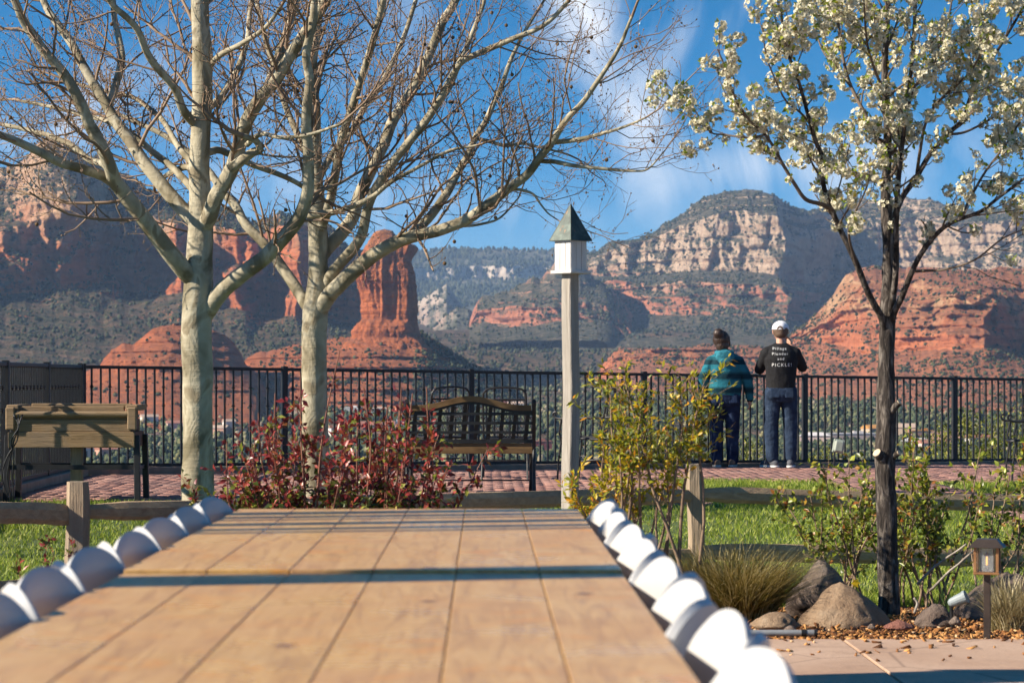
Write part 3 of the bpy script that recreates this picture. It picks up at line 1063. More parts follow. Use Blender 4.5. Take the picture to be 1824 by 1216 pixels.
def build_lawn():
    xs = np.linspace(-7, 9, 65); ys = np.linspace(lw_y0, 28, 54)
    o = sheet('lawn', xs, ys, lambda x, y: gz(x, y) - 0.012 + 0.012 * fbm(x * 0.9, y * 0.9, 0, 3, 5), M_lawn)
    g = np.random.default_rng(31)
    n = 210000
    x = -6.2 + 14 * g.random(n); y = lw_y0 + 0.1 + 12.7 * g.random(n) ** 1.15
    vis = (np.abs((x / y * FPX + CX) - 912) < 1000) & ~in_patio(x, y)
    x, y = x[vis], y[vis]
    z = gz(x, y) - 0.012
    patch = fbm(x * 0.7, y * 0.7, 0, 3, 9)
    h = (0.028 + 0.024 * g.random(len(x))) * (1 + 0.5 * patch)
    a = g.random(len(x)) * 6.283
    w = 0.004 + 0.003 * g.random(len(x))
    lx, ly = g.normal(0, 0.55, len(x)) * h, g.normal(0, 0.55, len(x)) * h
    p = np.stack([x, y, z], -1)
    s = np.stack([np.cos(a) * w, np.sin(a) * w, 0 * w], -1)
    V = np.stack([p - s, p + s, p + np.stack([lx, ly, h], -1)], 1).reshape(-1, 3)
    F = np.arange(len(V)).reshape(-1, 3)
    M_grass = leafmat('grass_blade', [(0, (0.14, 0.21, 0.02)), (0.5, (0.26, 0.34, 0.036)), (0.85, (0.40, 0.44, 0.07)), (1, (0.48, 0.46, 0.16))], 0.5, 0.35)
    kind(put('grass', mesh_np('grass', V, F), M_grass), 'stuff', 'short mown green grass of the lawn')


build_lawn()


# ---- terrace slabs
def build_terrace():
    base = sheet('terrace', np.linspace(-9, 9, 3), np.linspace(-6, 11.40, 3), lambda x, y: 0 * x - 0.03, M_bedsoil)
    xs = [-7.6, -4.55, -1.48, 1.58, 4.64, 7.7]
    ys = [-0.8, 2.25, 5.3, 8.35, 11.40]
    for i in range(len(xs) - 1):
        for j in range(len(ys) - 1):
            w, l = xs[i + 1] - xs[i] - 0.014, ys[j + 1] - ys[j] - 0.014
            MB().box((0, 0, -0.0), (w, l, 0.058), ch=0.003).obj('paving_slab', M_paving, base, ((xs[i] + xs[i + 1]) / 2, (ys[j] + ys[j + 1]) / 2, -0.029))


build_terrace()


# ---- brick patio
def build_patio():
    M_joint = simple('brick_joint', (0.16, 0.11, 0.09), (0.24, 0.17, 0.14), 12, 0.95)
    t = NT('paver_brick')
    g_ = t.n('NewGeometry'); oi = t.n('ObjectInfo')
    rnd = t.math('FRACT', t.math('ADD', g_.outputs['Random Per Island'], oi.outputs['Random']))
    c = t.ramp(rnd, [(0.0, (0.26, 0.125, 0.10)), (0.5, (0.34, 0.175, 0.14)), (0.8, (0.40, 0.22, 0.175)), (1.0, (0.22, 0.12, 0.11))])
    w = t.coord((1, 1, 1), world=True)
    c = t.mix(t.rng(t.noise(w, 1.1, 4), 0.35, 0.7, 0, 0.35), c, (0.44, 0.30, 0.25))
    t.base(c)
    t.set(Roughness=0.8, Specular_IOR_Level=0.25)
    t.bump(t.noise(w, 40, 4), 0.003)
    M_brick = t.m
    V, F = [], []
    cells = []
    L, B = 0.2, 0.1
    for i in range(int((36 - 19.5) / B)):
        y = 19.55 + i * B
        off = 0.1 if i % 2 else 0.0
        for k in range(int(13.5 / L)):
            x = -4.2 + off + k * L
            if in_patio(np.array(x), np.array(y)) and abs((x / y * FPX + CX) - 912) < 1080:
                cells.append((x, y))
    cells = np.array(cells)
    # patio bed
    X, Y = cells[:, 0], cells[:, 1]
    Z = gz(X, Y) + 0.0
    bed = []
    q = np.array([(-1, -1), (1, -1), (1, 1), (-1, 1)])
    Vb = np.stack([X[:, None] + q[None, :, 0] * 0.1, Y[:, None] + q[None, :, 1] * 0.05, np.broadcast_to((Z - 0.012)[:, None], (len(X), 4))], -1)
    patio = put('patio', mesh_np('patio', Vb.reshape(-1, 3), np.arange(len(X) * 4).reshape(-1, 4)), M_joint)
    kind(patio, 'structure')
    br = MB().box((0, 0, 0), (L - 0.008, B - 0.008, 0.05), ch=0.005).mesh('brick')
    br.materials.append(M_brick)
    order = np.argsort(Y + 0.25 * np.abs(X))
    g = np.random.default_rng(4)
    dz = g.normal(0, 0.0016, len(X))
    for i in order[:300]:
        o = bpy.data.objects.new('brick', br)
        COL.objects.link(o)
        o.parent = patio
        o.location = (X[i], Y[i], Z[i] - 0.02 + dz[i])
    rest = order[300:]
    bv = np.array([tuple(v.co) for v in br.vertices])
    # far bricks: top and front faces only with a chamfer, one joined part
    hx, hy = (L - 0.008) / 2, (B - 0.008) / 2
    bv = np.array([(-hx, -hy, -.02), (hx, -hy, -.02), (hx, hy, -.02), (-hx, hy, -.02), (-hx + .005, -hy + .005, .005), (hx - .005, -hy + .005, .005), (hx - .005, hy - .005, .005), (-hx + .005, hy - .005, .005)])
    bf = np.array([(4, 5, 6, 7), (0, 1, 5, 4), (1, 2, 6, 5), (2, 3, 7, 6), (3, 0, 4, 7)])
    C = np.stack([X[rest], Y[rest], Z[rest] + dz[rest]], -1)
    VV = (bv[None] + C[:, None]).reshape(-1, 3)
    FF = (bf[None] + (np.arange(len(rest)) * 8)[:, None, None]).reshape(-1, 4)
    kind(put('bricks', mesh_np('bricks', VV, FF), M_brick, patio), 'stuff')


build_patio()


# ---- mulch
def build_mulch():
    g = np.random.default_rng(12)
    n = 17000
    x = np.concatenate([0.6 + 3.6 * g.random(14500), -4 + 5 * g.random(2500)])
    y = 11.43 + 2.9 * g.random(n) ** 1.5
    z = gz(x, y) - 0.1 + 0.10 + 0.02 * g.random(n) + 0.02 * fbm(x * 2, y * 2, 0, 3, 2)
    l = 0.007 + 0.021 * g.random(n) ** 2.0
    w = l * (0.22 + 0.4 * g.random(n))
    th = 0.0015 + 0.003 * g.random(n)
    box = np.array([(a, b, c) for c in (-1, 1) for b in (-1, 1) for a in (-1, 1)], float)
    bf = np.array([(0, 2, 3, 1), (4, 5, 7, 6), (0, 1, 5, 4), (2, 6, 7, 3), (0, 4, 6, 2), (1, 3, 7, 5)])
    V = box[None] * np.stack([l, w, th], -1)[:, None]
    V[:, :, 1] *= 1 - 0.5 * (box[None, :, 0] > 0)
    az = g.random(n) * 6.283; ti = g.normal(0, 0.35, n); ro = g.normal(0, 0.5, n)
    # roll, tilt, spin
    c, s = np.cos(ro)[:, None], np.sin(ro)[:, None]
    V = np.stack([V[..., 0], V[..., 1] * c - V[..., 2] * s, V[..., 1] * s + V[..., 2] * c], -1)
    c, s = np.cos(ti)[:, None], np.sin(ti)[:, None]
    V = np.stack([V[..., 0] * c - V[..., 2] * s, V[..., 1], V[..., 0] * s + V[..., 2] * c], -1)
    c, s = np.cos(az)[:, None], np.sin(az)[:, None]
    V = np.stack([V[..., 0] * c - V[..., 1] * s, V[..., 0] * s + V[..., 1] * c, V[..., 2]], -1)
    k = 90                                   # a few chips have been kicked onto the terrace
    x[:k] = 0.7 + 2.0 * g.random(k); y[:k] = 11.38 - 0.9 * g.random(k) ** 2.5; z[:k] = 0.004
    V += np.stack([x, y, z], -1)[:, None]
    F = (bf[None] + (np.arange(n) * 8)[:, None, None]).reshape(-1, 4)
    M = leafmat('bark_chip', [(0, (0.05, 0.022, 0.012)), (0.35, (0.17, 0.07, 0.026)), (0.7, (0.40, 0.18, 0.055)), (0.93, (0.58, 0.31, 0.11)), (1, (0.68, 0.5, 0.32))], 0.85, 0.0, 0.2)
    kind(put('bark_mulch', mesh_np('bark_mulch', V.reshape(-1, 3), F), M), 'stuff', 'orange brown bark mulch of the planting bed')
    sheet('planting_bed', np.linspace(-7, 8, 60), np.linspace(11.41, 14.9, 24), lambda x, y: gz(x, y) - 0.005 + 0.02 * fbm(x * 2, y * 2, 0, 3, 2), M_bedsoil)


build_mulch()


# ---- iron railing
def build_railing(label, p0, p1, zt0, zt1, n_post, first_knuckle, name='iron_railing', pw=0.0185):
    p0, p1 = Vector(p0), Vector(p1)
    L = (p1 - p0).length
    u = (p1 - p0).normalized()
    root = thing(name, (p0.x, p0.y, 0), label, 'railing')
    H = 1.05
    zt = lambda s: zt0 + (zt1 - zt0) * s / L
    at = lambda s, z: (u.x * s, u.y * s, z)
    sc2 = (u.x, u.y)
    MB().bar(at(-0.03, zt(0)), at(L + 0.03, zt(L)), 0.045, 0.035, ch=0.004).obj('top_rail', M_iron, root)
    MB().bar(at(-0.03, zt(0) - H), at(L + 0.03, zt(L) - H), 0.04, 0.035).obj('bottom_rail', M_iron, root)
    post = MB().box((0, 0, -0.56), (0.062, 0.062, 1.20), ch=0.004).mesh('post')
    post.materials.append(M_iron)
    pick = MB().box((0, 0, -H / 2), (pw, pw, H - 0.03)).mesh('picket')
    pick.materials.append(M_iron)
    kn = MB().lathe([(0.008, -0.024), (0.017, -0.018), (0.012, -0.011), (0.024, -0.003), (0.024, 0.003), (0.012, 0.011), (0.017, 0.018), (0.008, 0.024)], 8).mesh('knuckle')
    kn.materials.append(M_iron)
    rz = math.atan2(u.y, u.x)
    gap = L / (n_post - 1)
    npk = round(gap / 0.1015)
    c = first_knuckle
    for i in range(n_post):
        s = i * gap
        o = put('post', post, None, root, at(s, zt(s) - 0.004), (0, 0, rz))
        if i == n_post - 1:
            break
        for k in range(1, npk):
            q = s + gap * k / npk
            o = put('picket', pick, None, root, at(q, zt(q)), (0, 0, rz))
            if c % 2 == 0:
                for dz in (-0.21, -0.41):
                    put('knuckle', kn, None, o, (0, 0, dz))
            c += 1
    return root


A0 = (-4.29, 27.6)
B0 = (10.2, fence_y(10.2))
build_railing('long black iron railing with knuckled pickets along the far edge of the patio', (-4.29, 27.6, 0), (B0[0], B0[1], 0), 1.277, 1.102, 8, 0)
build_railing('black iron railing seen almost end on at the left side', (-4.29, 27.48, 0), (-4.17, 18.2, 0), 1.277, 1.277, 5, 1, pw=0.013)


def build_kerb():
    for nm, lab, p, q, z0, z1 in (('low_wall', 'low stone kerb wall under the long iron railing', A0, B0, 0.205, 0.04), ('low_wall', 'low stone kerb wall under the left iron railing', (-4.29, 27.4), (-4.17, 18.2), 0.205, 0.205)):
        u = Vector((q[0] - p[0], q[1] - p[1], 0)); L = u.length; u.normalize()
        root = thing(nm, (p[0], p[1], 0), lab, 'wall')
        n = int(L / 1.3)
        for i in range(n):
            a, b = i * L / n, (i + 1) * L / n - 0.008
            zt = z0 + (z1 - z0) * (a + b) / 2 / L
            MB().bar((u.x * a, u.y * a, zt - 0.16), (u.x * b, u.y * b, zt - 0.16), 0.19, 0.32, ch=0.008).obj('kerb_stone', M_kerb, root)


build_kerb()


# ---- split-rail fence
def wobble_bar(name, p0, p1, w, h, mat, parent, seed, n=14, taper=0.12):
    """a rough sawn rail or post: rounded box section that wanders a little"""
    p0, p1 = Vector(p0), Vector(p1)
    d = p1 - p0
    x = d.normalized()
    upv = Vector((0, 0, 1)) if abs(x.z) < 0.8 else Vector((0, 1, 0))
    y = upv.cross(x).normalized(); z = x.cross(y)
    g = random.Random(seed)
    sec = [(-1, -.55), (-.6, -1), (.6, -1), (1, -.55), (1, .35), (.45, 1), (-.45, 1), (-1, .35)]
    G = []
    ph = g.random() * 9
    for i in range(n + 1):
        t = i / n
        e = 1 - taper * (1 if i in (0, n) else 0)
        c = p0 + d * t + y * 0.008 * math.sin(t * 5 + ph) + z * 0.012 * math.sin(t * 4.1 + ph * 2)
        G.append([c + y * (a * w / 2 * e * (1 + 0.05 * g.uniform(-1, 1))) + z * (b * h / 2 * e * (1 + 0.06 * g.uniform(-1, 1))) for a, b in sec])
    m = MB().grid(G, True)
    k = len(sec)
    m.F.append(tuple(range(k)))
    m.F.append(tuple(reversed(range(n * k, (n + 1) * k))))
    return m.obj(name, mat, parent)


def rot_rail_mat(name, c1, c2, ang):
    t = NT(name)
    v = t.coord((0.9, 14, 14), rot=(0, 0, -ang))
    f = t.noise(v, 2.6, 6, 0.65, 0.9)
    c = t.ramp(f, [(0.28, c1), (0.72, c2)])
    big = t.noise(t.coord((1, 1, 1)), 2.5, 4, 0.6)
    c = t.mix(t.rng(big, 0.35, 0.7, 0, 0.55), c, (0.21, 0.17, 0.13))
    cr = t.noise(v, 7.5, 4, 0.7, 0.4)
    c = t.mix(t.rng(cr, 0.64, 0.72, 0, 0.8), c, tuple(0.2 * a for a in c1))
    t.base(c)
    t.set(Roughness=0.85, Specular_IOR_Level=0.2)
    t.bump(t.math('ADD', f, t.math('MULTIPLY', cr, -0.6)), 0.008)
    return t.m


def build_rail_fence():
    pl = [P(-170, 0, 12.9), P(137, 0, 13.6), P(1238, 0, 15.9), P(2010, 0, 17.0)]
    tops = {}
    root = thing('rail_fence', (pl[1].x, pl[1].y, 0), 'weathered split rail wooden fence between the planting bed and the lawn', 'fence')
    b = Vector((pl[1].x, pl[1].y, 0))
    zt = [0.42, P(0, 857, 13.6).z, P(0, 826, 15.9).z, 0.5]
    for i, (p, w) in enumerate(zip(pl, (0.12, 0.118, 0.098, 0.1))):
        g0 = float(gz(p.x, p.y))
        wobble_bar('fence_post', Vector((p.x, p.y, g0 - 0.1)) - b, Vector((p.x, p.y, zt[i])) - b, w, w, M_post, root, 40 + i, 8, 0.08)
    rails = [(0, 1, 917, 916, 0.112), (0, 1, 1050, 1046, 0.105), (1, 2, 908, 886, 0.10), (1, 2, 1040, 985, 0.095), (2, 3, 882, 897, 0.102), (2, 3, 986, 994, 0.108)]
    for k, (i, j, y0, y1, h) in enumerate(rails):
        p, q = pl[i], pl[j]
        a = Vector((p.x, p.y, P(0, y0, p.y).z)) - b
        c = Vector((q.x, q.y, P(0, y1, q.y).z)) - b
        d = (c - a).normalized()
        ang = math.atan2(d.y, d.x)
        m = rot_rail_mat('split_rail_wood', (0.36, 0.23, 0.125), (0.62, 0.44, 0.26), ang)
        wobble_bar('rail', a + d * 0.03, c - d * 0.03, 0.07, h, m, root, 60 + k, 16, 0.3)


build_rail_fence()


# ---- tables
def table_wood():
    t = NT('table_wood')
    v = t.coord((9, 0.7, 9))
    w = t.coord((1, 1, 1))
    f = t.noise(v, 3.0, 7, 0.68, 1.6)
    big = t.noise(w, 2.0, 4, 0.55, 0.8)
    c = t.ramp(f, [(0.3, (0.40, 0.195, 0.055)), (0.5, (0.64, 0.365, 0.115)), (0.75, (0.76, 0.475, 0.18))])
    c = t.mix(t.rng(big, 0.42, 0.68, 0, 0.55), c, (0.42, 0.23, 0.125))
    c = t.mix(t.rng(t.noise(w, 5.5, 3, 0.6, 1.5), 0.55, 0.70, 0, 0.8), c, (0.66, 0.28, 0.045))
    kn = t.n('TexVoronoi'); kn.inputs['Scale'].default_value = 4.2
    t.l(t.coord((1.0, 0.55, 1)), kn.inputs['Vector'])
    c = t.mix(t.rng(kn.outputs['Distance'], 0.045, 0.095, 0.85, 0), c, (0.16, 0.06, 0.02))
    t.base(c)
    t.l(t.rng(big, 0.3, 0.7, 0.22, 0.42), t.b.inputs['Roughness'])
    t.set(Specular_IOR_Level=0.5)
    t.bump(f, 0.0012)
    return t.m


M_table = table_wood()
M_tableleg = wood_mat('table_frame_wood', (0.22, 0.10, 0.04), (0.36, 0.18, 0.08), 'Z', 3)


def build_table(name_label, y0, y1, zt, g):
    xl, xr = -0.723, 0.278
    root = thing('farm_table', ((xl + xr) / 2, (y0 + y1) / 2, 0), name_label, 'table')
    n = 6
    w = (xr - xl) / n
    L = y1 - y0
    for i in range(n):
        x = xl + w * (i + 0.5) - (xl + xr) / 2
        MB().box((x, g.uniform(-.002, .002), zt - 0.02), (w - 0.0022, L, 0.04), ch=0.0014).obj('plank', M_table, root)
    MB().box((0, 0, zt - 0.05), (xr - xl - 0.08, L - 0.1, 0.016)).obj('sub_top', M_tableleg, root)
    ap = MB()
    for s in (-1, 1):
        ap.box((s * 0.42, 0, zt - 0.105), (0.025, L - 0.22, 0.09))
        ap.box((0, s * (L / 2 - 0.12), zt - 0.105), (0.84, 0.025, 0.09))
    ap.obj('apron', M_tableleg, root)
    for sx in (-1, 1):
        for sy in (-1, 1):
            MB().box((sx * 0.39, sy * (L / 2 - 0.17), (zt - 0.065) / 2), (0.075, 0.075, zt - 0.065), ch=0.006).obj('leg', M_tableleg, root)


_g = random.Random(3)
build_table('varnished plank table at the far end of the row', 5.185, 7.615, 0.763, _g)
build_table('varnished plank table in front, nearest of the two', 2.70, 5.155, 0.757, _g)


# ---- white resin folding chairs
def chair_parts():
    M = NT('white_resin').base((0.80, 0.79, 0.77)).set(Roughness=0.38, Specular_IOR_Level=0.5)
    w = M.coord((1, 1, 1))
    M.base(M.ramp(M.noise(w, 6, 3), [(0.3, (0.47, 0.465, 0.45)), (0.7, (0.55, 0.545, 0.53))]))
    M = M.m
    Md = simple('chair_bracket', (0.3, 0.3, 0.3), (0.42, 0.42, 0.42), 10, 0.4, metal=0.8)
    parts = []
    # chair faces -X: the seat runs from x=0 (back) to x=-0.42 ; back panel bows away from the sitter
    nu, nv = 22, 12
    th = 0.021

    def bp(u, v, off):
        a = u * 0.98
        hw = 0.134
        x = 0.095 - 0.022 * u * u
        y = hw * u
        top = 0.797 - 0.165 * (1 - math.sqrt(max(0.0, 1 - min(1, abs(u)) ** 2.3)))
        bot = 0.46 + 0.02 * abs(u) ** 2
        z = bot + (top - bot) * v
        x += 0.035 * (z - 0.46) / 0.34 + off * math.cos(a * 0.35)
        y += off * math.sin(a * 0.35)
        return Vector((x, y, z))
    prof = []
    G = []
    for i in range(nu + 1):
        u = -1 + 2 * i / nu
        ring = [bp(u, v / nv, -th / 2) for v in range(nv + 1)]
        topc = bp(u, 1, 0) + Vector((0, 0, th * 0.45))
        ring.append(topc)
        ring += [bp(u, v / nv, th / 2) for v in range(nv, -1, -1)]
        G.append(ring)
    m = MB().grid(G, True)
    k = len(G[0])
    m.F.append(tuple(reversed(range(k))))
    m.F.append(tuple(range(nu * k, (nu + 1) * k)))
    parts.append(('back_panel', m.mesh('back_panel'), M, True))
    for s in (-1, 1):
        m = MB().bar((0.075, s * 0.127, 0.60), (-0.36, s * 0.127, 0.0), 0.022, 0.042, ch=0.006)
        parts.append(('front_leg', m.mesh('front_leg'), M, False))
        m = MB().bar((-0.27, s * 0.104, 0.43), (0.12, s * 0.104, 0.0), 0.02, 0.038, ch=0.006)
        parts.append(('rear_leg', m.mesh('rear_leg'), M, False))
    m = MB().box((-0.20, 0, 0.445), (0.36, 0.23, 0.03), ch=0.012)
    parts.append(('seat', m.mesh('seat'), M, False))
    m = MB().box((-0.19, 0, 0.468), (0.30, 0.19, 0.022), ch=0.009)
    parts.append(('seat_pad', m.mesh('seat_pad'), M, False))
    m = MB().tube([(0.02, -0.125, 0.10), (0.02, 0.125, 0.10)], 0.009, 8).tube([(-0.3, -0.125, 0.12), (-0.3, 0.125, 0.12)], 0.009, 8)
    parts.append(('stretcher', m.mesh('stretcher'), M, False))
    for _, me, mt, sm in parts:
        me.materials.append(mt)
        if sm:
            shade(me, True)
            try:
                me.set_sharp_from_angle(angle=R(50))
            except Exception:
                pass
    return parts


CH = chair_parts()


def place_chair(x, y, rz, tip, label, group):
    root = thing('folding_chair', (x, y, 0), label, 'chair', group, rz)
    for nm, me, mt, sm in CH:
        o = bpy.data.objects.new(nm, me)
        COL.objects.link(o)
        o.parent = root


ORD = ['farthest', 'second farthest', 'third farthest', 'fourth farthest', 'fifth farthest', 'sixth farthest', 'seventh farthest', 'eighth farthest', 'eighth nearest', 'seventh nearest', 'sixth nearest', 'fifth nearest', 'fourth nearest', 'third nearest', 'second nearest', 'nearest']
_gc = random.Random(21)
for side, n, lab in ((1, 16, 'right'), (-1, 13, 'left')):
    words = ORD[:n // 2] + ORD[-(n - n // 2):]
    y = 7.38
    for i in range(n):
        yaw = (20 if i % 2 else -23) + _gc.uniform(-6, 6)
        if side > 0:
            place_chair(0.232 + _gc.uniform(-.012, .014), y, R(yaw), 0, '%s white folding chair along the right side of the tables' % words[i], 'white folding chairs on the right side')
        else:
            place_chair(-0.672 + _gc.uniform(-.014, .012), y, R(180 + yaw), 0, '%s white folding chair along the left side of the tables' % words[i], 'white folding chairs on the left side')
        y -= 0.276 + _gc.uniform(-0.010, 0.010)


# ============================================================ trees and shrubs
def bark_sycamore():
    t = NT('sycamore_bark')
    w = t.coord((1, 1, 0.7), rnd=False)
    f = t.noise(w, 7, 5, 0.6, 0.6)
    p = t.noise(w, 3.1, 3, 0.5, 1.0)
    c = t.ramp(p, [(0.38, (0.17, 0.145, 0.09)), (0.45, (0.31, 0.27, 0.185)), (0.55, (0.44, 0.395, 0.285)), (0.60, (0.24, 0.20, 0.13))], 'LINEAR')
    c = t.mix(t.rng(f, 0.52, 0.72, 0, 0.55), c, (0.27, 0.225, 0.145))
    rg = t.noise(t.coord((2.5, 2.5, 30), rnd=False), 1.0, 3, 0.6, 0.3)
    c = t.mix(t.rng(rg, 0.70, 0.74, 0, 0.6), c, (0.16, 0.12, 0.08))
    sp = t.noise(w, 38, 3, 0.6)
    c = t.mix(t.rng(sp, 0.66, 0.72, 0, 0.6), c, (0.17, 0.13, 0.09))
    t.base(c)
    t.set(Roughness=0.8, Specular_IOR_Level=0.2)
    t.bump(t.math('ADD', f, t.math('MULTIPLY', rg, -0.3)), 0.022)
    return t.m


def bark_dark(name, c1, c2, c3, bump=0.012):
    t = NT(name)
    v = t.coord((1, 1, 0.22), rnd=False)
    f = t.noise(v, 38, 6, 0.65, 0.8)
    c = t.ramp(f, [(0.33, c1), (0.5, c2), (0.68, c3)])
    t.base(c)
    t.set(Roughness=0.85, Specular_IOR_Level=0.25)
    t.bump(f, bump)
    return t.m


M_syc = bark_sycamore()
M_twig = simple('twig_bark', (0.15, 0.09, 0.055), (0.32, 0.22, 0.14), 4, 0.8)
M_seed = simple('seed_ball', (0.10, 0.055, 0.025), (0.17, 0.10, 0.045), 60, 0.9)
M_pear = bark_dark('pear_bark', (0.012, 0.010, 0.009), (0.06, 0.048, 0.04), (0.26, 0.225, 0.19), 0.03)
M_peartwig = simple('pear_twig', (0.07, 0.05, 0.035), (0.17, 0.125, 0.09), 5, 0.8)


def smooth_poly(pts, rad, k=4):
    """Catmull-Rom through the points"""
    p = np.asarray(pts, float)
    r = np.asarray(rad, float)
    if len(p) < 3:
        return p, r
    P0 = np.vstack([2 * p[0] - p[1], p, 2 * p[-1] - p[-2]])
    out, ro = [], []
    for i in range(len(p) - 1):
        a, b, c, d = P0[i], P0[i + 1], P0[i + 2], P0[i + 3]
        for t in np.linspace(0, 1, k, endpoint=False):
            out.append(0.5 * ((2 * b) + (c - a) * t + (2 * a - 5 * b + 4 * c - d) * t * t + (3 * b - a - 3 * c + d) * t ** 3))
            ro.append(r[i] * (1 - t) + r[i + 1] * t)
    out.append(p[-1]); ro.append(r[-1])
    return np.array(out), np.array(ro)


def px_poly(pts, depth0, doff, r0, r1, jitter=0.0, g=None):
    """limb given by where it shows; its distance runs from depth0 by doff along its length"""
    n = len(pts)
    out = []
    for i, q in enumerate(pts):
        t = i / (n - 1)
        out.append(tuple(P(q[0], q[1], depth0 + doff * t ** 0.9)))
    rad = np.linspace(r0, r1, n) * depth0 / FPX
    return smooth_poly(out, rad)


def wander(p, d, L, g, n=5, curl=0.25, up=0.15, sink=0.0):
    pts = [np.array(p)]
    d = np.array(d, float); d /= np.linalg.norm(d)
    for i in range(n):
        d = d + g.normal(0, curl, 3) + np.array([0, 0, up - sink])
        d /= np.linalg.norm(d)
        pts.append(pts[-1] + d * L / n)
    return np.array(pts)


def branch_out(poly, rad, g, spacing, Lr, ang, up, t0=0.15, rs=0.42, rmin=0.0022, n=5, curl=0.22, t1=1.0):
    """side shoots along a limb"""
    res = []
    seg = np.linalg.norm(np.diff(poly, axis=0), axis=1)
    s = np.concatenate([[0], np.cumsum(seg)])
    T = s[-1]
    q = T * t0 + spacing * g.random()
    while q < T * t1:
        i = min(np.searchsorted(s, q) - 1, len(seg) - 1)
        i = max(i, 0)
        f = (q - s[i]) / (seg[i] + 1e-9)
        p = poly[i] * (1 - f) + poly[i + 1] * f
        r = rad[i] * (1 - f) + rad[i + 1] * f
        t = (poly[i + 1] - poly[i]) / (seg[i] + 1e-9)
        a = g.normal(0, 1, 3); a -= t * np.dot(a, t); a /= np.linalg.norm(a) + 1e-9
        th = R(ang[0] + (ang[1] - ang[0]) * g.random())
        d = t * math.cos(th) + a * math.sin(th)
        L = Lr[0] + (Lr[1] - Lr[0]) * g.random()
        L *= 1.0 - 0.35 * q / T
        pts = wander(p, d, L, g, n, curl, up)
        rr = max(min(r * rs, 0.016), rmin)
        res.append((pts, np.linspace(rr, max(rr * 0.45, rmin * 0.8), len(pts))))
        q += spacing * (0.5 + g.random())
    # the limb's own tip grows on as a shoot
    return res


def sycamore(label, base_px, depth, trunk, limbs, seed, dens=1.0):
    g = np.random.default_rng(seed)
    b = P(base_px[0], base_px[1], depth)
    b = Vector((b.x, b.y, float(gz(b.x, b.y))))
    root = thing('sycamore_tree', b, label, 'tree')
    bo = np.array(b)
    pts = [tuple(P(x, y, depth)) for x, y, r in trunk]
    pts[0] = (pts[0][0], pts[0][1], b.z - 0.1)
    rad = [r * depth / FPX for _, _, r in trunk]
    tp, tr = smooth_poly(pts, rad, 5)
    V, F = tube_arrays([(tp - bo, tr)], 20, False)
    # slight swelling and lumps
    ang = np.arctan2(V[:, 1], V[:, 0])
    V[:, :2] += (0.013 * fbm(V[:, 0] * 8, V[:, 1] * 8, V[:, 2] * 3.5, 4, seed))[:, None] * np.stack([np.cos(ang), np.sin(ang)], -1)
    put('trunk', mesh_np('trunk', V, F), M_syc, root, smooth=True)
    polys = []
    for (p, d0, doff, r0, r1) in limbs:
        q, r = px_poly(p, depth + d0, doff, r0, r1)
        q = q + 0.012 * np.stack([fbm(q[:, 0] * 3, q[:, 2] * 3, k, 2, seed + k) for k in range(3)], -1) * (np.linspace(0, 1, len(q)) > 0.08)[:, None]
        V, F = tube_arrays([(q - bo, r)], 12, True)
        tri = F[F[:, 3] < 0][:, :3]
        m = MB()
        me = mesh_np('limb', V, F[F[:, 3] >= 0])
        put('limb', me, M_syc, root, smooth=True)
        polys.append((q, r))
    polys.append((tp[len(tp) // 2:], tr[len(tr) // 2:]))
    l1, l2, l3 = [], [], []
    for q, r in polys:
        thick = r[0] > 0.03
        l1 += branch_out(q, r, g, 0.16 / dens, (0.5, 1.4), (30, 62), 0.09, 0.22, 0.33, 0.004, 6, 0.17)
        tip = wander(q[-1], q[-1] - q[-2], 0.8, g, 6, 0.15, 0.05)
        l1.append((tip, np.linspace(r[-1], 0.003, len(tip))))
    for q, r in l1:
        l2 += branch_out(q, r, g, 0.11 / dens, (0.18, 0.62), (30, 65), 0.10, 0.15, 0.6, 0.0024, 5, 0.2)
    for q, r in l2:
        l3 += branch_out(q, r, g, 0.09 / dens, (0.06, 0.26), (30, 70), 0.08, 0.2, 0.7, 0.0017, 3, 0.22)
    V1 = [(q - bo, r) for q, r in l1]
    kind(put('branches', tubes_mesh('branches', V1, 6), M_twig, root, smooth=True), 'stuff')
    tw = [(q - bo, r) for q, r in l2 + l3]
    o = put('twigs', tubes_mesh('twigs', tw, 3), M_twig, root)
    kind(o, 'stuff')
    # buds and hanging seed balls
    tips = np.array([q[-1] for q, r in l2 + l3] + [q[len(q) // 2] for q, r in l3])
    tips = tips[g.random(len(tips)) < 0.7]
    V, F = blobs(tips - bo, 0.004 + 0.004 * g.random(len(tips)), 1.3, 0.2, seed, 0.3)
    kind(put('buds', mesh_np('buds', V, F), M_twig, root), 'stuff')
    balls = np.array([q[-1] for q, r in l2])
    balls = balls[g.random(len(balls)) < 0.055]
    strings = []
    bp = []
    for p in balls:
        L = 0.04 + 0.05 * g.random()
        e = p + np.array([g.normal(0, .008), g.normal(0, .008), -L])
        strings.append((np.array([p, (p + e) / 2 + g.normal(0, .004, 3), e]) - bo, np.array([.0016, .0016, .0016])))
        bp.append(e)
    ball = MB().lathe([(0.004, -0.0165), (0.011, -0.012), (0.016, -0.004), (0.016, 0.004), (0.011, 0.012), (0.004, 0.0165)], 10).mesh('seed_ball')
    ball.materials.append(M_seed)
    shade(ball, True)
    for e in bp:
        put('seed_ball', ball, None, root, tuple(e - bo))
    kind(put('seed_stalks', tubes_mesh('seed_stalks', strings, 3), M_twig, root), 'stuff')
    return root


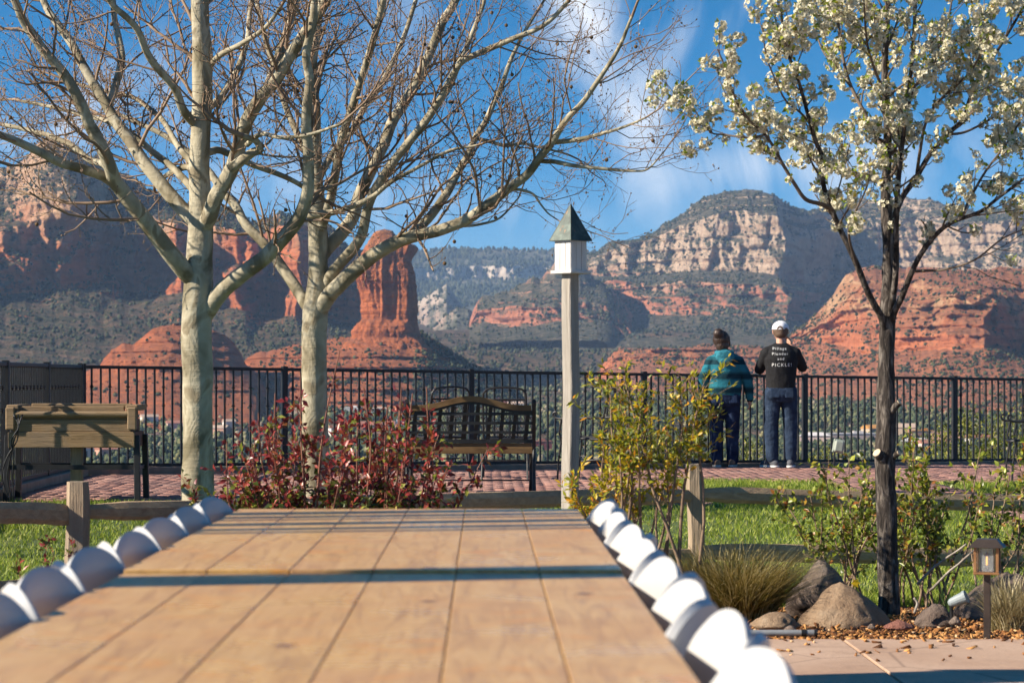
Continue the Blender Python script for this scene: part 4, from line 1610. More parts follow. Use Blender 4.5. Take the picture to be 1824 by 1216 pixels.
T1 = [(353, 915, 29), (352, 860, 28), (352, 800, 27.5), (352, 700, 27), (350, 600, 27), (352, 540, 28), (354, 490, 27), (356, 440, 24), (357, 400, 22), (356, 350, 19.5), (355, 300, 19),
      (357, 250, 18.5), (360, 180, 18.5), (360, 100, 18), (357, 40, 17), (355, -30, 16), (352, -120, 13), (350, -240, 8)]
L1_ = [
    ([(352, 505), (325, 478), (300, 448), (272, 412), (245, 375), (218, 342), (203, 322), (197, 300), (182, 262), (163, 227), (143, 180), (113, 133), (77, 93), (43, 43), (27, 7), (5, -45)], 0, -1.2, 17, 6),
    ([(203, 325), (180, 312), (150, 302), (113, 292), (77, 275), (40, 258), (0, 242), (-60, 222)], -0.35, -0.7, 10, 6),
    ([(200, 312), (185, 292), (160, 285), (132, 262), (92, 245), (50, 232), (5, 222)], -0.3, 0.8, 7, 4),
    ([(356, 402), (335, 382), (300, 344), (275, 312), (253, 283), (230, 247), (205, 213), (190, 187), (167, 153), (143, 113), (127, 80), (97, 37), (80, 7), (60, -45)], 0, 0.9, 14, 6),
    ([(192, 190), (203, 162), (211, 130), (216, 100), (210, 70), (204, 40), (200, 0), (198, -50)], 0.6, 0.7, 7.5, 5),
    ([(352, 225), (334, 207), (323, 190), (313, 160), (297, 140), (280, 122), (264, 100), (252, 72), (240, 50), (222, 30), (200, 10), (185, -15)], 0, -0.8, 8.5, 5),
    ([(360, 412), (372, 385), (387, 347), (412, 300), (427, 253), (440, 213), (467, 170), (490, 143), (510, 110), (533, 73), (567, 20), (578, 0), (592, -45)], 0, -0.9, 15, 8),
    ([(412, 300), (432, 284), (450, 272), (462, 268), (455, 252), (432, 243)], -0.35, -0.3, 10, 5),
    ([(440, 258), (458, 243), (472, 240), (500, 246), (545, 240), (608, 222)], -0.5, -0.6, 5, 2.5),
    ([(474, 165), (492, 110), (503, 75), (516, 40), (530, 0), (536, -45)], -0.45, 0.8, 9, 6),
    ([(365, 560), (392, 522), (420, 497), (450, 474), (480, 450), (506, 423), (528, 395), (542, 361), (548, 330), (548, 275), (545, 233), (547, 190), (552, 140), (546, 95), (556, 40), (560, -30)], 0, -1.0, 16, 6),
    ([(362, 275), (385, 266), (410, 276), (445, 293), (493, 310), (530, 327), (560, 345)], 0, 0.9, 7, 4),
    ([(362, 320), (340, 298), (318, 300), (300, 308), (285, 318)], 0, 0.9, 7, 4),
    ([(350, 345), (310, 300), (270, 268), (230, 235), (190, 215), (150, 205), (90, 190), (40, 180)], 0.1, 1.2, 7, 3),
    ([(352, 300), (318, 262), (290, 215), (262, 190), (235, 175), (190, 165), (130, 150)], 0.1, 1.5, 6, 3),
    ([(362, 200), (395, 170), (420, 130), (440, 80), (445, 40), (452, -20)], 0.1, 1.0, 7, 4),
    ([(362, 130), (390, 100), (430, 80), (470, 50), (500, 10)], 0.1, -0.8, 6, 3),
]
sycamore('left bare sycamore with thick smooth pale trunk and ball seed pods', (353, 912), 21.2, T1, L1_, 301)
T2 = [(563, 890, 25), (561, 840, 24), (560, 780, 24), (560, 680, 23), (560, 600, 23), (562, 555, 24), (567, 505, 20), (567, 460, 17.5), (566, 410, 16.5), (564, 370, 15.5), (563, 320, 12.5), (562, 260, 11), (560, 200, 10.5),
      (556, 120, 9.5), (562, 60, 8.5), (570, 0, 8), (576, -60, 6), (580, -140, 4)]
L2_ = [
    ([(562, 575), (545, 540), (520, 503), (500, 473), (473, 437), (437, 400), (420, 366), (395, 340), (376, 310), (345, 280), (305, 250), (262, 226), (215, 205)], 0, 1.0, 12, 4),
    ([(562, 565), (585, 528), (605, 507), (651, 466), (685, 443), (717, 427), (752, 418), (787, 411), (830, 392), (873, 361), (908, 334), (939, 311), (966, 276), (985, 252), (1005, 217), (1043, 175), (1078, 128), (1105, 78), (1125, 30)], 0, -1.6, 15, 2.5),
    ([(985, 253), (1010, 252), (1040, 246), (1070, 238), (1100, 230), (1125, 222), (1152, 210)], -1.1, -0.5, 5, 1.6),
    ([(960, 286), (990, 290), (1020, 296), (1060, 298), (1100, 302), (1130, 304), (1155, 300), (1184, 268)], -1.0, -0.4, 4.5, 1.2),
    ([(905, 337), (930, 338), (950, 346), (962, 362), (975, 378), (986, 386)], -0.9, -0.2, 3, 1.2),
    ([(690, 442), (712, 430), (733, 419), (764, 388), (795, 345), (811, 314), (834, 276), (849, 241), (873, 202), (888, 167), (905, 120), (925, 75), (950, 30)], -0.4, 0.9, 10, 3),
    ([(846, 246), (870, 250), (900, 260), (930, 256), (960, 262), (1000, 272)], 0.1, 0.9, 4, 2),
    ([(566, 465), (585, 439), (610, 412), (628, 388), (640, 349), (667, 291), (686, 248), (702, 210), (733, 163), (752, 124), (772, 78), (787, 39), (807, 8), (822, -35)], 0, 0.9, 13, 7),
    ([(575, 520), (590, 490), (609, 466), (644, 423), (655, 373), (671, 334), (702, 287), (748, 229), (780, 186), (807, 136), (826, 109), (873, 85), (911, 70), (966, 47), (1001, 12), (1020, -15)], 0, -1.0, 11, 3),
    ([(780, 186), (800, 160), (820, 110), (840, 60), (860, 10), (870, -30)], -0.5, 0.8, 6, 3),
    ([(566, 420), (585, 370), (600, 300), (612, 240), (640, 150), (662, 80), (682, 0), (690, -40)], 0, -0.9, 9, 5),
    ([(548, 384), (575, 381), (600, 377), (636, 365), (667, 349), (694, 326), (740, 300), (800, 270), (850, 258)], -0.25, -0.5, 7, 2),
    ([(562, 330), (590, 280), (620, 245), (650, 190), (690, 130), (720, 60), (740, 0)], 0, 1.1, 7, 4),
    ([(564, 300), (535, 250), (512, 200), (490, 130), (470, 60), (455, -10)], 0, 0.9, 7, 4),
    ([(785, 411), (815, 404), (850, 400), (890, 388), (925, 352)], -0.6, 0.6, 3.5, 1.5),
]
sycamore('right bare sycamore with long limb reaching towards the birdhouse', (562, 888), 23.0, T2, L2_, 302, 0.95)


# ---- blossoming pear
def leaf_arrays(pos, dirv, nrm, L, W, fold=0.25):
    """leaf of 4 triangles: pointed, folded on the midrib"""
    n = len(pos)
    d = dirv / (np.linalg.norm(dirv, axis=1, keepdims=True) + 1e-9)
    s = np.cross(d, nrm); s /= np.linalg.norm(s, axis=1, keepdims=True) + 1e-9
    u = np.cross(s, d)
    L = L[:, None]; W = W[:, None]
    v = [pos, pos + d * L * 0.45 + s * W * 0.5 + u * W * fold, pos + d * L * 0.5, pos + d * L * 0.45 - s * W * 0.5 + u * W * fold, pos + d * L - u * L * 0.08]
    V = np.stack(v, 1)
    F = np.array([(0, 1, 2), (1, 4, 2), (0, 2, 3), (2, 4, 3)])
    return V.reshape(-1, 3), (F[None] + (np.arange(n) * 5)[:, None, None]).reshape(-1, 3)


def blossom_cluster(seed, R0=0.036, nf=26):
    """ball of five-petalled flowers"""
    g = np.random.default_rng(seed)
    V, F, mi = [], [], []
    for k in range(nf):
        d = g.normal(0, 1, 3); d[2] = d[2] * 0.8 + 0.25; d /= np.linalg.norm(d)
        c = d * R0 * (0.7 + 0.45 * g.random())
        a = g.normal(0, 1, 3); s = np.cross(d, a); s /= np.linalg.norm(s); u = np.cross(d, s)
        rr = 0.0135 * (0.8 + 0.4 * g.random())
        for q in range(5):
            t = 2 * math.pi * q / 5 + g.normal(0, .1)
            e = s * math.cos(t) + u * math.sin(t)
            f = np.cross(d, e)
            b = len(V)
            V += [c, c + e * rr * 0.6 + f * rr * 0.42 + d * rr * 0.22, c + e * rr * 1.05 + d * rr * 0.3, c + e * rr * 0.6 - f * rr * 0.42 + d * rr * 0.22]
            F.append((b, b + 1, b + 2, b + 3)); mi.append(0)
        b = len(V)
        h = c + d * rr * 0.16
        V += [h + s * rr * .22, h + u * rr * .22, h - s * rr * .22, h - u * rr * .22]
        F.append((b, b + 1, b + 2, b + 3)); mi.append(1)
    me = bpy.data.meshes.new('blossom_cluster')
    me.from_pydata([tuple(v) for v in V], [], F)
    me.materials.append(M_petal); me.materials.append(M_anther)
    for p, m in zip(me.polygons, mi):
        p.material_index = m
    me.update()
    return me


M_petal = leafmat('pear_petal', [(0, (0.54, 0.50, 0.33)), (0.5, (0.66, 0.61, 0.44)), (1, (0.74, 0.70, 0.56))], 0.6, 0.25, 0.2)
M_anther = simple('pear_anther', (0.14, 0.075, 0.04), (0.36, 0.36, 0.08), 60, 0.8)
M_pleaf = leafmat('pear_leaf', [(0, (0.13, 0.19, 0.015)), (0.5, (0.26, 0.33, 0.03)), (0.85, (0.40, 0.42, 0.05)), (1, (0.30, 0.18, 0.03))], 0.4, 0.4)


def pear_tree():
    g = np.random.default_rng(404)
    depth = 13.7
    b = P(1582, 1090, depth)
    b = Vector((b.x, b.y, float(gz(b.x, b.y))))
    bo = np.array(b)
    root = thing('pear_tree', b, 'young pear tree in white blossom with dark slender trunk beside the boulder', 'tree')
    tr = [(1584, 1095, 21), (1583, 1060, 19), (1581, 1000, 18.5), (1579, 900, 18), (1577, 850, 17), (1577, 800, 17.5), (1579, 740, 17), (1578, 690, 15.5), (1578, 640, 14), (1580, 585, 14), (1582, 545, 14.5), (1582, 500, 10.5), (1582, 450, 9.5), (1580, 400, 9.5),
          (1578, 340, 9), (1580, 280, 8), (1580, 200, 7), (1576, 120, 6), (1580, 40, 5), (1582, -50, 4)]
    q, r = smooth_poly([tuple(P(x, y, depth)) for x, y, _ in tr], [a * depth / FPX for _, _, a in tr], 6)
    q[0, 2] = b.z - 0.08
    V, F = tube_arrays([(q - bo, r)], 24, False)
    ang = np.arctan2(V[:, 1], V[:, 0])
    lump = 0.0085 * fbm(V[:, 0] * 40, V[:, 1] * 40, V[:, 2] * 7, 4, 5)
    V[:, :2] += lump[:, None] * np.stack([np.cos(ang), np.sin(ang)], -1)
    put('trunk', mesh_np('trunk', V, F), M_pear, root, smooth=True)
    # pruned stubs
    for (x0, y0, x1, y1, r0) in ((1577, 822, 1562, 806, 9), (1585, 735, 1602, 716, 6), (1588, 815, 1601, 806, 5)):
        a, c = P(x0, y0, depth - 0.02), P(x1, y1, depth - 0.06)
        st = MB().tube([a - b, (a + c) / 2 - b, c - b], [r0 * 1.3 * depth / FPX, r0 * depth / FPX, r0 * 0.95 * depth / FPX], 12)
        st.obj('pruned_stub', M_pear, root, smooth=False)
        n = (c - a).normalized()
        MB().tube([c - b, c - b + n * 0.003], [r0 * 0.85 * depth / FPX] * 2, 12).obj('cut_face', M_cut, root)
    limbs = [
        ([(1580, 600), (1570, 565), (1558, 543), (1545, 518), (1530, 480), (1516, 448), (1494, 403), (1479, 366), (1466, 326), (1465, 281), (1453, 252), (1442, 215), (1431, 174), (1420, 137), (1405, 100), (1395, 55), (1390, 0)], 0, -0.6, 8.5, 3),
        ([(1482, 372), (1461, 363), (1435, 355), (1416, 329), (1394, 292), (1376, 259), (1357, 233), (1335, 215), (1309, 174), (1294, 126), (1278, 88)], -0.3, -0.3, 5.5, 1.8),
        ([(1362, 240), (1340, 246), (1318, 244), (1290, 240), (1265, 235), (1240, 200), (1228, 172)], -0.5, 0.4, 3, 1.4),
        ([(1578, 345), (1568, 326), (1535, 315), (1505, 303), (1472, 289), (1445, 275), (1415, 262), (1385, 245)], 0, 0.6, 6.5, 2),
        ([(1580, 290), (1567, 255), (1553, 229), (1531, 185), (1513, 148), (1503, 110), (1496, 70), (1492, 15), (1490, -40)], 0, 0.5, 6, 2.5),
        ([(1584, 560), (1592, 520), (1596, 470), (1596, 407), (1598, 360), (1601, 315), (1608, 250), (1616, 185), (1624, 111), (1630, 20), (1634, -40)], -0.02, -0.5, 8, 3.5),
        ([(1586, 580), (1594, 553), (1606, 530), (1619, 497), (1636, 460), (1659, 427), (1682, 405), (1705, 392), (1746, 377), (1779, 352), (1824, 318), (1870, 280)], 0, -0.6, 8, 3),
        ([(1705, 392), (1716, 377), (1731, 348), (1757, 303), (1794, 255), (1816, 218), (1840, 180)], -0.35, 0.4, 4, 2),
        ([(1590, 400), (1605, 355), (1631, 318), (1657, 274), (1690, 237), (1716, 211), (1731, 167), (1764, 111), (1809, 37), (1840, -20)], 0, 0.6, 7.5, 3),
        ([(1633, 310), (1640, 262), (1648, 222), (1668, 185), (1700, 155), (1727, 130), (1745, 100), (1770, 50)], 0.2, -0.7, 4, 2),
        ([(1626, 483), (1655, 482), (1683, 480), (1736, 463), (1789, 423), (1850, 400)], -0.1, -0.4, 3.5, 1.5),
        ([(1582, 230), (1600, 190), (1640, 140), (1670, 90), (1690, 30), (1700, -30)], 0, 0.7, 5, 2),
        ([(1580, 170), (1560, 130), (1545, 80), (1540, 20), (1538, -30)], 0, -0.6, 4, 2),
        ([(1690, 240), (1720, 235), (1760, 215), (1800, 190), (1840, 160)], 0.4, 0.2, 3.5, 1.6),
        ([(1442, 220), (1425, 200), (1400, 180), (1380, 140), (1365, 100), (1358, 50)], -0.35, -0.4, 3, 1.5),
        ([(1513, 150), (1490, 120), (1465, 90), (1450, 40), (1445, -10)], 0.3, 0.3, 3, 1.5),
        ([(1525, 470), (1512, 420), (1520, 385), (1545, 330), (1550, 280)], -0.2, -0.5, 3.5, 1.5),
    ]
    polys = []
    for (p, d0, doff, r0, r1) in limbs:
        qq, rr = px_poly(p, depth + d0, doff, r0 * 0.78, r1 * 0.7)
        V, F = tube_arrays([(qq - bo, rr)], 9, False)
        put('limb', mesh_np('limb', V, F), M_pear if r0 > 6 else M_peartwig, root, smooth=True)
        polys.append((qq, rr))
    polys.append((q[len(q) // 2:], r[len(r) // 2:]))
    l1, l2 = [], []
    for qq, rr in polys:
        l1 += branch_out(qq, rr, g, 0.062, (0.14, 0.5), (25, 60), 0.14, 0.32, 0.45, 0.0024, 4, 0.16)
    for qq, rr in l1:
        l2 += branch_out(qq, rr, g, 0.09, (0.05, 0.14), (30, 60), 0.12, 0.3, 0.7, 0.0016, 3, 0.18)
    kind(put('twigs', tubes_mesh('twigs', [(a - bo, c) for a, c in l1 + l2], 4), M_peartwig, root), 'stuff')
    # clusters of flowers at spur ends, thicker towards the top of the crown
    cand = []
    for a, c in l1 + l2:
        cand.append(a[-1])
    for a, c in l1:
        cand.append(a[len(a) // 2])
    for qq, rr in polys:
        for k in range(len(qq) // 3, len(qq), 3):
            cand.append(qq[k] + g.normal(0, 0.02, 3))
    cand = np.array(cand)
    cz = (CZ - cand[:, 2]) / cand[:, 1] * FPX + HY
    cp = cand[:, 0] / cand[:, 1] * FPX + CX
    want = np.interp(cz, [-60, 180, 330, 420, 500, 560], [1.0, 0.95, 0.75, 0.42, 0.14, 0.0])
    keep = (g.random(len(cand)) < want) & (cz < 560)
    cand, cz, cp = cand[keep], cz[keep], cp[keep]
    # thin out those that sit inside each other
    sel = []
    for i in g.permutation(len(cand)):
        if all(np.sum((cand[i] - cand[j]) ** 2) > 0.047 ** 2 for j in sel):
            sel.append(i)
        if len(sel) > 1150:
            break
    inframe = [i for i in sel if -20 < cz[i] and cp[i] < 1845]
    rest = [i for i in sel if i not in set(inframe)]
    var = [blossom_cluster(500 + k, 0.021 + 0.0032 * k, 14 + 4 * k) for k in range(6)]
    order = inframe[:300]
    for i in order:
        o = bpy.data.objects.new('blossom_cluster', var[g.integers(0, 6)])
        COL.objects.link(o)
        o.parent = root
        o.location = tuple(cand[i] - bo)
        o.rotation_euler = tuple(g.random(3) * 6.28)
        s = 0.8 + 0.4 * g.random()
        o.scale = (s, s, s)
    more = inframe[300:] + rest
    if more:
        bm = bmesh.new()
        for i in more[:700]:
            s = 0.75 + 0.4 * g.random()
            M = Matrix.Translation(tuple(cand[i] - bo)) @ Matrix.Rotation(g.random() * 6.28, 4, (g.random(), g.random(), 1)) @ Matrix.Scale(s, 4)
            n0 = len(bm.verts)
            bm.from_mesh(var[g.integers(0, 6)])
            bm.verts.ensure_lookup_table()
            bmesh.ops.transform(bm, matrix=M, verts=bm.verts[n0:])
        me = bpy.data.meshes.new('blossoms')
        bm.to_mesh(me); bm.free()
        me.materials.append(M_petal); me.materials.append(M_anther)
        kind(put('blossoms', me, None, root), 'stuff')
    # young leaves round the clusters
    n = 0
    pos, dv = [], []
    for i in sel:
        k = g.integers(3, 9)
        for _ in range(k):
            d = g.normal(0, 1, 3) + np.array([0, 0, 0.25]); d /= np.linalg.norm(d)
            pos.append(cand[i] + d * 0.022); dv.append(d + g.normal(0, .3, 3))
    pos, dv = np.array(pos), np.array(dv)
    V, F = leaf_arrays(pos - bo, dv, g.normal(0, 1, pos.shape), 0.022 + 0.018 * g.random(len(pos)), 0.013 + 0.009 * g.random(len(pos)))
    kind(put('leaves', mesh_np('leaves', V, F), M_pleaf, root), 'stuff')


M_cut = simple('cut_wood', (0.62, 0.45, 0.27), (0.75, 0.58, 0.38), 30, 0.7)
pear_tree()


# ---- shrubs
M_cane = simple('rose_cane', (0.12, 0.04, 0.03), (0.28, 0.12, 0.07), 6, 0.6)
M_canebark = simple('shrub_bark', (0.14, 0.09, 0.055), (0.30, 0.21, 0.135), 10, 0.85, 0.003)
M_redleaf = leafmat('red_leaf', [(0, (0.09, 0.014, 0.016)), (0.3, (0.26, 0.035, 0.035)), (0.55, (0.45, 0.075, 0.06)), (0.72, (0.36, 0.09, 0.04)), (0.8, (0.12, 0.13, 0.02)), (0.92, (0.22, 0.26, 0.03)), (1, (0.4, 0.36, 0.07))], 0.35, 0.25, 0.5)
M_grnleaf = leafmat('green_leaf', [(0, (0.035, 0.055, 0.012)), (0.5, (0.10, 0.14, 0.022)), (0.85, (0.24, 0.28, 0.04)), (1, (0.36, 0.3, 0.05))], 0.4, 0.3, 0.4)
M_roseleaf = leafmat('rose_leaf', [(0, (0.09, 0.11, 0.012)), (0.45, (0.26, 0.31, 0.03)), (0.75, (0.42, 0.44, 0.05)), (0.88, (0.38, 0.2, 0.035)), (1, (0.34, 0.10, 0.03))], 0.35, 0.35, 0.45)
M_yelleaf = leafmat('yellow_leaf', [(0, (0.16, 0.18, 0.012)), (0.35, (0.36, 0.36, 0.02)), (0.65, (0.58, 0.48, 0.025)), (0.88, (0.68, 0.38, 0.025)), (1, (0.6, 0.2, 0.03))], 0.4, 0.4, 0.35)


def shrub(name, label, cat, bases, seed, H, spread, ncane, cane_r, cane_mat, sets, sub=0.10, subL=(0.1, 0.3), group=None, lean=0.35, bare=0.2, side=0.55):
    """bases: stems rise from these ground points; sets: list of (leaf material, leaves per shoot, length, width, z range, part name)"""
    g = np.random.default_rng(seed)
    c = np.mean(np.array([[q.x, q.y] for q in bases]), axis=0)
    b = Vector((c[0], c[1], float(gz(c[0], c[1]))))
    bo = np.array(b)
    root = thing(name, b, label, cat, group)
    canes, shoots = [], []
    for k in range(ncane):
        q = bases[k % len(bases)]
        p = np.array([q.x + g.normal(0, 0.04), q.y + g.normal(0, 0.05), float(gz(q.x, q.y)) - 0.03])
        L = H * (0.55 + 0.5 * g.random())
        d = np.array([g.normal(0, lean), g.normal(0, lean), 1.0])
        pts = wander(p, d, L, g, 7, 0.10, 0.10)
        canes.append((pts, np.linspace(cane_r * (0.7 + 0.5 * g.random()), cane_r * 0.35, len(pts))))
        shoots += branch_out(pts, canes[-1][1], g, sub, subL, (25, 65), 0.06, bare, side, 0.0016, 4, 0.2)
        shoots.append((pts[-3:], np.array([0.002, 0.002, 0.0016])))
    for a, r in canes:
        put('cane', tubes_mesh('cane', [(a - bo, r)], 7), cane_mat, root, smooth=True)
    kind(put('shoots', tubes_mesh('shoots', [(a - bo, r) for a, r in shoots], 3), cane_mat, root), 'stuff')
    for (mat, per, Ls, Ws, zr, nm) in sets:
        pos, dv = [], []
        for a, r in shoots:
            for _ in range(g.poisson(per)):
                f = g.random() * (len(a) - 1)
                i = int(f); f -= i
                p = a[i] * (1 - f) + a[i + 1] * f
                if not (zr[0] < p[2] - b.z < zr[1] + g.normal(0, 0.06)):
                    continue
                t = a[i + 1] - a[i]; t /= np.linalg.norm(t) + 1e-9
                d = t * 0.5 + g.normal(0, 0.6, 3); d[2] += 0.05
                pos.append(p + d * 0.006); dv.append(d)
        if not pos:
            continue
        pos, dv = np.array(pos), np.array(dv)
        nn = g.normal(0, 0.6, pos.shape) + np.array([0, -0.3, 0.8])
        V, F = leaf_arrays(pos - bo, dv, nn, Ls[0] + (Ls[1] - Ls[0]) * g.random(len(pos)), Ws[0] + (Ws[1] - Ws[0]) * g.random(len(pos)), 0.2)
        kind(put(nm, mesh_np(nm, V, F), mat, root), 'stuff')
    return root


red_sets = lambda per: [(M_redleaf, per * 1.5, (0.028, 0.058), (0.015, 0.029), (0.1, 3), 'red_leaves'), (M_grnleaf, per * 1.3, (0.03, 0.058), (0.02, 0.036), (0.05, 0.66), 'green_leaves')]
def B(*pxs, d=13.2):
    return [Vector(((p - CX) * d / FPX, d + o_, 0)) for p, o_ in pxs]


shrub('rose_bush', 'small red leaved rose bush beside the left sycamore trunk', 'shrub', B((400, 0.0), (420, 0.1)), 61, 0.80, 0.2, 14, 0.006, M_cane, red_sets(4.4), 0.06, (0.06, 0.2), 'red rose bushes at the rail fence', 0.34)
shrub('rose_bush', 'red leaved rose bush with green leaves in front of the right sycamore', 'shrub', B((500, 0.05), (540, 0), (580, 0.1), d=13.1), 62, 1.08, 0.2, 27, 0.007, M_cane, red_sets(4.8), 0.055, (0.06, 0.22), 'red rose bushes at the rail fence', 0.32)
shrub('rose_bush', 'tall red leaved rose bush in front of the left end of the bench', 'shrub', B((640, 0.05), (690, 0), (730, 0.1), d=13.1), 63, 1.12, 0.2, 27, 0.007, M_cane, red_sets(4.8), 0.055, (0.06, 0.22), 'red rose bushes at the rail fence', 0.30)
shrub('rose_bush', 'low red tipped rose seedling at the foot of the left fence post', 'shrub', B((140, 0.0), (60, 0.05), d=12.9), 64, 0.46, 0.2, 8, 0.004, M_cane, [(M_redleaf, 2.6, (0.022, 0.045), (0.012, 0.022), (0.15, 3), 'red_leaves'), (M_grnleaf, 2.2, (0.022, 0.045), (0.014, 0.026), (0.05, 3), 'green_leaves')], 0.06, (0.05, 0.15), None, 0.3)
# a few canes that stand above the rest
def tall_canes(label, spots, seed):
    g = np.random.default_rng(seed)
    b = P(spots[0][0], 0, 13.0); b = Vector((b.x, 13.0, float(gz(b.x, 13.0)))); bo = np.array(b)
    root = thing('rose_bush', b, label, 'shrub')
    canes, pos, dv = [], [], []
    for (px, py, dx) in spots:
        top = P(px, py, 13.0); bot = P(px + dx, 900, 13.05)
        pts, r = smooth_poly([tuple(bot - Vector((0, 0, 0.5))), tuple(bot), tuple(bot.lerp(top, 0.5) + Vector((g.normal(0, .015), 0, 0))), tuple(top)], [0.006, 0.005, 0.0045, 0.003], 5)
        canes.append((pts, r))
        for k in range(20):
            f = 1 - 0.32 * g.random() ** 1.4
            i = int(f * (len(pts) - 2))
            d = g.normal(0, 0.7, 3); d[2] += 0.5
            pos.append(pts[i] + d * 0.012); dv.append(d)
    for a, r in canes:
        put('cane', tubes_mesh('cane', [(a - bo, r)], 7), M_cane, root, smooth=True)
    pos, dv = np.array(pos), np.array(dv)
    V, F = leaf_arrays(pos - bo, dv, g.normal(0, 1, pos.shape), 0.025 + 0.02 * g.random(len(pos)), 0.012 + 0.01 * g.random(len(pos)))
    kind(put('red_leaves', mesh_np('red_leaves', V, F), M_redleaf, root), 'stuff')


tall_canes('long upright red rose canes rising above the red rose bushes', [(490, 700, 10), (535, 665, 8), (605, 625, -40), (648, 690, 5), (715, 690, -8), (735, 700, -20), (760, 690, 0), (460, 735, 20), (690, 725, 0)], 65)

def nandina():
    yset = [(M_yelleaf, 12, (0.024, 0.052), (0.010, 0.019), (0.62, 3), 'yellow_leaves'), (M_grnleaf, 7, (0.024, 0.048), (0.010, 0.018), (0.75, 3), 'green_leaves')]
    shrub('nandina_shrub', 'yellow green leafy shrub on bare brown stems right of the birdhouse pole', 'shrub', B((1095, 0), (1130, 0.05), (1165, 0), (1195, .05), (1225, 0), d=12.9), 71, 1.27, 0.2, 15, 0.011, M_canebark, yset, 0.042, (0.10, 0.40), None, 0.13, 0.62, 0.3)
    yset = [(M_yelleaf, 20, (0.024, 0.052), (0.010, 0.019), (0.5, 3), 'yellow_leaves')]
    shrub('nandina_shrub', 'small golden leafed shrub close beside the birdhouse pole', 'shrub', B((1060, 0), (1085, 0.05), (1105, 0), d=13.0), 72, 0.95, 0.2, 9, 0.009, M_canebark, yset, 0.06, (0.08, 0.22), None, 0.16, 0.6, 0.3)


nandina()
rset = lambda p: [(M_roseleaf, p * 2.4, (0.026, 0.05), (0.017, 0.032), (0.14, 3), 'leaves'), (M_grnleaf, p * 0.9, (0.024, 0.046), (0.016, 0.03), (0.05, 0.7), 'dark_leaves')]
shrub('rose_bush', 'green rose bush growing through the rails left of the pear trunk', 'shrub', B((1500, 0.1), (1530, 0), (1470, 0.1), (1545, .1), d=14.6), 81, 0.92, 0.2, 13, 0.008, M_canebark, rset(2.7), 0.065, (0.07, 0.26), 'green rose bushes at the rail fence', 0.40, 0.35)
shrub('rose_bush', 'full green rose bush growing through the rails right of the pear trunk', 'shrub', B((1620, 0.1), (1650, 0), (1680, 0.1), d=14.6), 82, 0.98, 0.2, 15, 0.008, M_canebark, rset(3.2), 0.065, (0.07, 0.26), 'green rose bushes at the rail fence', 0.30, 0.3)
shrub('rose_bush', 'green rose bush at the right edge behind the lantern', 'shrub', B((1760, 0.1), (1800, 0), d=14.9), 83, 0.98, 0.2, 10, 0.008, M_canebark, rset(2.6), 0.065, (0.07, 0.26), 'green rose bushes at the rail fence', 0.5, 0.35)


# ---- grass clumps
def grass_clump(label, px, py, d, H, rad, n, seed, stops):
    g = np.random.default_rng(seed)
    b = P(px, py, d); b = Vector((b.x, b.y, float(gz(b.x, b.y)))); bo = np.array(b)
    root = thing('grass_clump', b, label, 'grass')
    V, F = [], []
    a = g.random(n) * 6.283
    rr = rad * 0.45 * np.sqrt(g.random(n))
    p0 = np.stack([np.cos(a) * rr, np.sin(a) * rr, 0 * a], -1)
    a2 = a + g.normal(0, 0.7, n)
    out = (0.2 + 0.8 * g.random(n)) * rad * 1.25
    h = H * (0.5 + 0.6 * g.random(n))
    K = 6
    t = np.linspace(0, 1, K)
    dirn = np.stack([np.cos(a2), np.sin(a2), 0 * a2], -1)
    side = np.stack([-np.sin(a2), np.cos(a2), 0 * a2], -1) * (0.0018 + 0.0022 * g.random(n))[:, None]
    droop = g.random(n) * 0.8
    pts = p0[:, None] + dirn[:, None] * (out[:, None] * t[None] ** 1.6)[..., None]
    pts[..., 2] += h[:, None] * (t[None] * (1.0 + 0.3 * droop[:, None]) - 0.75 * droop[:, None] * t[None] ** 2.6)
    w = (1 - t ** 2)[None, :, None] * side[:, None]
    L, R_ = pts - w, pts + w
    VV = np.stack([L, R_], 2).reshape(n, K * 2, 3)
    f = np.array([(2 * i, 2 * i + 1, 2 * i + 3, 2 * i + 2) for i in range(K - 1)])
    FF = (f[None] + (np.arange(n) * K * 2)[:, None, None]).reshape(-1, 4)
    kind(put('blades', mesh_np('blades', VV.reshape(-1, 3), FF), leafmat('dry_blade', stops, 0.55, 0.3), root), 'stuff')


DRY = [(0, (0.08, 0.065, 0.015)), (0.35, (0.22, 0.18, 0.04)), (0.7, (0.44, 0.33, 0.11)), (1, (0.7, 0.58, 0.3))]
grass_clump('large tawny ornamental grass clump behind the right row of chairs', 1310, 1078, 13.0, 0.42, 0.42, 3600, 91, DRY)
grass_clump('tawny grass clump left of the large one under the yellow shrub', 1215, 1060, 13.2, 0.36, 0.26, 1500, 92, DRY)
grass_clump('dry straw grass clump right of the lantern', 1800, 1095, 12.3, 0.30, 0.2, 700, 93, [(0, (0.16, 0.13, 0.05)), (0.5, (0.42, 0.34, 0.17)), (1, (0.62, 0.54, 0.34))])
grass_clump('small green iris leaves left of the lantern', 1690, 1050, 14.0, 0.22, 0.07, 40, 94, [(0, (0.03, 0.06, 0.02)), (1, (0.10, 0.16, 0.04))])


# ============================================================ garden furniture
def rotz(a):
    return Matrix.Rotation(a, 3, 'Z')


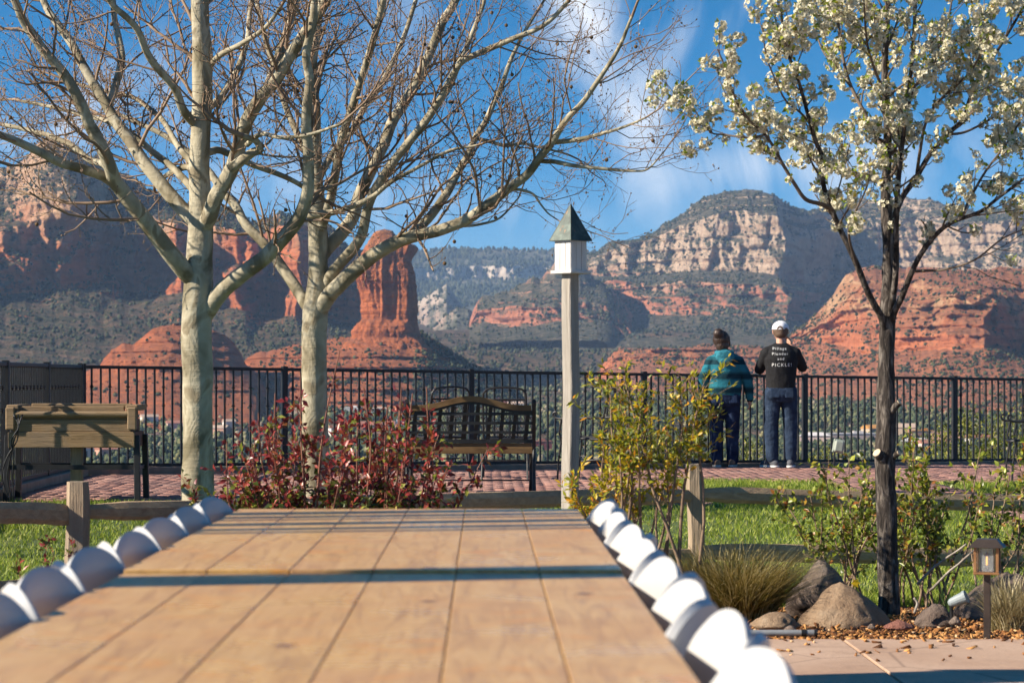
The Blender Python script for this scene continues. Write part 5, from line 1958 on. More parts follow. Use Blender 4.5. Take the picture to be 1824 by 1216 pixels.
# ---- birdhouse and its pole
def birdhouse():
    d = 14.8
    k = d / FPX
    c = P(1016.5, 0, d)
    g0 = float(gz(c.x, c.y))
    zb, zt = P(0, 488, d).z, P(0, 482, d).z
    root = thing('birdhouse_pole', (c.x, c.y, g0), 'tall weathered whitish wooden pole carrying the birdhouse', 'pole')
    M = rotz(R(44))
    s = 0.0735
    G = []
    sec = [(-1, -.86), (-.86, -1), (.86, -1), (1, -.86), (1, .86), (.86, 1), (-.86, 1), (-1, .86)]
    gg = random.Random(5)
    H = zb - g0
    for i in range(25):
        z = -0.1 + (H + 0.1) * i / 24
        w = s / 2 * (1.05 - 0.05 * i / 24)
        G.append([M @ Vector((a * w * (1 + gg.uniform(-.025, .025)), b * w * (1 + gg.uniform(-.025, .025)), 0)) + Vector((0.004 * math.sin(i * .5), 0, z)) for a, b in sec])
    m = MB().grid(G, True)
    n = len(sec)
    m.F.append(tuple(reversed(range(n)))); m.F.append(tuple(range(24 * n, 25 * n)))
    m.obj('shaft', M_pole, root)
    bh = thing('birdhouse', (c.x, c.y, zb), 'white wooden birdhouse with pointed green metal roof on top of the pole', 'birdhouse', rz=R(44))
    Mw = NT('birdhouse_paint')
    v = Mw.coord((9, 9, 0.8))
    f = Mw.noise(v, 4, 5, 0.65)
    cc = Mw.mix(Mw.rng(f, 0.52, 0.7, 0, 0.55), (0.60, 0.585, 0.55), (0.38, 0.32, 0.25))
    Mw.base(cc).set(Roughness=0.65); Mw.bump(f, 0.003)
    side = 0.132
    zE = P(0, 430, d).z - zb + 0.02
    MB().box((0, 0, 0.0095), (0.166, 0.166, 0.019), ch=0.003).obj('base_plate', Mw.m, bh)
    h = zE - 0.02
    for q in range(4):
        Mq = rotz(R(90 * q))
        for j in range(3):
            o = Mq @ Vector(((j - 1) * (side / 3) * 0.98, -side / 2 + 0.006, 0.02 + h / 2))
            MB().box((0, 0, 0), (side / 3 - 0.0035, 0.011 + 0.0009 * j, h), Mq, 0.0015).obj('board', Mw.m, bh, o)
    MB().box((0, 0, 0.02 + h / 2), (side - 0.02, side - 0.02, h)).obj('core', Mw.m, bh)
    t = NT('patina_roof')
    w = t.coord((1, 1, 1))
    f = t.noise(w, 22, 5, 0.6, 0.5)
    cc = t.ramp(f, [(0.3, (0.03, 0.042, 0.036)), (0.5, (0.055, 0.075, 0.064)), (0.7, (0.095, 0.125, 0.105))])
    cc = t.mix(t.rng(t.noise(t.coord((8, 8, 1.2)), 4.0, 3), 0.62, 0.7, 0, 0.7), cc, (0.26, 0.12, 0.05))
    t.base(cc).set(Roughness=0.5, Metallic=0.25)
    hr = 0.0866
    zA = P(0, 363, d).z - zb
    zR = P(0, 428.5, d).z - zb
    roof = MB()
    V = [(-hr, -hr, zR), (hr, -hr, zR), (hr, hr, zR), (-hr, hr, zR), (0, 0, zA), (-hr, -hr, zR - 0.004), (hr, -hr, zR - 0.004), (hr, hr, zR - 0.004), (-hr, hr, zR - 0.004)]
    roof.add(V, [(0, 1, 4), (1, 2, 4), (2, 3, 4), (3, 0, 4), (1, 0, 5, 6), (2, 1, 6, 7), (3, 2, 7, 8), (0, 3, 8, 5), (8, 7, 6, 5)])
    ro = roof.obj('roof', t.m, bh)
    for q in range(4):
        a = rotz(R(90 * q))
        p = a @ Vector((-hr, -hr, zR)); e = Vector((0, 0, zA))
        MB().tube([p, e], 0.0018, 6).obj('seam', t.m, ro)
    MB().tube([(-0.035, -0.061, zR + 0.05), (-0.037, -0.068, zR + 0.052)], 0.003, 8).obj('nail', M_cane, ro)


birdhouse()

# ---- park bench
M_slat = wood_mat('bench_slat', (0.13, 0.075, 0.032), (0.25, 0.155, 0.07), 'X', 3, 0.55, 0.003)


def bench():
    d = 23.6
    c = Vector(((838 - CX) * d / FPX, d, 0))
    g0 = float(gz(c.x, c.y))
    root = thing('park_bench', (c.x, c.y, g0), 'black iron park bench with lattice back and wooden slats, seen from behind', 'bench')
    hw = 0.60
    back = lambda z: 0.035 - 0.20 * (z - 0.40)          # the back leans towards the viewer
    for s in (-1, 1):
        f = MB()
        x = s * (hw - 0.02)
        f.bar((x, back(0.40) + 0.02, 0.40), (x, back(0.82), 0.82), 0.034, 0.045, (0, 1, 0), 0.004)
        f.tube([(x, back(0.82), 0.80), (x, back(0.84) - 0.012, 0.845), (x, back(0.84) - 0.03, 0.85)], 0.02, 8)
        fr = f.obj('side_frame', M_iron, root)
        MB().tube([(x, 0.05, 0.42), (x, 0.0, 0.30), (x, -0.01, 0.2), (x, -0.05, 0.0)], [0.02, 0.018, 0.016, 0.02], 8).obj('leg', M_iron, root)
        MB().tube([(x - s * 0.02, 0.44, 0.40), (x - s * 0.02, 0.47, 0.25), (x - s * 0.02, 0.46, 0.1), (x - s * 0.02, 0.50, 0.0)], [0.02, 0.018, 0.016, 0.02], 8).obj('leg', M_iron, root)
        MB().tube([(x, 0.0, 0.24), (x, 0.12, 0.19), (x, 0.22, 0.26), (x, 0.34, 0.19), (x, 0.46, 0.24)], 0.011, 8).obj('scroll', M_iron, root)
        MB().tube([(x, back(0.62), 0.62), (x, 0.15, 0.645), (x, 0.36, 0.63), (x, 0.46, 0.60), (x, 0.48, 0.55), (x, 0.45, 0.40)], 0.014, 8).obj('armrest', M_iron, root)
        MB().bar((x, 0.03, 0.405), (x, 0.47, 0.405), 0.03, 0.03).obj('seat_bearer', M_iron, root)
    arch = lambda x: 0.815 + 0.083 * (0.5 + 0.5 * math.cos(math.pi * min(1, abs(x) / (hw * 0.78))))
    n = 28
    # arched wooden top slat
    G = []
    for i in range(n + 1):
        x = -hw + 0.045 + (2 * hw - 0.09) * i / n
        z = arch(x)
        y = back(z)
        G.append([Vector((x, y - 0.012, z - 0.052)), Vector((x, y - 0.012, z - 0.003)), Vector((x, y - 0.009, z)), Vector((x, y + 0.009, z)), Vector((x, y + 0.012, z - 0.003)), Vector((x, y + 0.012, z - 0.052))])
    m = MB().grid(G, True)
    m.F.append(tuple(reversed(range(6)))); m.F.append(tuple(range(n * 6, n * 6 + 6)))
    m.obj('top_slat', M_slat, root)
    # iron lattice
    G = []
    for i in range(n + 1):
        x = -hw + 0.03 + (2 * hw - 0.06) * i / n
        z = arch(x) - 0.06
        y = back(z) - 0.004
        G.append([Vector((x, y - .006, z - 0.014)), Vector((x, y - .006, z + 0.014)), Vector((x, y + .006, z + 0.014)), Vector((x, y + .006, z - 0.014))])
    m = MB().grid(G, True)
    top = m.obj('lattice_rail', M_iron, root)
    for i in range(9):
        x = -hw + 0.12 + (2 * hw - 0.24) * i / 8
        MB().tube([(x, back(arch(x) - .06) - .018, arch(x) - 0.055), (x, back(arch(x) - .06) - .01, arch(x) - 0.055)], 0.011, 8).obj('rivet', M_iron, top)
    for z in (0.735, 0.65, 0.565, 0.485):
        MB().bar((-hw + 0.03, back(z) - 0.003, z), (hw - 0.03, back(z) - 0.003, z), 0.010, 0.026 if z > .5 else 0.034).obj('lattice_rail', M_iron, root)
    for i in range(10):
        x = -hw + 0.10 + (2 * hw - 0.17) * i / 9
        zt = arch(x) - 0.06
        x2 = x - 0.03
        MB().bar((x2, back(0.475) + 0.007, 0.475), (x, back(zt) + 0.007, zt), 0.034, 0.010, (0, 1, 0)).obj('lattice_bar', M_iron, root)
    z = 0.445
    MB().box((0, back(z) + 0.01, z), (2 * hw - 0.08, 0.022, 0.042), ch=0.004).obj('lower_slat', M_slat, root)
    for i in range(5):
        y = 0.06 + 0.095 * i
        MB().box((0, y, 0.418 if i else 0.40), (2 * hw - 0.06, 0.075, 0.028 if i else 0.06), ch=0.005).obj('seat_slat', M_slat, root)
    MB().bar((-hw + .02, 0.2, 0.12), (hw - .02, 0.2, 0.12), 0.014, 0.014).obj('stretcher', M_iron, root)


bench()


# ---- iron mesh patio chairs
def iron_chair(label, x, y, rz):
    g0 = float(gz(x, y))
    root = thing('patio_chair', (x, y, g0), label, 'chair', 'black wrought iron patio chairs', rz)
    r = 0.011
    by = lambda z: -0.22 - 0.22 * (z - 0.43)
    arch = [(-0.225, by(0.43), 0.43), (-0.225, by(0.84), 0.84), (-0.205, by(.93), 0.925), (-0.15, by(.96), 0.955), (0, by(.97), 0.968), (0.15, by(.96), 0.955), (0.205, by(.93), 0.925), (0.225, by(.84), 0.84), (0.225, by(.43), 0.43)]
    p, rr = smooth_poly(arch, [r] * len(arch), 4)
    MB().tube(p, rr, 8).obj('back_frame', M_iron, root)
    MB().tube([(-0.22, by(.84), 0.84), (0.22, by(.84), 0.84)], 0.009, 8).obj('back_rail', M_iron, root)
    wires = []
    for i in range(-16, 17):
        for sgn in (-1, 1):
            # diagonal wires clipped to the panel
            x0 = i * 0.03
            pts = []
            for t in np.linspace(0, 1, 15):
                z = 0.45 + 0.38 * t
                xx = x0 + sgn * 0.38 * t * 0.6 - sgn * 0.114
                if abs(xx) < 0.218:
                    pts.append((xx, by(z), z))
            if len(pts) >= 2:
                wires.append((np.array([pts[0], pts[len(pts) // 2], pts[-1]]), np.array([.0022] * 3)))
    kind(put('back_mesh', tubes_mesh('back_mesh', wires, 3), M_iron, root), 'stuff')
    seat = [(-0.23, -0.22, 0.43), (-0.24, 0.2, 0.445), (-0.2, 0.245, 0.44), (0.2, 0.245, 0.44), (0.24, 0.2, 0.445), (0.23, -0.22, 0.43), (-0.23, -0.22, 0.43)]
    MB().tube(seat, r, 8).obj('seat_frame', M_iron, root)
    w2 = [(np.array([(-0.23, -0.2 + 0.03 * i, 0.438), (0, -0.2 + 0.03 * i, 0.43), (0.23, -0.2 + 0.03 * i, 0.438)]), np.array([.0024] * 3)) for i in range(15)]
    w2 += [(np.array([(-0.21 + 0.03 * i, -0.22, 0.436), (-0.21 + 0.03 * i, 0, 0.43), (-0.21 + 0.03 * i, 0.24, 0.44)]), np.array([.0024] * 3)) for i in range(15)]
    kind(put('seat_mesh', tubes_mesh('seat_mesh', w2, 3), M_iron, root), 'stuff')
    for s in (-1, 1):
        arm = [(s * 0.235, by(.66), 0.655), (s * 0.26, -0.1, 0.655), (s * 0.265, 0.1, 0.645), (s * 0.265, 0.23, 0.645), (s * 0.265, 0.285, 0.665), (s * 0.265, 0.295, 0.70), (s * 0.265, 0.265, 0.715), (s * 0.265, 0.25, 0.69)]
        p, rr = smooth_poly(arm, [r] * len(arm), 4)
        MB().tube(p, rr, 8).obj('armrest', M_iron, root)
        MB().tube([(s * 0.262, 0.2, 0.645), (s * 0.255, 0.23, 0.5), (s * 0.25, 0.21, 0.40), (s * 0.255, 0.24, 0.2), (s * 0.26, 0.25, 0.0)], r, 8).obj('leg', M_iron, root)
        MB().tube([(s * 0.23, -0.21, 0.43), (s * 0.235, -0.25, 0.2), (s * 0.24, -0.31, 0.0)], r, 8).obj('leg', M_iron, root)
        MB().tube([(s * 0.255, 0.23, 0.24), (s * 0.24, 0.0, 0.2), (s * 0.235, -0.25, 0.22)], 0.008, 8).obj('side_stretcher', M_iron, root)
    MB().tube([(-0.24, -0.06, 0.2), (0.24, -0.06, 0.2)], 0.008, 8).obj('stretcher', M_iron, root)


def XY(px, d):
    return (px - CX) * d / FPX, d


iron_chair('black mesh patio chair behind the left part of the bench', *XY(778, 27.6), R(28))
iron_chair('black mesh patio chair behind the middle of the bench', *XY(902, 27.2), R(-4))
iron_chair('black mesh patio chair turned left behind the birdhouse pole', *XY(1050, 27.3), R(62))
iron_chair('black mesh patio chair cut by the right edge of the picture', 5.80, 27.3, R(86))


# ---- wooden planter on legs
def planter():
    d = 22.0
    x0, x1 = (15 - CX) * d / FPX, (240 - CX) * d / FPX
    cx = (x0 + x1) / 2
    g0 = float(gz(cx, 22.3))
    root = thing('raised_planter', (cx, 22.3, g0), 'raised weathered wooden planter box on black legs at the left railing', 'planter')
    w = x1 - x0
    zz = lambda py: P(0, py, d).z - g0
    for (y0, y1, inset, yf) in ((769, 797, 0.0, -0.300), (747, 768.5, 0.035, -0.288), (733, 746.5, 0.05, -0.276)):
        a, b = zz(y1), zz(y0)
        for s, yy in ((-1, yf), (1, -yf)):
            MB().box((0, yy, (a + b) / 2), (w - 2 * inset, 0.042, b - a), ch=0.005).obj('board', M_planter, root)
        for s in (-1, 1):
            for half in (-1, 1):
                MB().box((s * (w / 2 - inset - 0.024), half * (abs(yf) - 0.024) / 2, (a + b) / 2 + 0.002 * half), (0.04, abs(yf) - 0.030, b - a - 0.003), ch=0.004).obj('end_board', M_planter_end, root)
    # top rails and caps
    zr = zz(737)
    MB().tube([(-w / 2 + 0.05, -0.318, zr), (w / 2 - 0.06, -0.318, zr)], 0.026, 10).obj('front_rail', M_planter, root)
    for s in (-1, 1):
        MB().box((s * (w / 2 - 0.02), -0.312, zz(745)), (0.075, 0.07, zz(726) - zz(766)), ch=0.008).obj('corner_block', M_planter, root)
        MB().box((s * (w / 2 - 0.03), 0.02, zz(726)), (0.10, 0.60, 0.05), ch=0.006).obj('end_cap', M_planter, root)
    for yy, zc in ((-0.20, 728), (0.28, 724)):
        MB().box((0, yy, zz(zc)), (w - 0.20, 0.06, 0.045), ch=0.006).obj('top_rail', M_planter, root)
    MB().box((0, 0, zz(741)), (w - 0.14, 0.52, 0.02)).obj('soil', M_bedsoil, root)
    for s in (-1, 1):
        for yy in (-0.255, 0.255):
            xx = s * (w / 2 + 0.012)
            MB().bar((xx, yy, zz(775)), (xx + s * 0.01, yy * 1.12, 0), 0.05, 0.06, (0, 1, 0), 0.004).obj('leg', M_iron, root)
    for yy in (-0.27, 0.27):
        MB().bar((-w / 2, yy, zz(832)), (w / 2, yy, zz(832)), 0.025, 0.04).obj('stretcher', M_iron, root)
    for s in (-1, 1):
        MB().bar((s * w / 2, -0.27, zz(834)), (s * w / 2, 0.27, zz(834)), 0.025, 0.03).obj('stretcher', M_iron, root)
    xc = (131 - CX) * d / FPX - cx
    MB().box((xc, -0.12, zz(797) / 2), (0.098, 0.098, zz(797)), ch=0.006).obj('centre_post', M_post, root)
    # black irrigation hose looping at the left end
    for sd in range(3):
        g = random.Random(sd)
        pts = [P(40 - 8 * sd, 738, 21.62), P(33, 760, 21.58), P(30 - 5 * sd, 785, 21.6), P(12 + 6 * sd, 815, 21.62), P(4 + 9 * sd, 850, 21.65), P(16 + 4 * sd, 890, 21.66)]
        q, r = smooth_poly([tuple(p - root.location) for p in pts], [0.006] * 6, 5)
        MB().tube(q, r, 6).obj('hose', M_iron, root, smooth=True)


planter()


# ---- path lantern
def lantern():
    d = 11.6
    k = d / FPX
    c = P(1758.5, 0, d)
    g0 = float(gz(c.x, c.y))
    root = thing('path_lantern', (c.x, c.y, g0), 'bronze path lantern with pitched cap and glass sides at the terrace edge', 'lantern', rz=R(-16))
    Mb = simple('bronze', (0.055, 0.040, 0.032), (0.10, 0.075, 0.06), 12, 0.45, 0.001, metal=0.5)
    Mc = simple('copper_frame', (0.24, 0.115, 0.045), (0.36, 0.19, 0.08), 14, 0.5, 0.001, metal=0.3)
    z = lambda py: P(0, py, d).z - g0
    MB().box((0, 0, (z(1021) - 0.06) / 2), (0.030, 0.030, z(1021) + 0.06), ch=0.002).obj('post', Mb, root)
    MB().box((0, 0, z(1019.5)), (0.116, 0.116, 0.011), ch=0.002).obj('base_plate', Mc, root)
    zb, zt = z(1017), z(974)
    for sx in (-1, 1):
        for sy in (-1, 1):
            MB().box((sx * 0.049, sy * 0.049, (zb + zt) / 2), (0.013, 0.013, zt - zb), ch=0.001).obj('corner_bar', Mc, root)
            MB().box((sx * 0.034, sy * 0.053, (zb + zt) / 2), (0.005, 0.004, zt - zb)).obj('mullion', Mb, root)
            MB().box((sx * 0.053, sy * 0.034, (zb + zt) / 2), (0.004, 0.005, zt - zb)).obj('mullion', Mb, root)
    gl = NT('lantern_glass')
    gl.set(Roughness=0.25, Transmission_Weight=0.85, IOR=1.3)
    gl.base((0.82, 0.84, 0.86))
    for q in range(4):
        a = rotz(R(90 * q))
        MB().box(a @ Vector((0, -0.047, (zb + zt) / 2)), (0.062, 0.002, zt - zb - 0.004), a).obj('pane', gl.m, root)
    MB().box((0, 0, z(973)), (0.128, 0.128, 0.006)).obj('eave', Mb, root)
    cap = MB()
    a, b, z0, z1 = 0.079, 0.045, z(973.5), z(959)
    V = [(-a, -a, z0), (a, -a, z0), (a, a, z0), (-a, a, z0), (-b, -b, z1), (b, -b, z1), (b, b, z1), (-b, b, z1)]
    cap.add(V, [(0, 1, 5, 4), (1, 2, 6, 5), (2, 3, 7, 6), (3, 0, 4, 7), (4, 5, 6, 7), (3, 2, 1, 0)])
    cap.obj('cap', Mb, root)
    bulb = NT('bulb_glass'); bulb.set(Roughness=0.15, Transmission_Weight=0.8, IOR=1.2); bulb.base((0.9, 0.88, 0.82))
    MB().lathe([(0.006, zb), (0.010, zb + 0.02), (0.019, zb + 0.045), (0.016, zb + 0.07), (0.004, zb + 0.085)], 14).obj('bulb', bulb.m, root, smooth=True)
    fl = NT('filament'); fl.base((0.8, 0.4, 0.08))
    fl.b.inputs['Emission Color'].default_value = (1.0, 0.45, 0.08, 1)
    fl.b.inputs['Emission Strength'].default_value = 1.5
    MB().tube([(0.0, -0.022, zb + 0.03), (0.0, -0.022, zb + 0.068)], 0.0035, 6).obj('filament', fl.m, root)


lantern()


# ---- boulders
def boulder(name, label, px0, px1, py0, py1, d, seed, mat, peak=0.5, rough=0.16, depth=0.8):
    g0 = P((px0 + px1) / 2, py1, d)
    w = (px1 - px0) * d / FPX; h = (py1 - py0) * d / FPX
    bm = bmesh.new()
    bmesh.ops.create_icosphere(bm, subdivisions=4, radius=1.0)
    V = np.array([tuple(v.co) for v in bm.verts])
    n = fbm(V[:, 0] * 1.3 + seed, V[:, 1] * 1.3, V[:, 2] * 1.3, 4, seed)
    n2 = fbm(V[:, 0] * 5 + seed, V[:, 1] * 5, V[:, 2] * 5, 3, seed + 3)
    n4 = 1 - 2 * np.abs(fbm(V[:, 0] * 2.2 + seed, V[:, 1] * 2.2, V[:, 2] * 2.2, 4, seed + 8))
    V = V * (1 + rough * 1.6 * n + 0.05 * n2 + 0.07 * n4)[:, None]
    up = np.clip(V[:, 2], 0, 1.5)
    V[:, 0] = V[:, 0] * (1 - 0.42 * up) + (peak - 0.5) * 1.1 * up
    V[:, 1] *= (1 - 0.3 * up)
    V[:, 0] *= w / 2 / 1.02; V[:, 1] *= w / 2 * depth
    V[:, 2] = np.where(V[:, 2] > 0, V[:, 2] * h, V[:, 2] * h * 0.5)
    for v, c in zip(bm.verts, V):
        v.co = c
    me = bpy.data.meshes.new(name)
    bm.to_mesh(me); bm.free()
    o = put(name, me, mat, None, (g0.x, g0.y, g0.z - 0.015), smooth=True)
    return tag(o, label, 'rock')


def stone_mat(name, c1, c2, c3):
    t = NT(name)
    w = t.coord((1, 1, 1))
    f = t.noise(w, 7, 6, 0.65, 0.4)
    c = t.ramp(f, [(0.3, c1), (0.52, c2), (0.72, c3)])
    c = t.mix(t.rng(t.noise(w, 26, 4, 0.7), 0.58, 0.7, 0, 0.6), c, tuple(0.4 * a for a in c1))
    t.base(c).set(Roughness=0.9, Specular_IOR_Level=0.2)
    t.bump(t.noise(w, 16, 8, 0.75), 0.045)
    return t.m


M_bould = stone_mat('boulder_tan', (0.26, 0.165, 0.10), (0.38, 0.26, 0.165), (0.46, 0.34, 0.23))
M_bdark = stone_mat('boulder_dark', (0.14, 0.10, 0.08), (0.24, 0.18, 0.145), (0.36, 0.28, 0.22))
M_bred = stone_mat('stone_red', (0.24, 0.10, 0.075), (0.34, 0.15, 0.11), (0.40, 0.2, 0.15))
boulder('boulder', 'large pale tan pointed boulder left of the pear trunk', 1424, 1580, 1036, 1103, 12.6, 11, M_bould, 0.46, 0.12)
boulder('boulder', 'dark rounded boulder behind the pale pointed one', 1404, 1530, 1000, 1066, 13.6, 12, M_bdark, 0.42, 0.2)
boulder('boulder', 'small flat tan stone left of the pale pointed boulder', 1336, 1424, 1083, 1106, 12.1, 13, M_bould, 0.6, 0.12)
boulder('boulder', 'flat reddish stone half sunk in the mulch', 1576, 1628, 1098, 1110, 12.0, 14, M_bred, 0.5, 0.1)
boulder('boulder', 'dark low rock beside the grey spotlight', 1630, 1702, 1070, 1103, 12.5, 15, M_bdark, 0.5, 0.14)
boulder('boulder', 'long brown boulder behind the lantern post', 1690, 1870, 1012, 1085, 13.4, 16, M_bdark, 0.75, 0.16)
for i, (a, b, c, e) in enumerate(((1395, 1420, 1108, 1116), (1690, 1712, 1092, 1102), (1545, 1560, 1104, 1111))):
    boulder('boulder', ['tiny brown stone below the small flat stone', 'small brown stone under the grey spotlight', 'tiny pebble at the foot of the pale boulder'][i], a, b, c, e, 12.0, 17 + i, M_bdark, 0.5, 0.1)


# ---- small garden things
def spotlight():
    d = 12.35
    a, b = P(1694, 1073, d), P(1721, 1062, d - 0.03)
    g0 = float(gz(a.x, d))
    root = thing('garden_spotlight', (a.x, d, g0), 'grey bullet shaped garden spotlight lying in the mulch', 'spotlight')
    o = Vector((a.x, d, g0))
    Mg = simple('grey_metal', (0.20, 0.235, 0.25), (0.30, 0.34, 0.35), 14, 0.5, 0.001)
    u = (b - a).normalized()
    ra = 0.026
    MB().tube([a - o - u * .012, a - o, a - o + u * 0.03, b - o], [0.012, 0.021, 0.026, 0.030], 16).obj('housing', Mg, root, smooth=False)
    MB().tube([b - o - u * .012, b - o + u * .002], [0.0325, 0.0325], 16).obj('bezel', Mg, root)
    MB().tube([a - o, Vector((0.01, 0.01, -0.05))], 0.008, 8).obj('stake', M_iron, root)


spotlight()


def pipe():
    d = 11.5
    a, b = P(1300, 1131.5, d), P(1456, 1131.5, d)
    z = 0.016
    root = thing('lying_pipe', (a.x, d, 0.0), 'grey metal pipe lying along the terrace edge', 'pipe')
    Mg = simple('galvanised', (0.24, 0.25, 0.25), (0.38, 0.38, 0.37), 9, 0.5, 0.001, metal=0.4)
    L = b.x - a.x
    MB().tube([(-0.5, 0, z), (L * 0.82, 0, z)], 0.0145, 14).obj('tube', Mg, root)
    MB().tube([(L * 0.815, 0, z), (L * 0.875, 0, z)], 0.0165, 14).obj('coupling', M_iron, root)
    MB().tube([(L * 0.87, 0, z), (L * 0.965, 0, z)], 0.0145, 14).obj('tube', Mg, root)
    MB().tube([(L * 0.96, 0, z), (L * 1.0, 0, z)], 0.0165, 14).obj('end_cap', M_iron, root)


pipe()


def sticks():
    M = simple('bleached_stick', (0.22, 0.185, 0.15), (0.42, 0.37, 0.31), 20, 0.85, 0.002)
    for lab, pts in (('upper bleached dead branch leaning beside the lantern', [(1632, 1040, 13.8), (1668, 1006, 13.75), (1698, 986, 13.7), (1722, 968, 13.65)]),
                     ('lower bleached dead branch leaning beside the lantern', [(1655, 1052, 13.6), (1690, 1018, 13.5), (1722, 992, 13.45), (1742, 972, 13.4)]),
                     ('short bent dead twig standing in the mulch', [(1630, 1090, 12.4), (1634, 1075, 12.4), (1626, 1064, 12.4)])):
        p = [P(*q) for q in pts]
        b = p[0].copy()
        b.z = float(gz(b.x, b.y))
        q, r = smooth_poly([tuple(a - b) for a in p], list(np.linspace(0.007, 0.005, len(p))), 5)
        q = q + 0.006 * np.stack([fbm(q[:, 0] * 12, q[:, 2] * 12, k, 2, k) for k in range(3)], -1)
        o = MB().tube(q, r, 8).obj('dead_branch', M, None, tuple(b), smooth=True)
        tag(o, lab, 'branch')


sticks()


def daffodil():
    p = P(1524, 1038, 13.0)
    g0 = float(gz(p.x, p.y))
    root = thing('daffodil', (p.x, p.y, g0), 'single yellow daffodil flower above the pale boulder', 'flower')
    My = leafmat('daffodil_petal', [(0, (0.75, 0.5, 0.02)), (1, (0.85, 0.62, 0.03))], 0.5, 0.3)
    h = p.z - g0
    MB().tube([(0, 0, -0.02), (0.005, 0, h * .6), (0, 0, h)], 0.003, 6).obj('stem', M_grnleaf, root)
    for k in range(6):
        a = R(60 * k)
        e = Vector((math.cos(a), 0, math.sin(a))); f = Vector((-math.sin(a), 0, math.cos(a)))
        c = Vector((0, -0.004, h))
        MB().add([c, c + e * .013 + f * .008, c + e * .026, c + e * .013 - f * .008], [(0, 1, 2, 3)]).obj('petal', My, root)
    Mx = Matrix.Rotation(R(90), 3, 'X')
    MB().lathe([(0.005, 0.0), (0.008, 0.012), (0.011, 0.02)], 10, (0, -0.004, h), Mx).obj('trumpet', My, root)


daffodil()


def floodlight():
    d = 31.25
    x, y = XY(1494, d)
    g0 = float(gz(x, y))
    root = thing('floodlight', (x, y, g0), 'grey green box floodlight on a short stem before the railing', 'floodlight')
    Mg = simple('floodlight_paint', (0.25, 0.29, 0.24), (0.34, 0.38, 0.32), 10, 0.55, 0.001)
    z = lambda py: P(0, py, d).z - g0
    zc = (z(784) + z(805)) / 2
    t = Matrix.Rotation(R(10), 3, 'Y')
    MB().box((0, 0, zc), (0.115, 0.09, 0.145), t, 0.02).obj('housing', Mg, root)
    MB().box((0.005, 0.06, zc), (0.135, 0.03, 0.165), t, 0.006).obj('front_frame', Mg, root)
    MB().tube([(-0.05, 0, zc - 0.05), (-0.055, 0, 0.12), (-0.055, 0, 0.0)], 0.011, 8).obj('stem', M_iron, root)
    MB().lathe([(0.04, 0.0), (0.04, 0.012), (0.015, 0.02)], 12, (-0.055, 0, 0)).obj('base', M_iron, root)


floodlight()


def lawn_light():
    x, y = XY(282, 17.3)
    g0 = float(gz(x, y))
    root = thing('lawn_light', (x, y, g0), 'small black box light standing on the left lawn', 'light')
    z = P(0, 927, y).z - g0
    MB().box((0, 0, z), (0.055, 0.05, 0.04), Matrix.Rotation(R(-25), 3, 'Y'), 0.004).obj('housing', M_iron, root)
    MB().tube([(0, 0, z), (0, 0, -0.03)], 0.008, 8).obj('stem', M_iron, root)


lawn_light()


def added_shade_posts():
    """posts added out of view left of the tables to cast bands of shade on tables and floor"""
    for lab, x, y, w in (('square post added to cast shade, left of the tables, outside the picture, nearest', -2.5, 4.50, 0.22), ('square post added to cast shade, left of the tables, outside the picture, farther', -2.75, 8.8, 0.36)):
        root = thing('shade_post', (x, y, 0), lab, 'post')
        MB().box((0, 0, 1.4), (w, w, 2.8), ch=0.008).obj('shaft', M_post, root)
        MB().box((0, 0, 2.83), (w + 0.06, w + 0.06, 0.05), ch=0.01).obj('cap', M_post, root)


added_shade_posts()


def screen():  # unseen boards added to throw streaks of shade over the far table
    root = thing('shade_screen', (-3.0, 6.35, 0), 'upright boards added to cast shade streaks, left of the far table, outside the picture', 'screen')
    for k, (dy, w) in enumerate(((-0.52, 0.05), (-0.38, 0.09), (-0.15, 0.12), (0.06, 0.05), (0.20, 0.10), (0.40, 0.14))):
        MB().box((0, dy, 1.5), (0.03, w, 3.0), ch=0.003).obj('board', M_post, root)
    for z in (0.4, 1.2):
        MB().box((-0.032, 0, z), (0.03, 1.1, 0.08)).obj('batten', M_post, root)


screen()


# ---- yellow-green bushes on the slope beyond the railing
def slope_bush(label, px, ytop, d, width, seed, n, stops, big=0.055):
    g = np.random.default_rng(seed)
    top = P(px, ytop, d)
    zb = float(valley_z(top.x, d)) - 0.1
    b = Vector((top.x, d, zb)); bo = np.array(b)
    root = thing('slope_bush', b, label, 'bush')
    H = top.z - zb
    stems = []
    for k in range(6):
        stems.append((wander((0, 0, 0), (g.normal(0, .25), g.normal(0, .25), 1), H * 0.8, g, 6, .1, .1), np.linspace(0.035, 0.008, 7)))
    kind(put('stems', tubes_mesh('stems', stems, 6), M_canebark, root), 'stuff')
    K = 60
    cc = np.stack([g.normal(0, width * 0.33, K), g.normal(0, width * 0.3, K), H * (0.45 + 0.5 * g.random(K))], -1)
    cc[:, 2] -= 0.22 * np.abs(cc[:, 0])
    i = g.integers(0, K, n)
    pos = cc[i] + g.normal(0, 1, (n, 3)) * width * 0.10 * np.array([1, 1, 1.3])
    dv = g.normal(0, 0.6, (n, 3)) + np.array([0, 0, 0.8])
    V, F = leaf_arrays(pos, dv, g.normal(0, 1, (n, 3)), big * (0.6 + 0.8 * g.random(n)), big * 0.45 * (0.6 + 0.8 * g.random(n)))
    kind(put('leaves', mesh_np('leaves', V, F), leafmat('slope_leaf', stops, 0.6, 0.3), root), 'stuff')


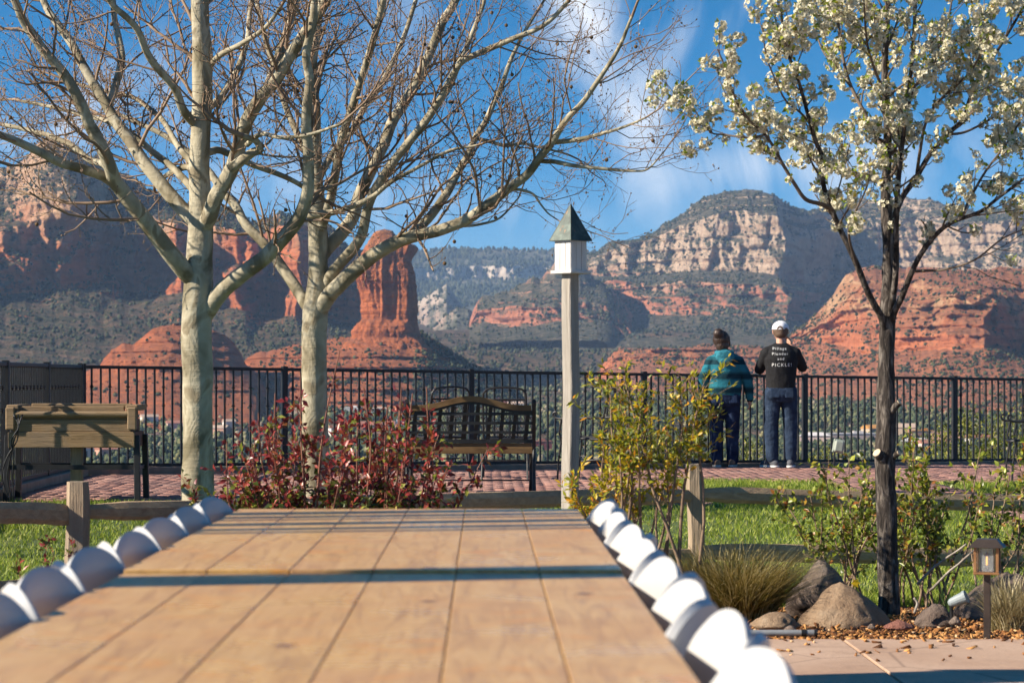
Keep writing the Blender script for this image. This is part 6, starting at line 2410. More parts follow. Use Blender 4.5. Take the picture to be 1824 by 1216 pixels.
YG = [(0, (0.05, 0.065, 0.012)), (0.5, (0.15, 0.17, 0.025)), (0.85, (0.30, 0.29, 0.045)), (1, (0.42, 0.38, 0.08))]
slope_bush('yellow green bush beyond the railing near the right edge', 1720, 728, 41, 1.1, 1, 7000, YG)
slope_bush('tallest yellow green bush beyond the railing at the right edge', 1800, 702, 42, 1.2, 2, 8000, YG)
slope_bush('low yellow bush beyond the railing behind the floodlight', 1462, 786, 38, 0.55, 3, 2200, YG, 0.045)
slope_bush('yellow bush beyond the railing behind the yellow shrub', 1180, 752, 39, 0.8, 4, 3500, YG)
slope_bush('yellow bush beyond the railing between the two people', 1340, 772, 39, 0.5, 5, 2200, YG, 0.045)


# ============================================================ town in the valley
def town():
    walls = {'white': (0.66, 0.62, 0.57), 'salmon': (0.52, 0.29, 0.21), 'tan': (0.48, 0.36, 0.26), 'grey': (0.36, 0.36, 0.36), 'pink': (0.62, 0.46, 0.40), 'red': (0.30, 0.08, 0.07)}
    roofs = {'red': (0.36, 0.15, 0.10), 'brown': (0.24, 0.14, 0.10), 'tan': (0.45, 0.33, 0.25), 'white': (0.62, 0.58, 0.56), 'grey': (0.28, 0.29, 0.31), 'orange': (0.60, 0.28, 0.07), 'blue': (0.30, 0.36, 0.42)}
    wm = {k: simple('stucco_' + k, tuple(.92 * a for a in v), v, 0.6, 0.9) for k, v in walls.items()}
    rm = {k: simple('roofing_' + k, tuple(.8 * a for a in v), v, 0.9, 0.9) for k, v in roofs.items()}
    win = NT('window_glass').base((0.03, 0.035, 0.04)).set(Roughness=0.2).m
    yd = [842, 822, 799, 757, 726, 706]
    dd = [1200, 1350, 1500, 1800, 2100, 2500]
    L = [
        (153, 816, 13, 9, 3.4, 'white', 'red', 'g', 12, 'white walled house with red roof low in the valley behind the planter'),
        (176, 810, 10, 9, 4.2, 'salmon', 'blue', 'f', -8, 'salmon house with blue flat roof behind the planter'),
        (191, 818, 11, 8, 3.0, 'salmon', 'red', 'g', 30, 'salmon house with red gable behind the planter'),
        (266, 762, 11, 8, 3.5, 'white', 'tan', 'g', 20, 'white house above the right end of the planter'),
        (273, 789, 13, 9, 2.8, 'tan', 'brown', 'f', -4, 'brown flat roofed house right of the planter'),
        (312, 770, 11, 8, 3.2, 'pink', 'red', 'g', 15, 'pink house close left of the left sycamore'),
        (391, 777, 12, 9, 3.6, 'salmon', 'tan', 'g', -20, 'peach gabled house right of the left sycamore'),
        (418, 776, 15, 9, 2.8, 'tan', 'brown', 'f', 6, 'low tan house second right of the left sycamore'),
        (408, 768, 7, 7, 4.2, 'white', 'tan', 'g', 25, 'small white gable behind the peach house'),
        (474, 727, 17, 10, 5.5, 'grey', 'tan', 'h', 8, 'grey two storey house high among the trees left of the right sycamore'),
        (522, 748, 13, 9, 3.2, 'tan', 'tan', 'f', -6, 'tan flat roofed house just left of the right sycamore'),
        (602, 776, 11, 8, 3.0, 'white', 'brown', 'g', 18, 'white house with brown roof right of the right sycamore'),
        (627, 742, 13, 8, 3.0, 'grey', 'white', 'f', -10, 'grey house with white flat roof above the red rose bushes'),
        (676, 744, 12, 8, 3.2, 'grey', 'tan', 'h', 4, 'grey tan hipped house above the red rose bushes'),
        (672, 772, 22, 11, 3.4, 'salmon', 'red', 'g', 3, 'long salmon roofed building behind the red rose bushes'),
        (705, 766, 9, 8, 3.6, 'white', 'blue', 'f', 10, 'small white building with blue roof left of the bench'),
        (888, 728, 26, 10, 3.6, 'pink', 'red', 'f', 4, 'long pinkish building above the middle of the bench'),
        (922, 729, 15, 9, 3.4, 'white', 'tan', 'g', -6, 'white building above the right end of the bench'),
        (848, 720, 8, 7, 3.4, 'salmon', 'red', 'g', 20, 'small red roofed house right of the green water tank'),
        (957, 812, 15, 11, 4.6, 'red', 'red', 'f', 6, 'dark red building just right of the bench'),
        (1452, 797, 18, 10, 4.0, 'pink', 'white', 'h', -8, 'pale pink building left of the floodlight'),
        (1512, 795, 30, 14, 4.2, 'pink', 'white', 'f', 4, 'long pale flat roofed building between floodlight and pear trunk'),
        (1556, 787, 12, 10, 5.0, 'tan', 'orange', 'g', 24, 'building with orange gable left of the pear trunk'),
        (1606, 786, 18, 12, 5.0, 'tan', 'tan', 'g', -15, 'large tan roofed building right of the pear trunk'),
        (1640, 788, 14, 9, 3.6, 'salmon', 'orange', 'f', 6, 'orange flat building right of the pear trunk'),
        (1632, 806, 17, 9, 3.4, 'pink', 'white', 'h', -5, 'pink house with white roof low right of the pear trunk'),
        (1662, 808, 16, 9, 3.0, 'pink', 'red', 'g', 12, 'pink house with red roof low right of the pear trunk'),
        (1688, 797, 18, 10, 3.8, 'salmon', 'brown', 'g', -20, 'brown roofed house left of the yellow green bushes'),
        (1742, 800, 13, 9, 3.4, 'white', 'red', 'g', 10, 'pale house behind the yellow green bushes'),
    ]
    for (px, py, w, l, h, wc, rc, typ, rz, lab) in L:
        d = float(np.interp(-py, [-a for a in yd], dd))
        x = (px - CX) * d / FPX
        z = float(valley_z(x, d))
        z = max(z, P(px, py, d).z - 1.0) + 0.8
        root = thing('house', (x, d, z), lab, 'house', None, R(rz))
        h = h + 1.2
        MB().box((0, 0, h / 2 - 1), (w, l, h + 2)).obj('wall', wm[wc], root)
        if typ == 'f':
            m = MB().box((0, 0, h + 0.12), (w + 0.5, l + 0.5, 0.45))
            m.box((w * 0.18, 0, h + 0.9), (w * 0.22, l * 0.3, 1.2))
        elif typ == 'g':
            m = MB()
            a, b, t = w / 2 + 0.5, l / 2 + 0.5, h + l * 0.22
            m.add([(-a, -b, h), (a, -b, h), (a, b, h), (-a, b, h), (-a, 0, t), (a, 0, t)], [(0, 1, 5, 4), (2, 3, 4, 5), (1, 2, 5), (3, 0, 4), (3, 2, 1, 0)])
        else:
            m = MB()
            a, b, t = w / 2 + 0.6, l / 2 + 0.6, h + l * 0.2
            m.add([(-a, -b, h), (a, -b, h), (a, b, h), (-a, b, h), (-a * .45, 0, t), (a * .45, 0, t)], [(0, 1, 5, 4), (2, 3, 4, 5), (1, 2, 5), (3, 0, 4), (3, 2, 1, 0)])
        m.obj('roof', rm[rc], root)
        nw = max(2, int(w / 4))
        for i in range(nw):
            xx = -w / 2 + w * (i + 0.5) / nw
            MB().box((xx, -l / 2 - 0.03, h * 0.52), (1.3, 0.1, 1.2)).obj('window', win, root)
    # water tank
    d = 2150.0
    x = (816 - CX) * d / FPX
    zt, zb = P(0, 704, d).z, P(0, 722, d).z
    root = thing('water_tank', (x, d, zb - 3), 'round pale green water tank among the trees above the bench', 'tank')
    Mt = simple('tank_paint', (0.22, 0.33, 0.20), (0.27, 0.38, 0.24), 0.3, 0.7)
    rr = 12 * d / FPX
    MB().lathe([(rr, 0), (rr, zt - zb + 3)], 28).obj('shell', Mt, root)
    MB().lathe([(rr * 1.02, zt - zb + 3), (rr * 1.02, zt - zb + 3.3), (rr * 0.2, zt - zb + 3.9)], 28).obj('lid', Mt, root)


town()


# ============================================================ people
def remesh(name, parts, voxel, smooth=3, disp=None):
    """one continuous surface from overlapping tapered limbs"""
    m = MB()
    for p in parts:
        if p[0] == 'cap':
            _, a, ra, b, rb = p[:5]
            sx, sy = p[5] if len(p) > 5 else (1, 1)
            a, b = Vector(a), Vector(b)
            n, K = 14, 5
            d = (b - a)
            L = d.length
            x = d.normalized() if L > 1e-6 else Vector((0, 0, 1))
            # section axes: keep one axis near world X so sx/sy flatten predictably
            ref = Vector((1, 0, 0)) if abs(x.x) < 0.85 else Vector((0, 0, 1))
            v = x.cross(ref).normalized(); u = v.cross(x)
            rings = []
            for i in range(K + 1):
                t = -math.pi / 2 + (math.pi / 2) * i / K
                rings.append((a + x * (math.sin(t) * ra), max(math.cos(t) * ra, 1e-4)))
            for i in range(K + 1):
                t = (math.pi / 2) * i / K
                rings.append((b + x * (math.sin(t) * rb), max(math.cos(t) * rb, 1e-4)))
            G = [[c + u * (math.cos(2 * math.pi * k / n) * r * sx) + v * (math.sin(2 * math.pi * k / n) * r * sy) for k in range(n)] for c, r in rings]
            m.grid(G, True)
        elif p[0] == 'ell':
            _, c, r3 = p[:3]
            M = p[3] if len(p) > 3 else Matrix.Identity(3)
            c = Vector(c)
            n, K = 20, 14
            G = []
            for i in range(K + 1):
                t = -math.pi / 2 + math.pi * i / K
                G.append([c + M @ Vector((math.cos(t) * math.cos(2 * math.pi * k / n) * r3[0], math.cos(t) * math.sin(2 * math.pi * k / n) * r3[1], math.sin(t) * r3[2])) for k in range(n)])
            m.grid(G, True)
        elif p[0] == 'loft':       # list of (z, cx, cy, rx, ry)
            n = 24
            G = [[Vector((cx + rx * math.cos(2 * math.pi * k / n), cy + ry * math.sin(2 * math.pi * k / n), z)) for k in range(n)] for z, cx, cy, rx, ry in p[1]]
            b = len(m.V)
            m.grid(G, True)
            m.F.append(tuple(b + k for k in reversed(range(n))))
            m.F.append(tuple(b + (len(G) - 1) * n + k for k in range(n)))
    me = m.mesh('tmp')
    bm = bmesh.new(); bm.from_mesh(me)
    bmesh.ops.recalc_face_normals(bm, faces=bm.faces[:])
    bm.to_mesh(me); bm.free()
    o = bpy.data.objects.new('tmp', me)
    COL.objects.link(o)
    md = o.modifiers.new('r', 'REMESH')
    md.mode = 'VOXEL'
    md.voxel_size = voxel
    sm = o.modifiers.new('s', 'SMOOTH')
    sm.factor = 0.5
    sm.iterations = smooth
    dg = bpy.context.evaluated_depsgraph_get()
    ev = o.evaluated_get(dg)
    out = bpy.data.meshes.new_from_object(ev)
    out.name = name
    bpy.data.objects.remove(o)
    bpy.data.meshes.remove(me)
    if disp:
        n = len(out.vertices)
        co = np.empty(n * 3, np.float32); out.vertices.foreach_get('co', co); co = co.reshape(-1, 3)
        nr = np.array([tuple(v.normal) for v in out.vertices])
        amp, f, seed = disp
        h = fbm(co[:, 0] * f[0], co[:, 1] * f[1], co[:, 2] * f[2], 3, seed)
        h = 1 - 2 * np.abs(h)
        co = co + nr * (amp * h)[:, None]
        out.vertices.foreach_set('co', co.astype(np.float32).ravel())
        out.update()
    shade(out, True)
    return out


def hand(wrist, d, palm_n, thumb_side, curl, s=1.0):
    """palm, four bent fingers and a thumb; d: pointing direction, palm_n: palm normal"""
    w = Vector(wrist); d = Vector(d).normalized(); n = Vector(palm_n); n = (n - d * n.dot(d)).normalized()
    a = d.cross(n) * thumb_side
    P_ = [('cap', w, 0.024 * s, w + d * 0.075 * s, 0.026 * s), ('cap', w + d * .03 * s + a * .018 * s, 0.017 * s, w + d * 0.08 * s + a * .025 * s, 0.014 * s),
          ('cap', w + d * .03 * s - a * .018 * s, 0.016 * s, w + d * 0.075 * s - a * .025 * s, 0.013 * s)]
    for i, (off, L) in enumerate(((0.030, 0.075), (0.010, 0.083), (-0.011, 0.077), (-0.030, 0.062))):
        p = w + d * 0.082 * s + a * off * s
        dirn = d
        for k, fr in enumerate((0.45, 0.32, 0.25)):
            ang = curl * (0.6 + 0.35 * k)
            dirn = (dirn * math.cos(ang) + n * math.sin(ang) * (1 if k == 0 else 1)).normalized()
            q = p + dirn * L * fr * s
            P_.append(('cap', p, (0.0095 - 0.0008 * k) * s, q, (0.0088 - 0.0008 * k) * s))
            p = q
    p = w + d * 0.03 * s + a * 0.022 * s
    dirn = (d * 0.6 + a * 0.7 + n * 0.25).normalized()
    q = p + dirn * 0.034 * s
    P_.append(('cap', p, 0.013 * s, q, 0.0105 * s))
    dirn = (d * 0.85 + a * 0.25 + n * 0.35 * (1 + curl)).normalized()
    P_.append(('cap', q, 0.0105 * s, q + dirn * 0.03 * s, 0.009 * s))
    return P_


def cloth(name, c1, c2, scale=30, rough=0.85, bump=0.004):
    return simple(name, c1, c2, scale, rough, bump, spec=0.2)


M_skin = simple('skin', (0.48, 0.25, 0.165), (0.56, 0.31, 0.215), 25, 0.5, 0.0005)
M_skin2 = simple('skin_warm', (0.40, 0.205, 0.135), (0.48, 0.26, 0.18), 25, 0.5, 0.0005)


def head_parts(c, r, face=(0, 1, 0)):
    """skull, jaw, nose, ears and brow; face is the direction the person looks"""
    c = Vector(c)
    f = Vector(face).normalized()
    sd = f.cross(Vector((0, 0, 1))).normalized()
    up = Vector((0, 0, 1))
    M = Matrix((sd, f, up)).transposed()
    P_ = [('ell', c, (r * 0.79, r * 0.98, r * 1.0), M), ('ell', c + f * r * .28 - up * r * .55, (r * 0.60, r * 0.62, r * 0.62), M),
          ('cap', c + f * r * .93 + up * r * .02, r * .09, c + f * r * 1.12 - up * r * .3, r * .15),
          ('cap', c + f * r * .86 + sd * r * .4 + up * r * .16, r * .09, c + f * r * .86 - sd * r * .4 + up * r * .16, r * .09),
          ('cap', c + f * r * .84 - sd * r * .2 - up * r * .68, r * .1, c + f * r * .84 + sd * r * .2 - up * r * .68, r * .1)]
    for s in (-1, 1):
        P_.append(('ell', c + sd * s * r * .80 - up * r * .1 - f * r * .02, (r * .1, r * .2, r * .3), M))
    return P_


def shoe(ank, toe, sole_mat, upper_mat, parent, side):
    a = Vector(ank); t = Vector(toe)
    d = (t - a); d.z = 0; d.normalize()
    heel = a - d * 0.06
    up = remesh('shoe', [('cap', Vector((heel.x, heel.y, 0.05)), 0.042, Vector((a.x, a.y, 0.085)), 0.046), ('cap', Vector((a.x, a.y, 0.07)), 0.047, Vector((t.x, t.y, 0.042)), 0.038),
                         ('cap', Vector((heel.x, heel.y, 0.04)), 0.038, Vector((t.x, t.y, 0.035)), 0.040)], 0.011, 2)
    o = put('shoe', up, upper_mat, parent)
    so_ = remesh('sole', [('cap', Vector((heel.x, heel.y, 0.014)), 0.046, Vector((t.x, t.y, 0.014)), 0.046)], 0.011, 1)
    co = np.empty(len(so_.vertices) * 3, np.float32); so_.vertices.foreach_get('co', co); co = co.reshape(-1, 3)
    co[:, 2] = np.clip(co[:, 2], 0.0, 0.026)
    so_.vertices.foreach_set('co', co.ravel()); so_.update()
    put('sole', so_, sole_mat, o)


def drape_text(txt, size, cx, cz, bvh, y_from, mat, parent, extrude=0.0015, name='lettering', spacing=1.25):
    cu = bpy.data.curves.new('txt', 'FONT')
    cu.body = txt
    cu.size = size
    cu.align_x = 'CENTER'
    cu.space_character = spacing
    to = bpy.data.objects.new('txt', cu)
    COL.objects.link(to)
    dg = bpy.context.evaluated_depsgraph_get()
    me = bpy.data.meshes.new_from_object(to.evaluated_get(dg))
    bpy.data.objects.remove(to)
    bm = bmesh.new(); bm.from_mesh(me)
    bmesh.ops.triangulate(bm, faces=bm.faces[:])
    bmesh.ops.subdivide_edges(bm, edges=[e for e in bm.edges if e.calc_length() > size * 0.3], cuts=1)
    for v in bm.verts:
        x, z = cx + v.co.x, cz + v.co.y
        hit = bvh.ray_cast(Vector((x, y_from, z)), Vector((0, 1, 0)))
        y = hit[0].y if hit[0] is not None else 0
        v.co = Vector((x, y - 0.003, z))
    bm.to_mesh(me); bm.free()
    me.name = name
    return put(name, me, mat, parent)


def person_man():
    d = 31.3
    x, y = XY(1391, d)
    g0 = float(gz(x, y)) + 0.006
    root = thing('person', (x, y, g0), 'person in black long sleeved shirt, jeans and white cap, photographing with a phone', 'person')
    hip_l, hip_r = (-0.088, 0, 0.92), (0.092, 0.0, 0.92)
    kn_l, kn_r = (-0.115, 0.035, 0.50), (0.118, 0.02, 0.50)
    an_l, an_r = (-0.112, -0.01, 0.09), (0.118, 0.0, 0.09)
    sh_l, sh_r = (-0.172, 0.0, 1.385), (0.172, 0.0, 1.385)
    el_l, el_r = (-0.245, 0.12, 1.19), (0.275, 0.13, 1.215)
    wr_l, wr_r = (0.005, 0.285, 1.44), (0.150, 0.235, 1.475)
    hc = (0.0, 0.045, 1.655)
    torso = lambda k: ('loft', [(0.86, 0, 0, .155 * k, .105 * k), (0.95, 0, -.005, .168 * k, .118 * k), (1.05, 0, 0, .158 * k, .108 * k), (1.18, 0, -.004, .170 * k, .112 * k), (1.30, 0, -.006, .190 * k, .118 * k), (1.39, 0, 0, .190 * k, .105 * k), (1.455, 0, .008, .125 * k, .075 * k), (1.49, 0, .015, .065, .06)])
    limbs_arm = lambda k: [('cap', sh_l, .062 * k, el_l, .047 * k), ('cap', el_l, .047 * k, wr_l, .031 * k), ('cap', sh_r, .062 * k, el_r, .047 * k), ('cap', el_r, .047 * k, wr_r, .031 * k)]
    limbs_leg = lambda k: [('cap', hip_l, .092 * k, kn_l, .063 * k), ('cap', kn_l, .063 * k, an_l, .046 * k), ('cap', hip_r, .092 * k, kn_r, .063 * k), ('cap', kn_r, .063 * k, an_r, .046 * k)]
    body = [torso(0.93)] + limbs_arm(0.88) + limbs_leg(0.9) + [('cap', (0, .01, 1.44), .058, (0, .04, 1.60), .055)]
    body += head_parts(hc, 0.112, (0.16, 1, -0.02))
    body += hand(wr_r, (-0.30, 0.25, 0.9), (-0.75, -0.2, 0.0), -1, 0.75)
    body += hand(wr_l, (0.42, 0.25, 0.85), (0.6, 0.3, -0.2), 1, 0.6)
    for an in (an_l, an_r):
        body.append(('cap', (an[0], an[1], .07), .045, (an[0] * 1.1, an[1] + .13, .045), .035))
    put('body', remesh('body', body, 0.0065, 3), M_skin, root)
    Ms = cloth('black_shirt', (0.010, 0.010, 0.011), (0.020, 0.020, 0.022), 40, 0.8, 0.003)
    # shirt
    sp = [('loft', [(0.855, 0, 0, .178, .128), (0.90, 0, -.002, .180, .130), (1.0, 0, -.004, .178, .128), (1.10, 0, -.006, .180, .126), (1.20, 0, -.008, .188, .128), (1.31, 0, -.008, .204, .130), (1.40, 0, 0, .203, .115), (1.46, 0, .008, .14, .088), (1.50, 0, .016, .075, .07)])]
    sp += [('cap', sh_l, .072, el_l, .060), ('cap', el_l, .060, (-0.05, .255, 1.385), .042), ('cap', sh_r, .072, el_r, .060), ('cap', el_r, .060, (0.168, .22, 1.43), .042), ('cap', (-.06, .005, 1.45), .055, sh_l, .068), ('cap', (.06, .005, 1.45), .055, sh_r, .068)]
    shm = remesh('shirt', sp, 0.009, 3, (0.006, (7, 7, 5), 3))
    sh = put('shirt', shm, Ms, root)
    bvh = BVHTree.FromPolygons([tuple(v.co) for v in shm.vertices], [tuple(p.vertices) for p in shm.polygons])
    Mt = NT('shirt_print').base((0.72, 0.72, 0.70)).set(Roughness=0.8).m
    k = d / FPX
    zc = lambda py: P(0, py, d).z - g0
    xc = lambda px: (px - 1391) * k
    for txt, py, px, sz, sp_ in (('Pillage', 623, 1387, 0.042, 1.35), ('Plunder', 632.3, 1387.5, 0.042, 1.35), ('and', 641.3, 1388.5, 0.042, 1.35), ('PICKLE!', 652.5, 1390.5, 0.050, 1.32)):
        drape_text(txt, sz * 1.12, xc(px), zc(py), bvh, -1.0, Mt, sh, spacing=sp_)
    # jeans
    t = NT('blue_jeans')
    w = t.coord((1, 1, 1))
    f = t.noise(w, 9, 4)
    fine = t.noise(t.coord((60, 60, 8)), 3, 3)
    c = t.ramp(f, [(0.3, (0.012, 0.020, 0.040)), (0.6, (0.026, 0.044, 0.080)), (0.8, (0.085, 0.12, 0.18))])
    t.base(t.mix(t.rng(fine, .4, .7, 0, .3), c, (0.06, 0.08, 0.12))).set(Roughness=0.9, Specular_IOR_Level=0.1)
    t.bump(t.noise(w, 22, 4), 0.008)
    Mj = t.m
    jp = [('loft', [(0.80, 0, 0, .165, .118), (0.88, 0, -.012, .176, .135), (0.95, 0, -.008, .172, .128), (1.0, 0, 0, .165, .116)]), ('ell', (-.085, -.05, .885), (.095, .085, .10)), ('ell', (.088, -.05, .885), (.095, .085, .10)),
          ('cap', hip_l, .104, kn_l, .083), ('cap', kn_l, .083, (an_l[0], an_l[1], .12), .071), ('cap', hip_r, .104, kn_r, .083), ('cap', kn_r, .083, (an_r[0], an_r[1], .12), .071)]
    jm = remesh('jeans', jp, 0.009, 3, (0.006, (9, 9, 11), 5))
    jo = put('jeans', jm, Mj, root)
    for s in (-1, 1):
        MB().box((s * 0.085, -0.140, 0.905), (0.10, 0.008, 0.115), Matrix.Rotation(R(-8), 3, 'X'), 0.003).obj('pocket', Mj, jo)
    Mg = cloth('grey_canvas', (0.07, 0.075, 0.085), (0.13, 0.135, 0.15), 40)
    Mso = simple('white_sole', (0.6, 0.6, 0.58), (0.7, 0.7, 0.68), 20, 0.7)
    shoe(an_l, (-0.205, 0.085, 0.04), Mso, Mg, root, -1)
    shoe(an_r, (0.15, 0.155, 0.04), Mso, Mg, root, 1)
    # hair and cap
    hx = Vector(hc)
    Mh = simple('short_hair', (0.085, 0.05, 0.03), (0.15, 0.09, 0.055), 60, 0.7, 0.004)
    put('hair', remesh('hair', [('ell', hx + Vector((0, -.016, .008)), (.096, .104, .100)), ('ell', hx + Vector((0, -.035, -.035)), (.078, .085, .06))], 0.008, 2, (0.003, (60, 60, 30), 2)), Mh, root)
    Mc = NT('white_cap').base((0.74, 0.73, 0.75)).set(Roughness=0.85).m
    Mc2 = NT('cap_bill').base((0.03, 0.03, 0.035)).set(Roughness=0.7).m
    cap = MB()
    G = []
    N_ = 28
    fdir = Vector((0.16, 1, 0)).normalized(); sdir = fdir.cross(Vector((0, 0, 1)))
    for i in range(11):
        tt = i / 10 * math.pi / 2
        G.append([hx + Vector((0, 0, 0.022)) + sdir * (0.104 * math.cos(tt) * math.cos(2 * math.pi * q / N_)) + fdir * (0.121 * math.cos(tt) * math.sin(2 * math.pi * q / N_)) + Vector((0, 0, 0.105 * math.sin(tt) ** 0.9 - 0.005)) for q in range(N_)])
    cap.grid(G, True)
    co_ = cap.obj('cap', Mc, root, smooth=True)
    # panel seams, back strap opening, bill
    for q in range(6):
        a = math.pi * q / 3 + 0.5
        pts = [hx + Vector((0, 0, 0.022)) + sdir * (0.1055 * math.cos(i / 10 * math.pi / 2) * math.cos(a)) + fdir * (0.1225 * math.cos(i / 10 * math.pi / 2) * math.sin(a)) + Vector((0, 0, 0.1065 * math.sin(i / 10 * math.pi / 2) ** .9 - .005)) for i in range(11)]
        MB().tube(pts, 0.0013, 4).obj('seam', Mc, co_)
    op = hx + Vector((0, 0, 0.018)) - fdir * 0.112
    MB().add([op + sdir * 0.038 * math.cos(a_) - fdir * (0.012 - 0.006 * abs(math.cos(a_))) + Vector((0, 0, 0.040 * math.sin(a_))) for a_ in np.linspace(0, math.pi, 12)], [tuple(range(12))]).obj('strap_opening', Mh, co_)
    bl = MB()
    G = []
    for i in range(9):
        a = math.pi * i / 8
        p0 = hx + Vector((0, 0, 0.022)) + sdir * 0.098 * math.cos(a) + fdir * 0.10 * math.sin(a) ** .6
        p1 = hx + Vector((0, 0, 0.008 + 0.012 * math.sin(a))) + sdir * 0.088 * math.cos(a) + fdir * (0.10 + 0.075 * math.sin(a) ** .5)
        G.append([p0, p1, p1 - Vector((0, 0, .004)), p0 - Vector((0, 0, .004))])
    bl.grid(G, True)
    bl.obj('bill', Mc2, co_, smooth=False)
    # phone, held up in both hands: a thing of its own
    px_, py_ = x, y
    ph = thing('phone', (x + 0.082, y + 0.300, g0 + 1.565), 'dark smartphone held up before the face by the person in the white cap', 'phone')
    Mp = NT('phone_case').base((0.012, 0.012, 0.014)).set(Roughness=0.35).m
    MB().box((0, 0, 0.01), (0.072, 0.009, 0.15), Matrix.Rotation(R(-8), 3, 'X') @ rotz(R(-8)), 0.003).obj('body', Mp, ph)
    scn = NT('phone_screen').base((0.05, 0.06, 0.08)).set(Roughness=0.1).m
    MB().box((0, -0.0058, 0.01), (0.064, 0.001, 0.138), Matrix.Rotation(R(-8), 3, 'X') @ rotz(R(-8))).obj('screen', scn, ph)


person_man()


def person_woman():
    d = 31.35
    x, y = XY(1291, d)
    g0 = float(gz(x, y)) + 0.006
    root = thing('person', (x, y, g0), 'person with dark bun in teal striped hooded jacket and dark jeans', 'person')
    hip_l, hip_r = (-0.098, 0, 0.86), (0.090, 0.0, 0.86)
    kn_l, kn_r = (-0.098, 0.03, 0.46), (0.095, 0.03, 0.46)
    an_l, an_r = (-0.105, -0.02, 0.085), (0.095, 0.01, 0.085)
    sh_l, sh_r = (-0.162, -0.005, 1.272), (0.158, -0.005, 1.272)
    el_l, el_r = (-0.265, -0.01, 1.055), (0.275, -0.01, 1.055)
    wr_l, wr_r = (-0.262, 0.04, 0.845), (0.305, 0.03, 0.835)
    hc = (-0.035, 0.02, 1.535)
    body = [('loft', [(0.80, 0, 0, .168, .115), (0.90, 0, -.01, .178, .125), (1.0, 0, 0, .165, .118), (1.12, 0, 0, .165, .115), (1.24, 0, 0, .178, .112), (1.31, 0, 0, .165, .095), (1.36, -.005, .005, .10, .07), (1.40, -.01, .01, .055, .055)])]
    body += [('cap', sh_l, .058, el_l, .045), ('cap', el_l, .045, wr_l, .028), ('cap', sh_r, .058, el_r, .045), ('cap', el_r, .045, wr_r, .028),
             ('cap', hip_l, .095, kn_l, .063), ('cap', kn_l, .063, an_l, .044), ('cap', hip_r, .095, kn_r, .063), ('cap', kn_r, .063, an_r, .044), ('cap', (-.01, .0, 1.34), .053, (-.03, .02, 1.48), .052)]
    body += head_parts(hc, 0.108, (0.45, 1, -0.05))
    body += hand(wr_l, (0.02, 0.12, -1), (1, 0.1, 0), -1, 0.35, 0.95)
    body += hand(wr_r, (0.04, 0.10, -1), (-1, 0.1, 0), 1, 0.35, 0.95)
    for an in (an_l, an_r):
        body.append(('cap', (an[0], an[1], .07), .04, (an[0] * 1.1, an[1] + .12, .042), .032))
    put('body', remesh('body', body, 0.0065, 3), M_skin2, root)
    # striped hooded jacket
    t = NT('striped_fleece')
    tc = t.n('TexCoord')
    sp_ = t.n('SeparateXYZ'); t.l(tc.outputs['Object'], sp_.inputs[0])
    z = t.math('ADD', sp_.outputs['Z'], t.math('MULTIPLY', t.noise(tc.outputs['Object'], 5, 2), 0.012))
    zf = t.rng(z, 0.84, 1.42)
    teal, dk, md = (0.026, 0.175, 0.225), (0.010, 0.034, 0.046), (0.018, 0.09, 0.115)
    bands = [(0.0, teal), (0.085, md), (0.12, dk), (0.21, md), (0.235, teal), (0.37, teal), (0.38, md), (0.41, dk), (0.50, dk), (0.51, md), (0.55, teal), (0.69, teal), (0.70, dk), (0.79, dk), (0.80, md), (0.86, teal), (0.97, teal), (1.0, md)]
    c = t.ramp(zf, bands, 'CONSTANT')
    hea = t.noise(t.coord((30, 30, 160)), 2.2, 3, 0.7)
    c = t.mix(t.rng(hea, 0.42, 0.62, 0, 0.5), c, (0.012, 0.05, 0.065))
    t.base(c).set(Roughness=0.9, Specular_IOR_Level=0.1)
    t.bump(t.noise(tc.outputs['Object'], 26, 4), 0.006)
    Mj = t.m
    jp = [('loft', [(0.835, 0, 0, .178, .128), (0.87, 0, -.006, .200, .145), (0.95, 0, -.008, .208, .150), (1.05, 0, -.006, .200, .140), (1.15, 0, -.006, .196, .136), (1.25, 0, -.006, .202, .134), (1.32, 0, 0, .180, .112), (1.37, -.005, .004, .12, .09), (1.41, -.01, .01, .075, .075)]),
          ('cap', sh_l, .074, el_l, .064), ('cap', el_l, .064, wr_l, .046), ('cap', sh_r, .074, el_r, .064), ('cap', el_r, .064, wr_r, .046), ('cap', (-.05, .0, 1.345), .055, sh_l, .072), ('cap', (.04, .0, 1.345), .055, sh_r, .072)]
    ja = put('jacket', remesh('jacket', jp, 0.009, 3, (0.009, (6, 6, 8), 8)), Mj, root)
    # hood hanging on the back
    G = []
    for i in range(9):
        v = i / 8
        zz = 1.405 - 0.155 * v
        ww = 0.115 * math.sin(math.pi * (0.30 + 0.70 * (1 - v) ** 1.0 * 0.72 + 0.0)) * (1 - 0.25 * v)
        G.append([])
    hood = remesh('hood', [('ell', (-.01, -.128, 1.335), (.112, .050, .080)), ('ell', (-.01, -.145, 1.285), (.075, .038, .06)), ('cap', (-.095, -.06, 1.375), .034, (-.02, -.12, 1.385), .036), ('cap', (.075, -.06, 1.375), .034, (0, -.12, 1.385), .036), ('cap', (-.085, .03, 1.385), .03, (-.095, -.06, 1.375), .034), ('cap', (.07, .03, 1.385), .03, (.075, -.06, 1.375), .034)], 0.008, 3, (0.006, (12, 12, 9), 4))
    Mhd = cloth('teal_hood', (0.02, 0.12, 0.155), (0.04, 0.22, 0.28), 30, 0.9, 0.006)
    put('hood', hood, Mhd, ja)
    Mk = cloth('black_ribbing', (0.010, 0.010, 0.011), (0.018, 0.018, 0.02), 60)
    put('hem', remesh('hem', [('loft', [(0.800, 0, 0, .178, .126), (0.83, 0, 0, .184, .132), (0.865, 0, -.002, .186, .134)])], 0.010, 2), Mk, ja)
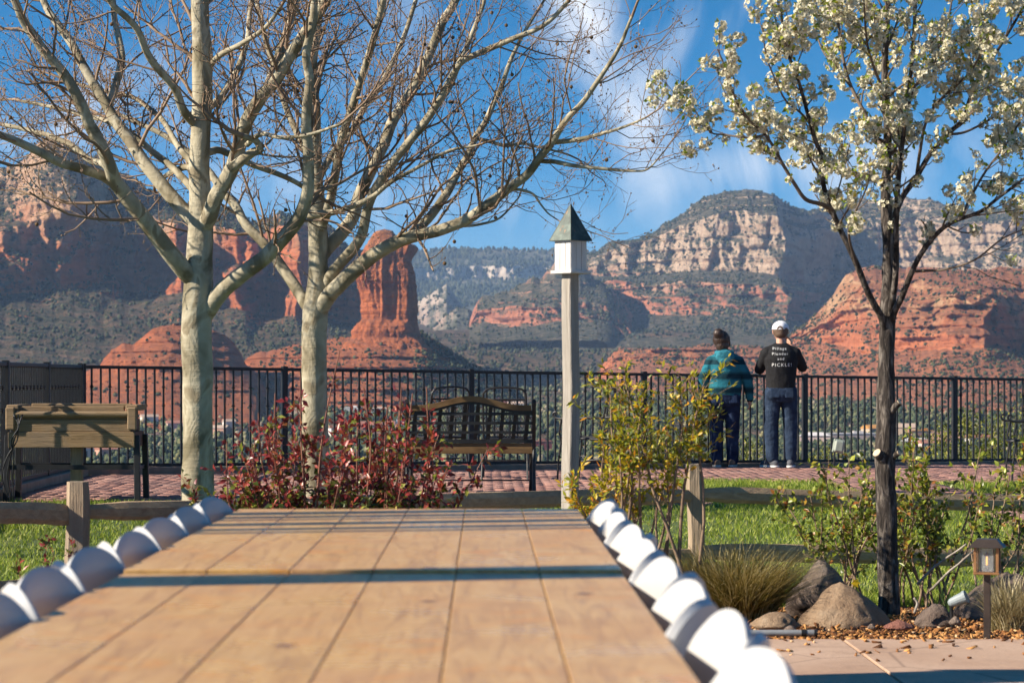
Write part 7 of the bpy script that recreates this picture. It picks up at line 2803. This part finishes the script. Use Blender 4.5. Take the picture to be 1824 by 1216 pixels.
    for wr, el in ((wr_l, el_l), (wr_r, el_r)):
        a = Vector(wr); dr = (a - Vector(el)).normalized()
        put('cuff', remesh('cuff', [('cap', a - dr * .02, .046, a + dr * .02, .040)], 0.008, 2), Mk, ja)
    put('collar', remesh('collar', [('loft', [(1.37, -.012, -.01, .088, .090), (1.40, -.015, .0, .082, .082), (1.43, -.018, .010, .070, .070)])], 0.008, 2), Mk, ja)
    Mn = NT('navy_jeans')
    w = Mn.coord((1, 1, 1))
    Mn.base(Mn.ramp(Mn.noise(w, 8, 4), [(0.35, (0.010, 0.016, 0.038)), (0.62, (0.02, 0.034, 0.075)), (0.8, (0.06, 0.09, 0.16))])).set(Roughness=0.9, Specular_IOR_Level=0.1)
    Mn.bump(Mn.noise(w, 22, 4), 0.008)
    jp = [('loft', [(0.74, 0, 0, .165, .12), (0.82, 0, -.012, .185, .14), (0.89, 0, -.008, .185, .135), (0.94, 0, 0, .172, .12)]), ('ell', (-.095, -.05, .825), (.10, .09, .105)), ('ell', (.088, -.05, .825), (.10, .09, .105)),
          ('cap', hip_l, .108, kn_l, .080), ('cap', kn_l, .080, (an_l[0], an_l[1], .09), .069), ('cap', hip_r, .108, kn_r, .080), ('cap', kn_r, .080, (an_r[0], an_r[1], .09), .069)]
    jo = put('jeans', remesh('jeans', jp, 0.009, 3, (0.007, (9, 9, 11), 15)), Mn.m, root)
    for s in (-1, 1):
        MB().box((s * 0.088, -0.142, 0.83), (0.10, 0.008, 0.11), Matrix.Rotation(R(-8), 3, 'X'), 0.003).obj('pocket', Mn.m, jo)
    Mg = cloth('tan_canvas', (0.16, 0.10, 0.065), (0.24, 0.16, 0.11), 40)
    Mso = simple('pale_sole', (0.45, 0.43, 0.40), (0.55, 0.53, 0.5), 20, 0.7)
    shoe(an_l, (-0.135, 0.125, 0.04), Mso, Mg, root, -1)
    shoe(an_r, (0.125, 0.145, 0.04), Mso, Mg, root, 1)
    # dark hair gathered in a bun
    Mh = NT('dark_hair')
    v = Mh.coord((1, 1, 0.35))
    f = Mh.noise(v, 70, 4, 0.6, 0.5)
    Mh.base(Mh.ramp(f, [(0.3, (0.012, 0.008, 0.006)), (0.7, (0.075, 0.042, 0.027))])).set(Roughness=0.45); Mh.bump(f, 0.004)
    h = Vector(hc)
    hp = [('ell', h + Vector((-.01, -.022, .018)), (.100, .108, .104)), ('ell', h + Vector((0.0, -.045, -.06)), (.078, .072, .085)), ('ell', h + Vector((-.048, -.098, .082)), (.062, .052, .058)), ('ell', h + Vector((-.02, -.08, .045)), (.05, .05, .05)), ('cap', h + Vector((.045, -.03, .03)), .05, h + Vector((.07, .0, -.05)), .035)]
    ho = put('hair', remesh('hair', hp, 0.0075, 2, (0.0045, (45, 45, 18), 9)), Mh.m, root)
    g = np.random.default_rng(3)
    st = []
    for k in range(70):
        a = g.normal(0, 1, 3); a[1] = -abs(a[1]) * .7; a /= np.linalg.norm(a)
        p = np.array(h) + a * np.array([.1, .105, .10]) + np.array([-.01, -.02, .02])
        st.append((wander(p, a + g.normal(0, .5, 3), 0.03 + 0.06 * g.random(), g, 4, .35, 0.0), np.full(5, .0009)))
    kind(put('loose_hair', tubes_mesh('loose_hair', st, 3), Mh.m, ho), 'stuff')


person_woman()
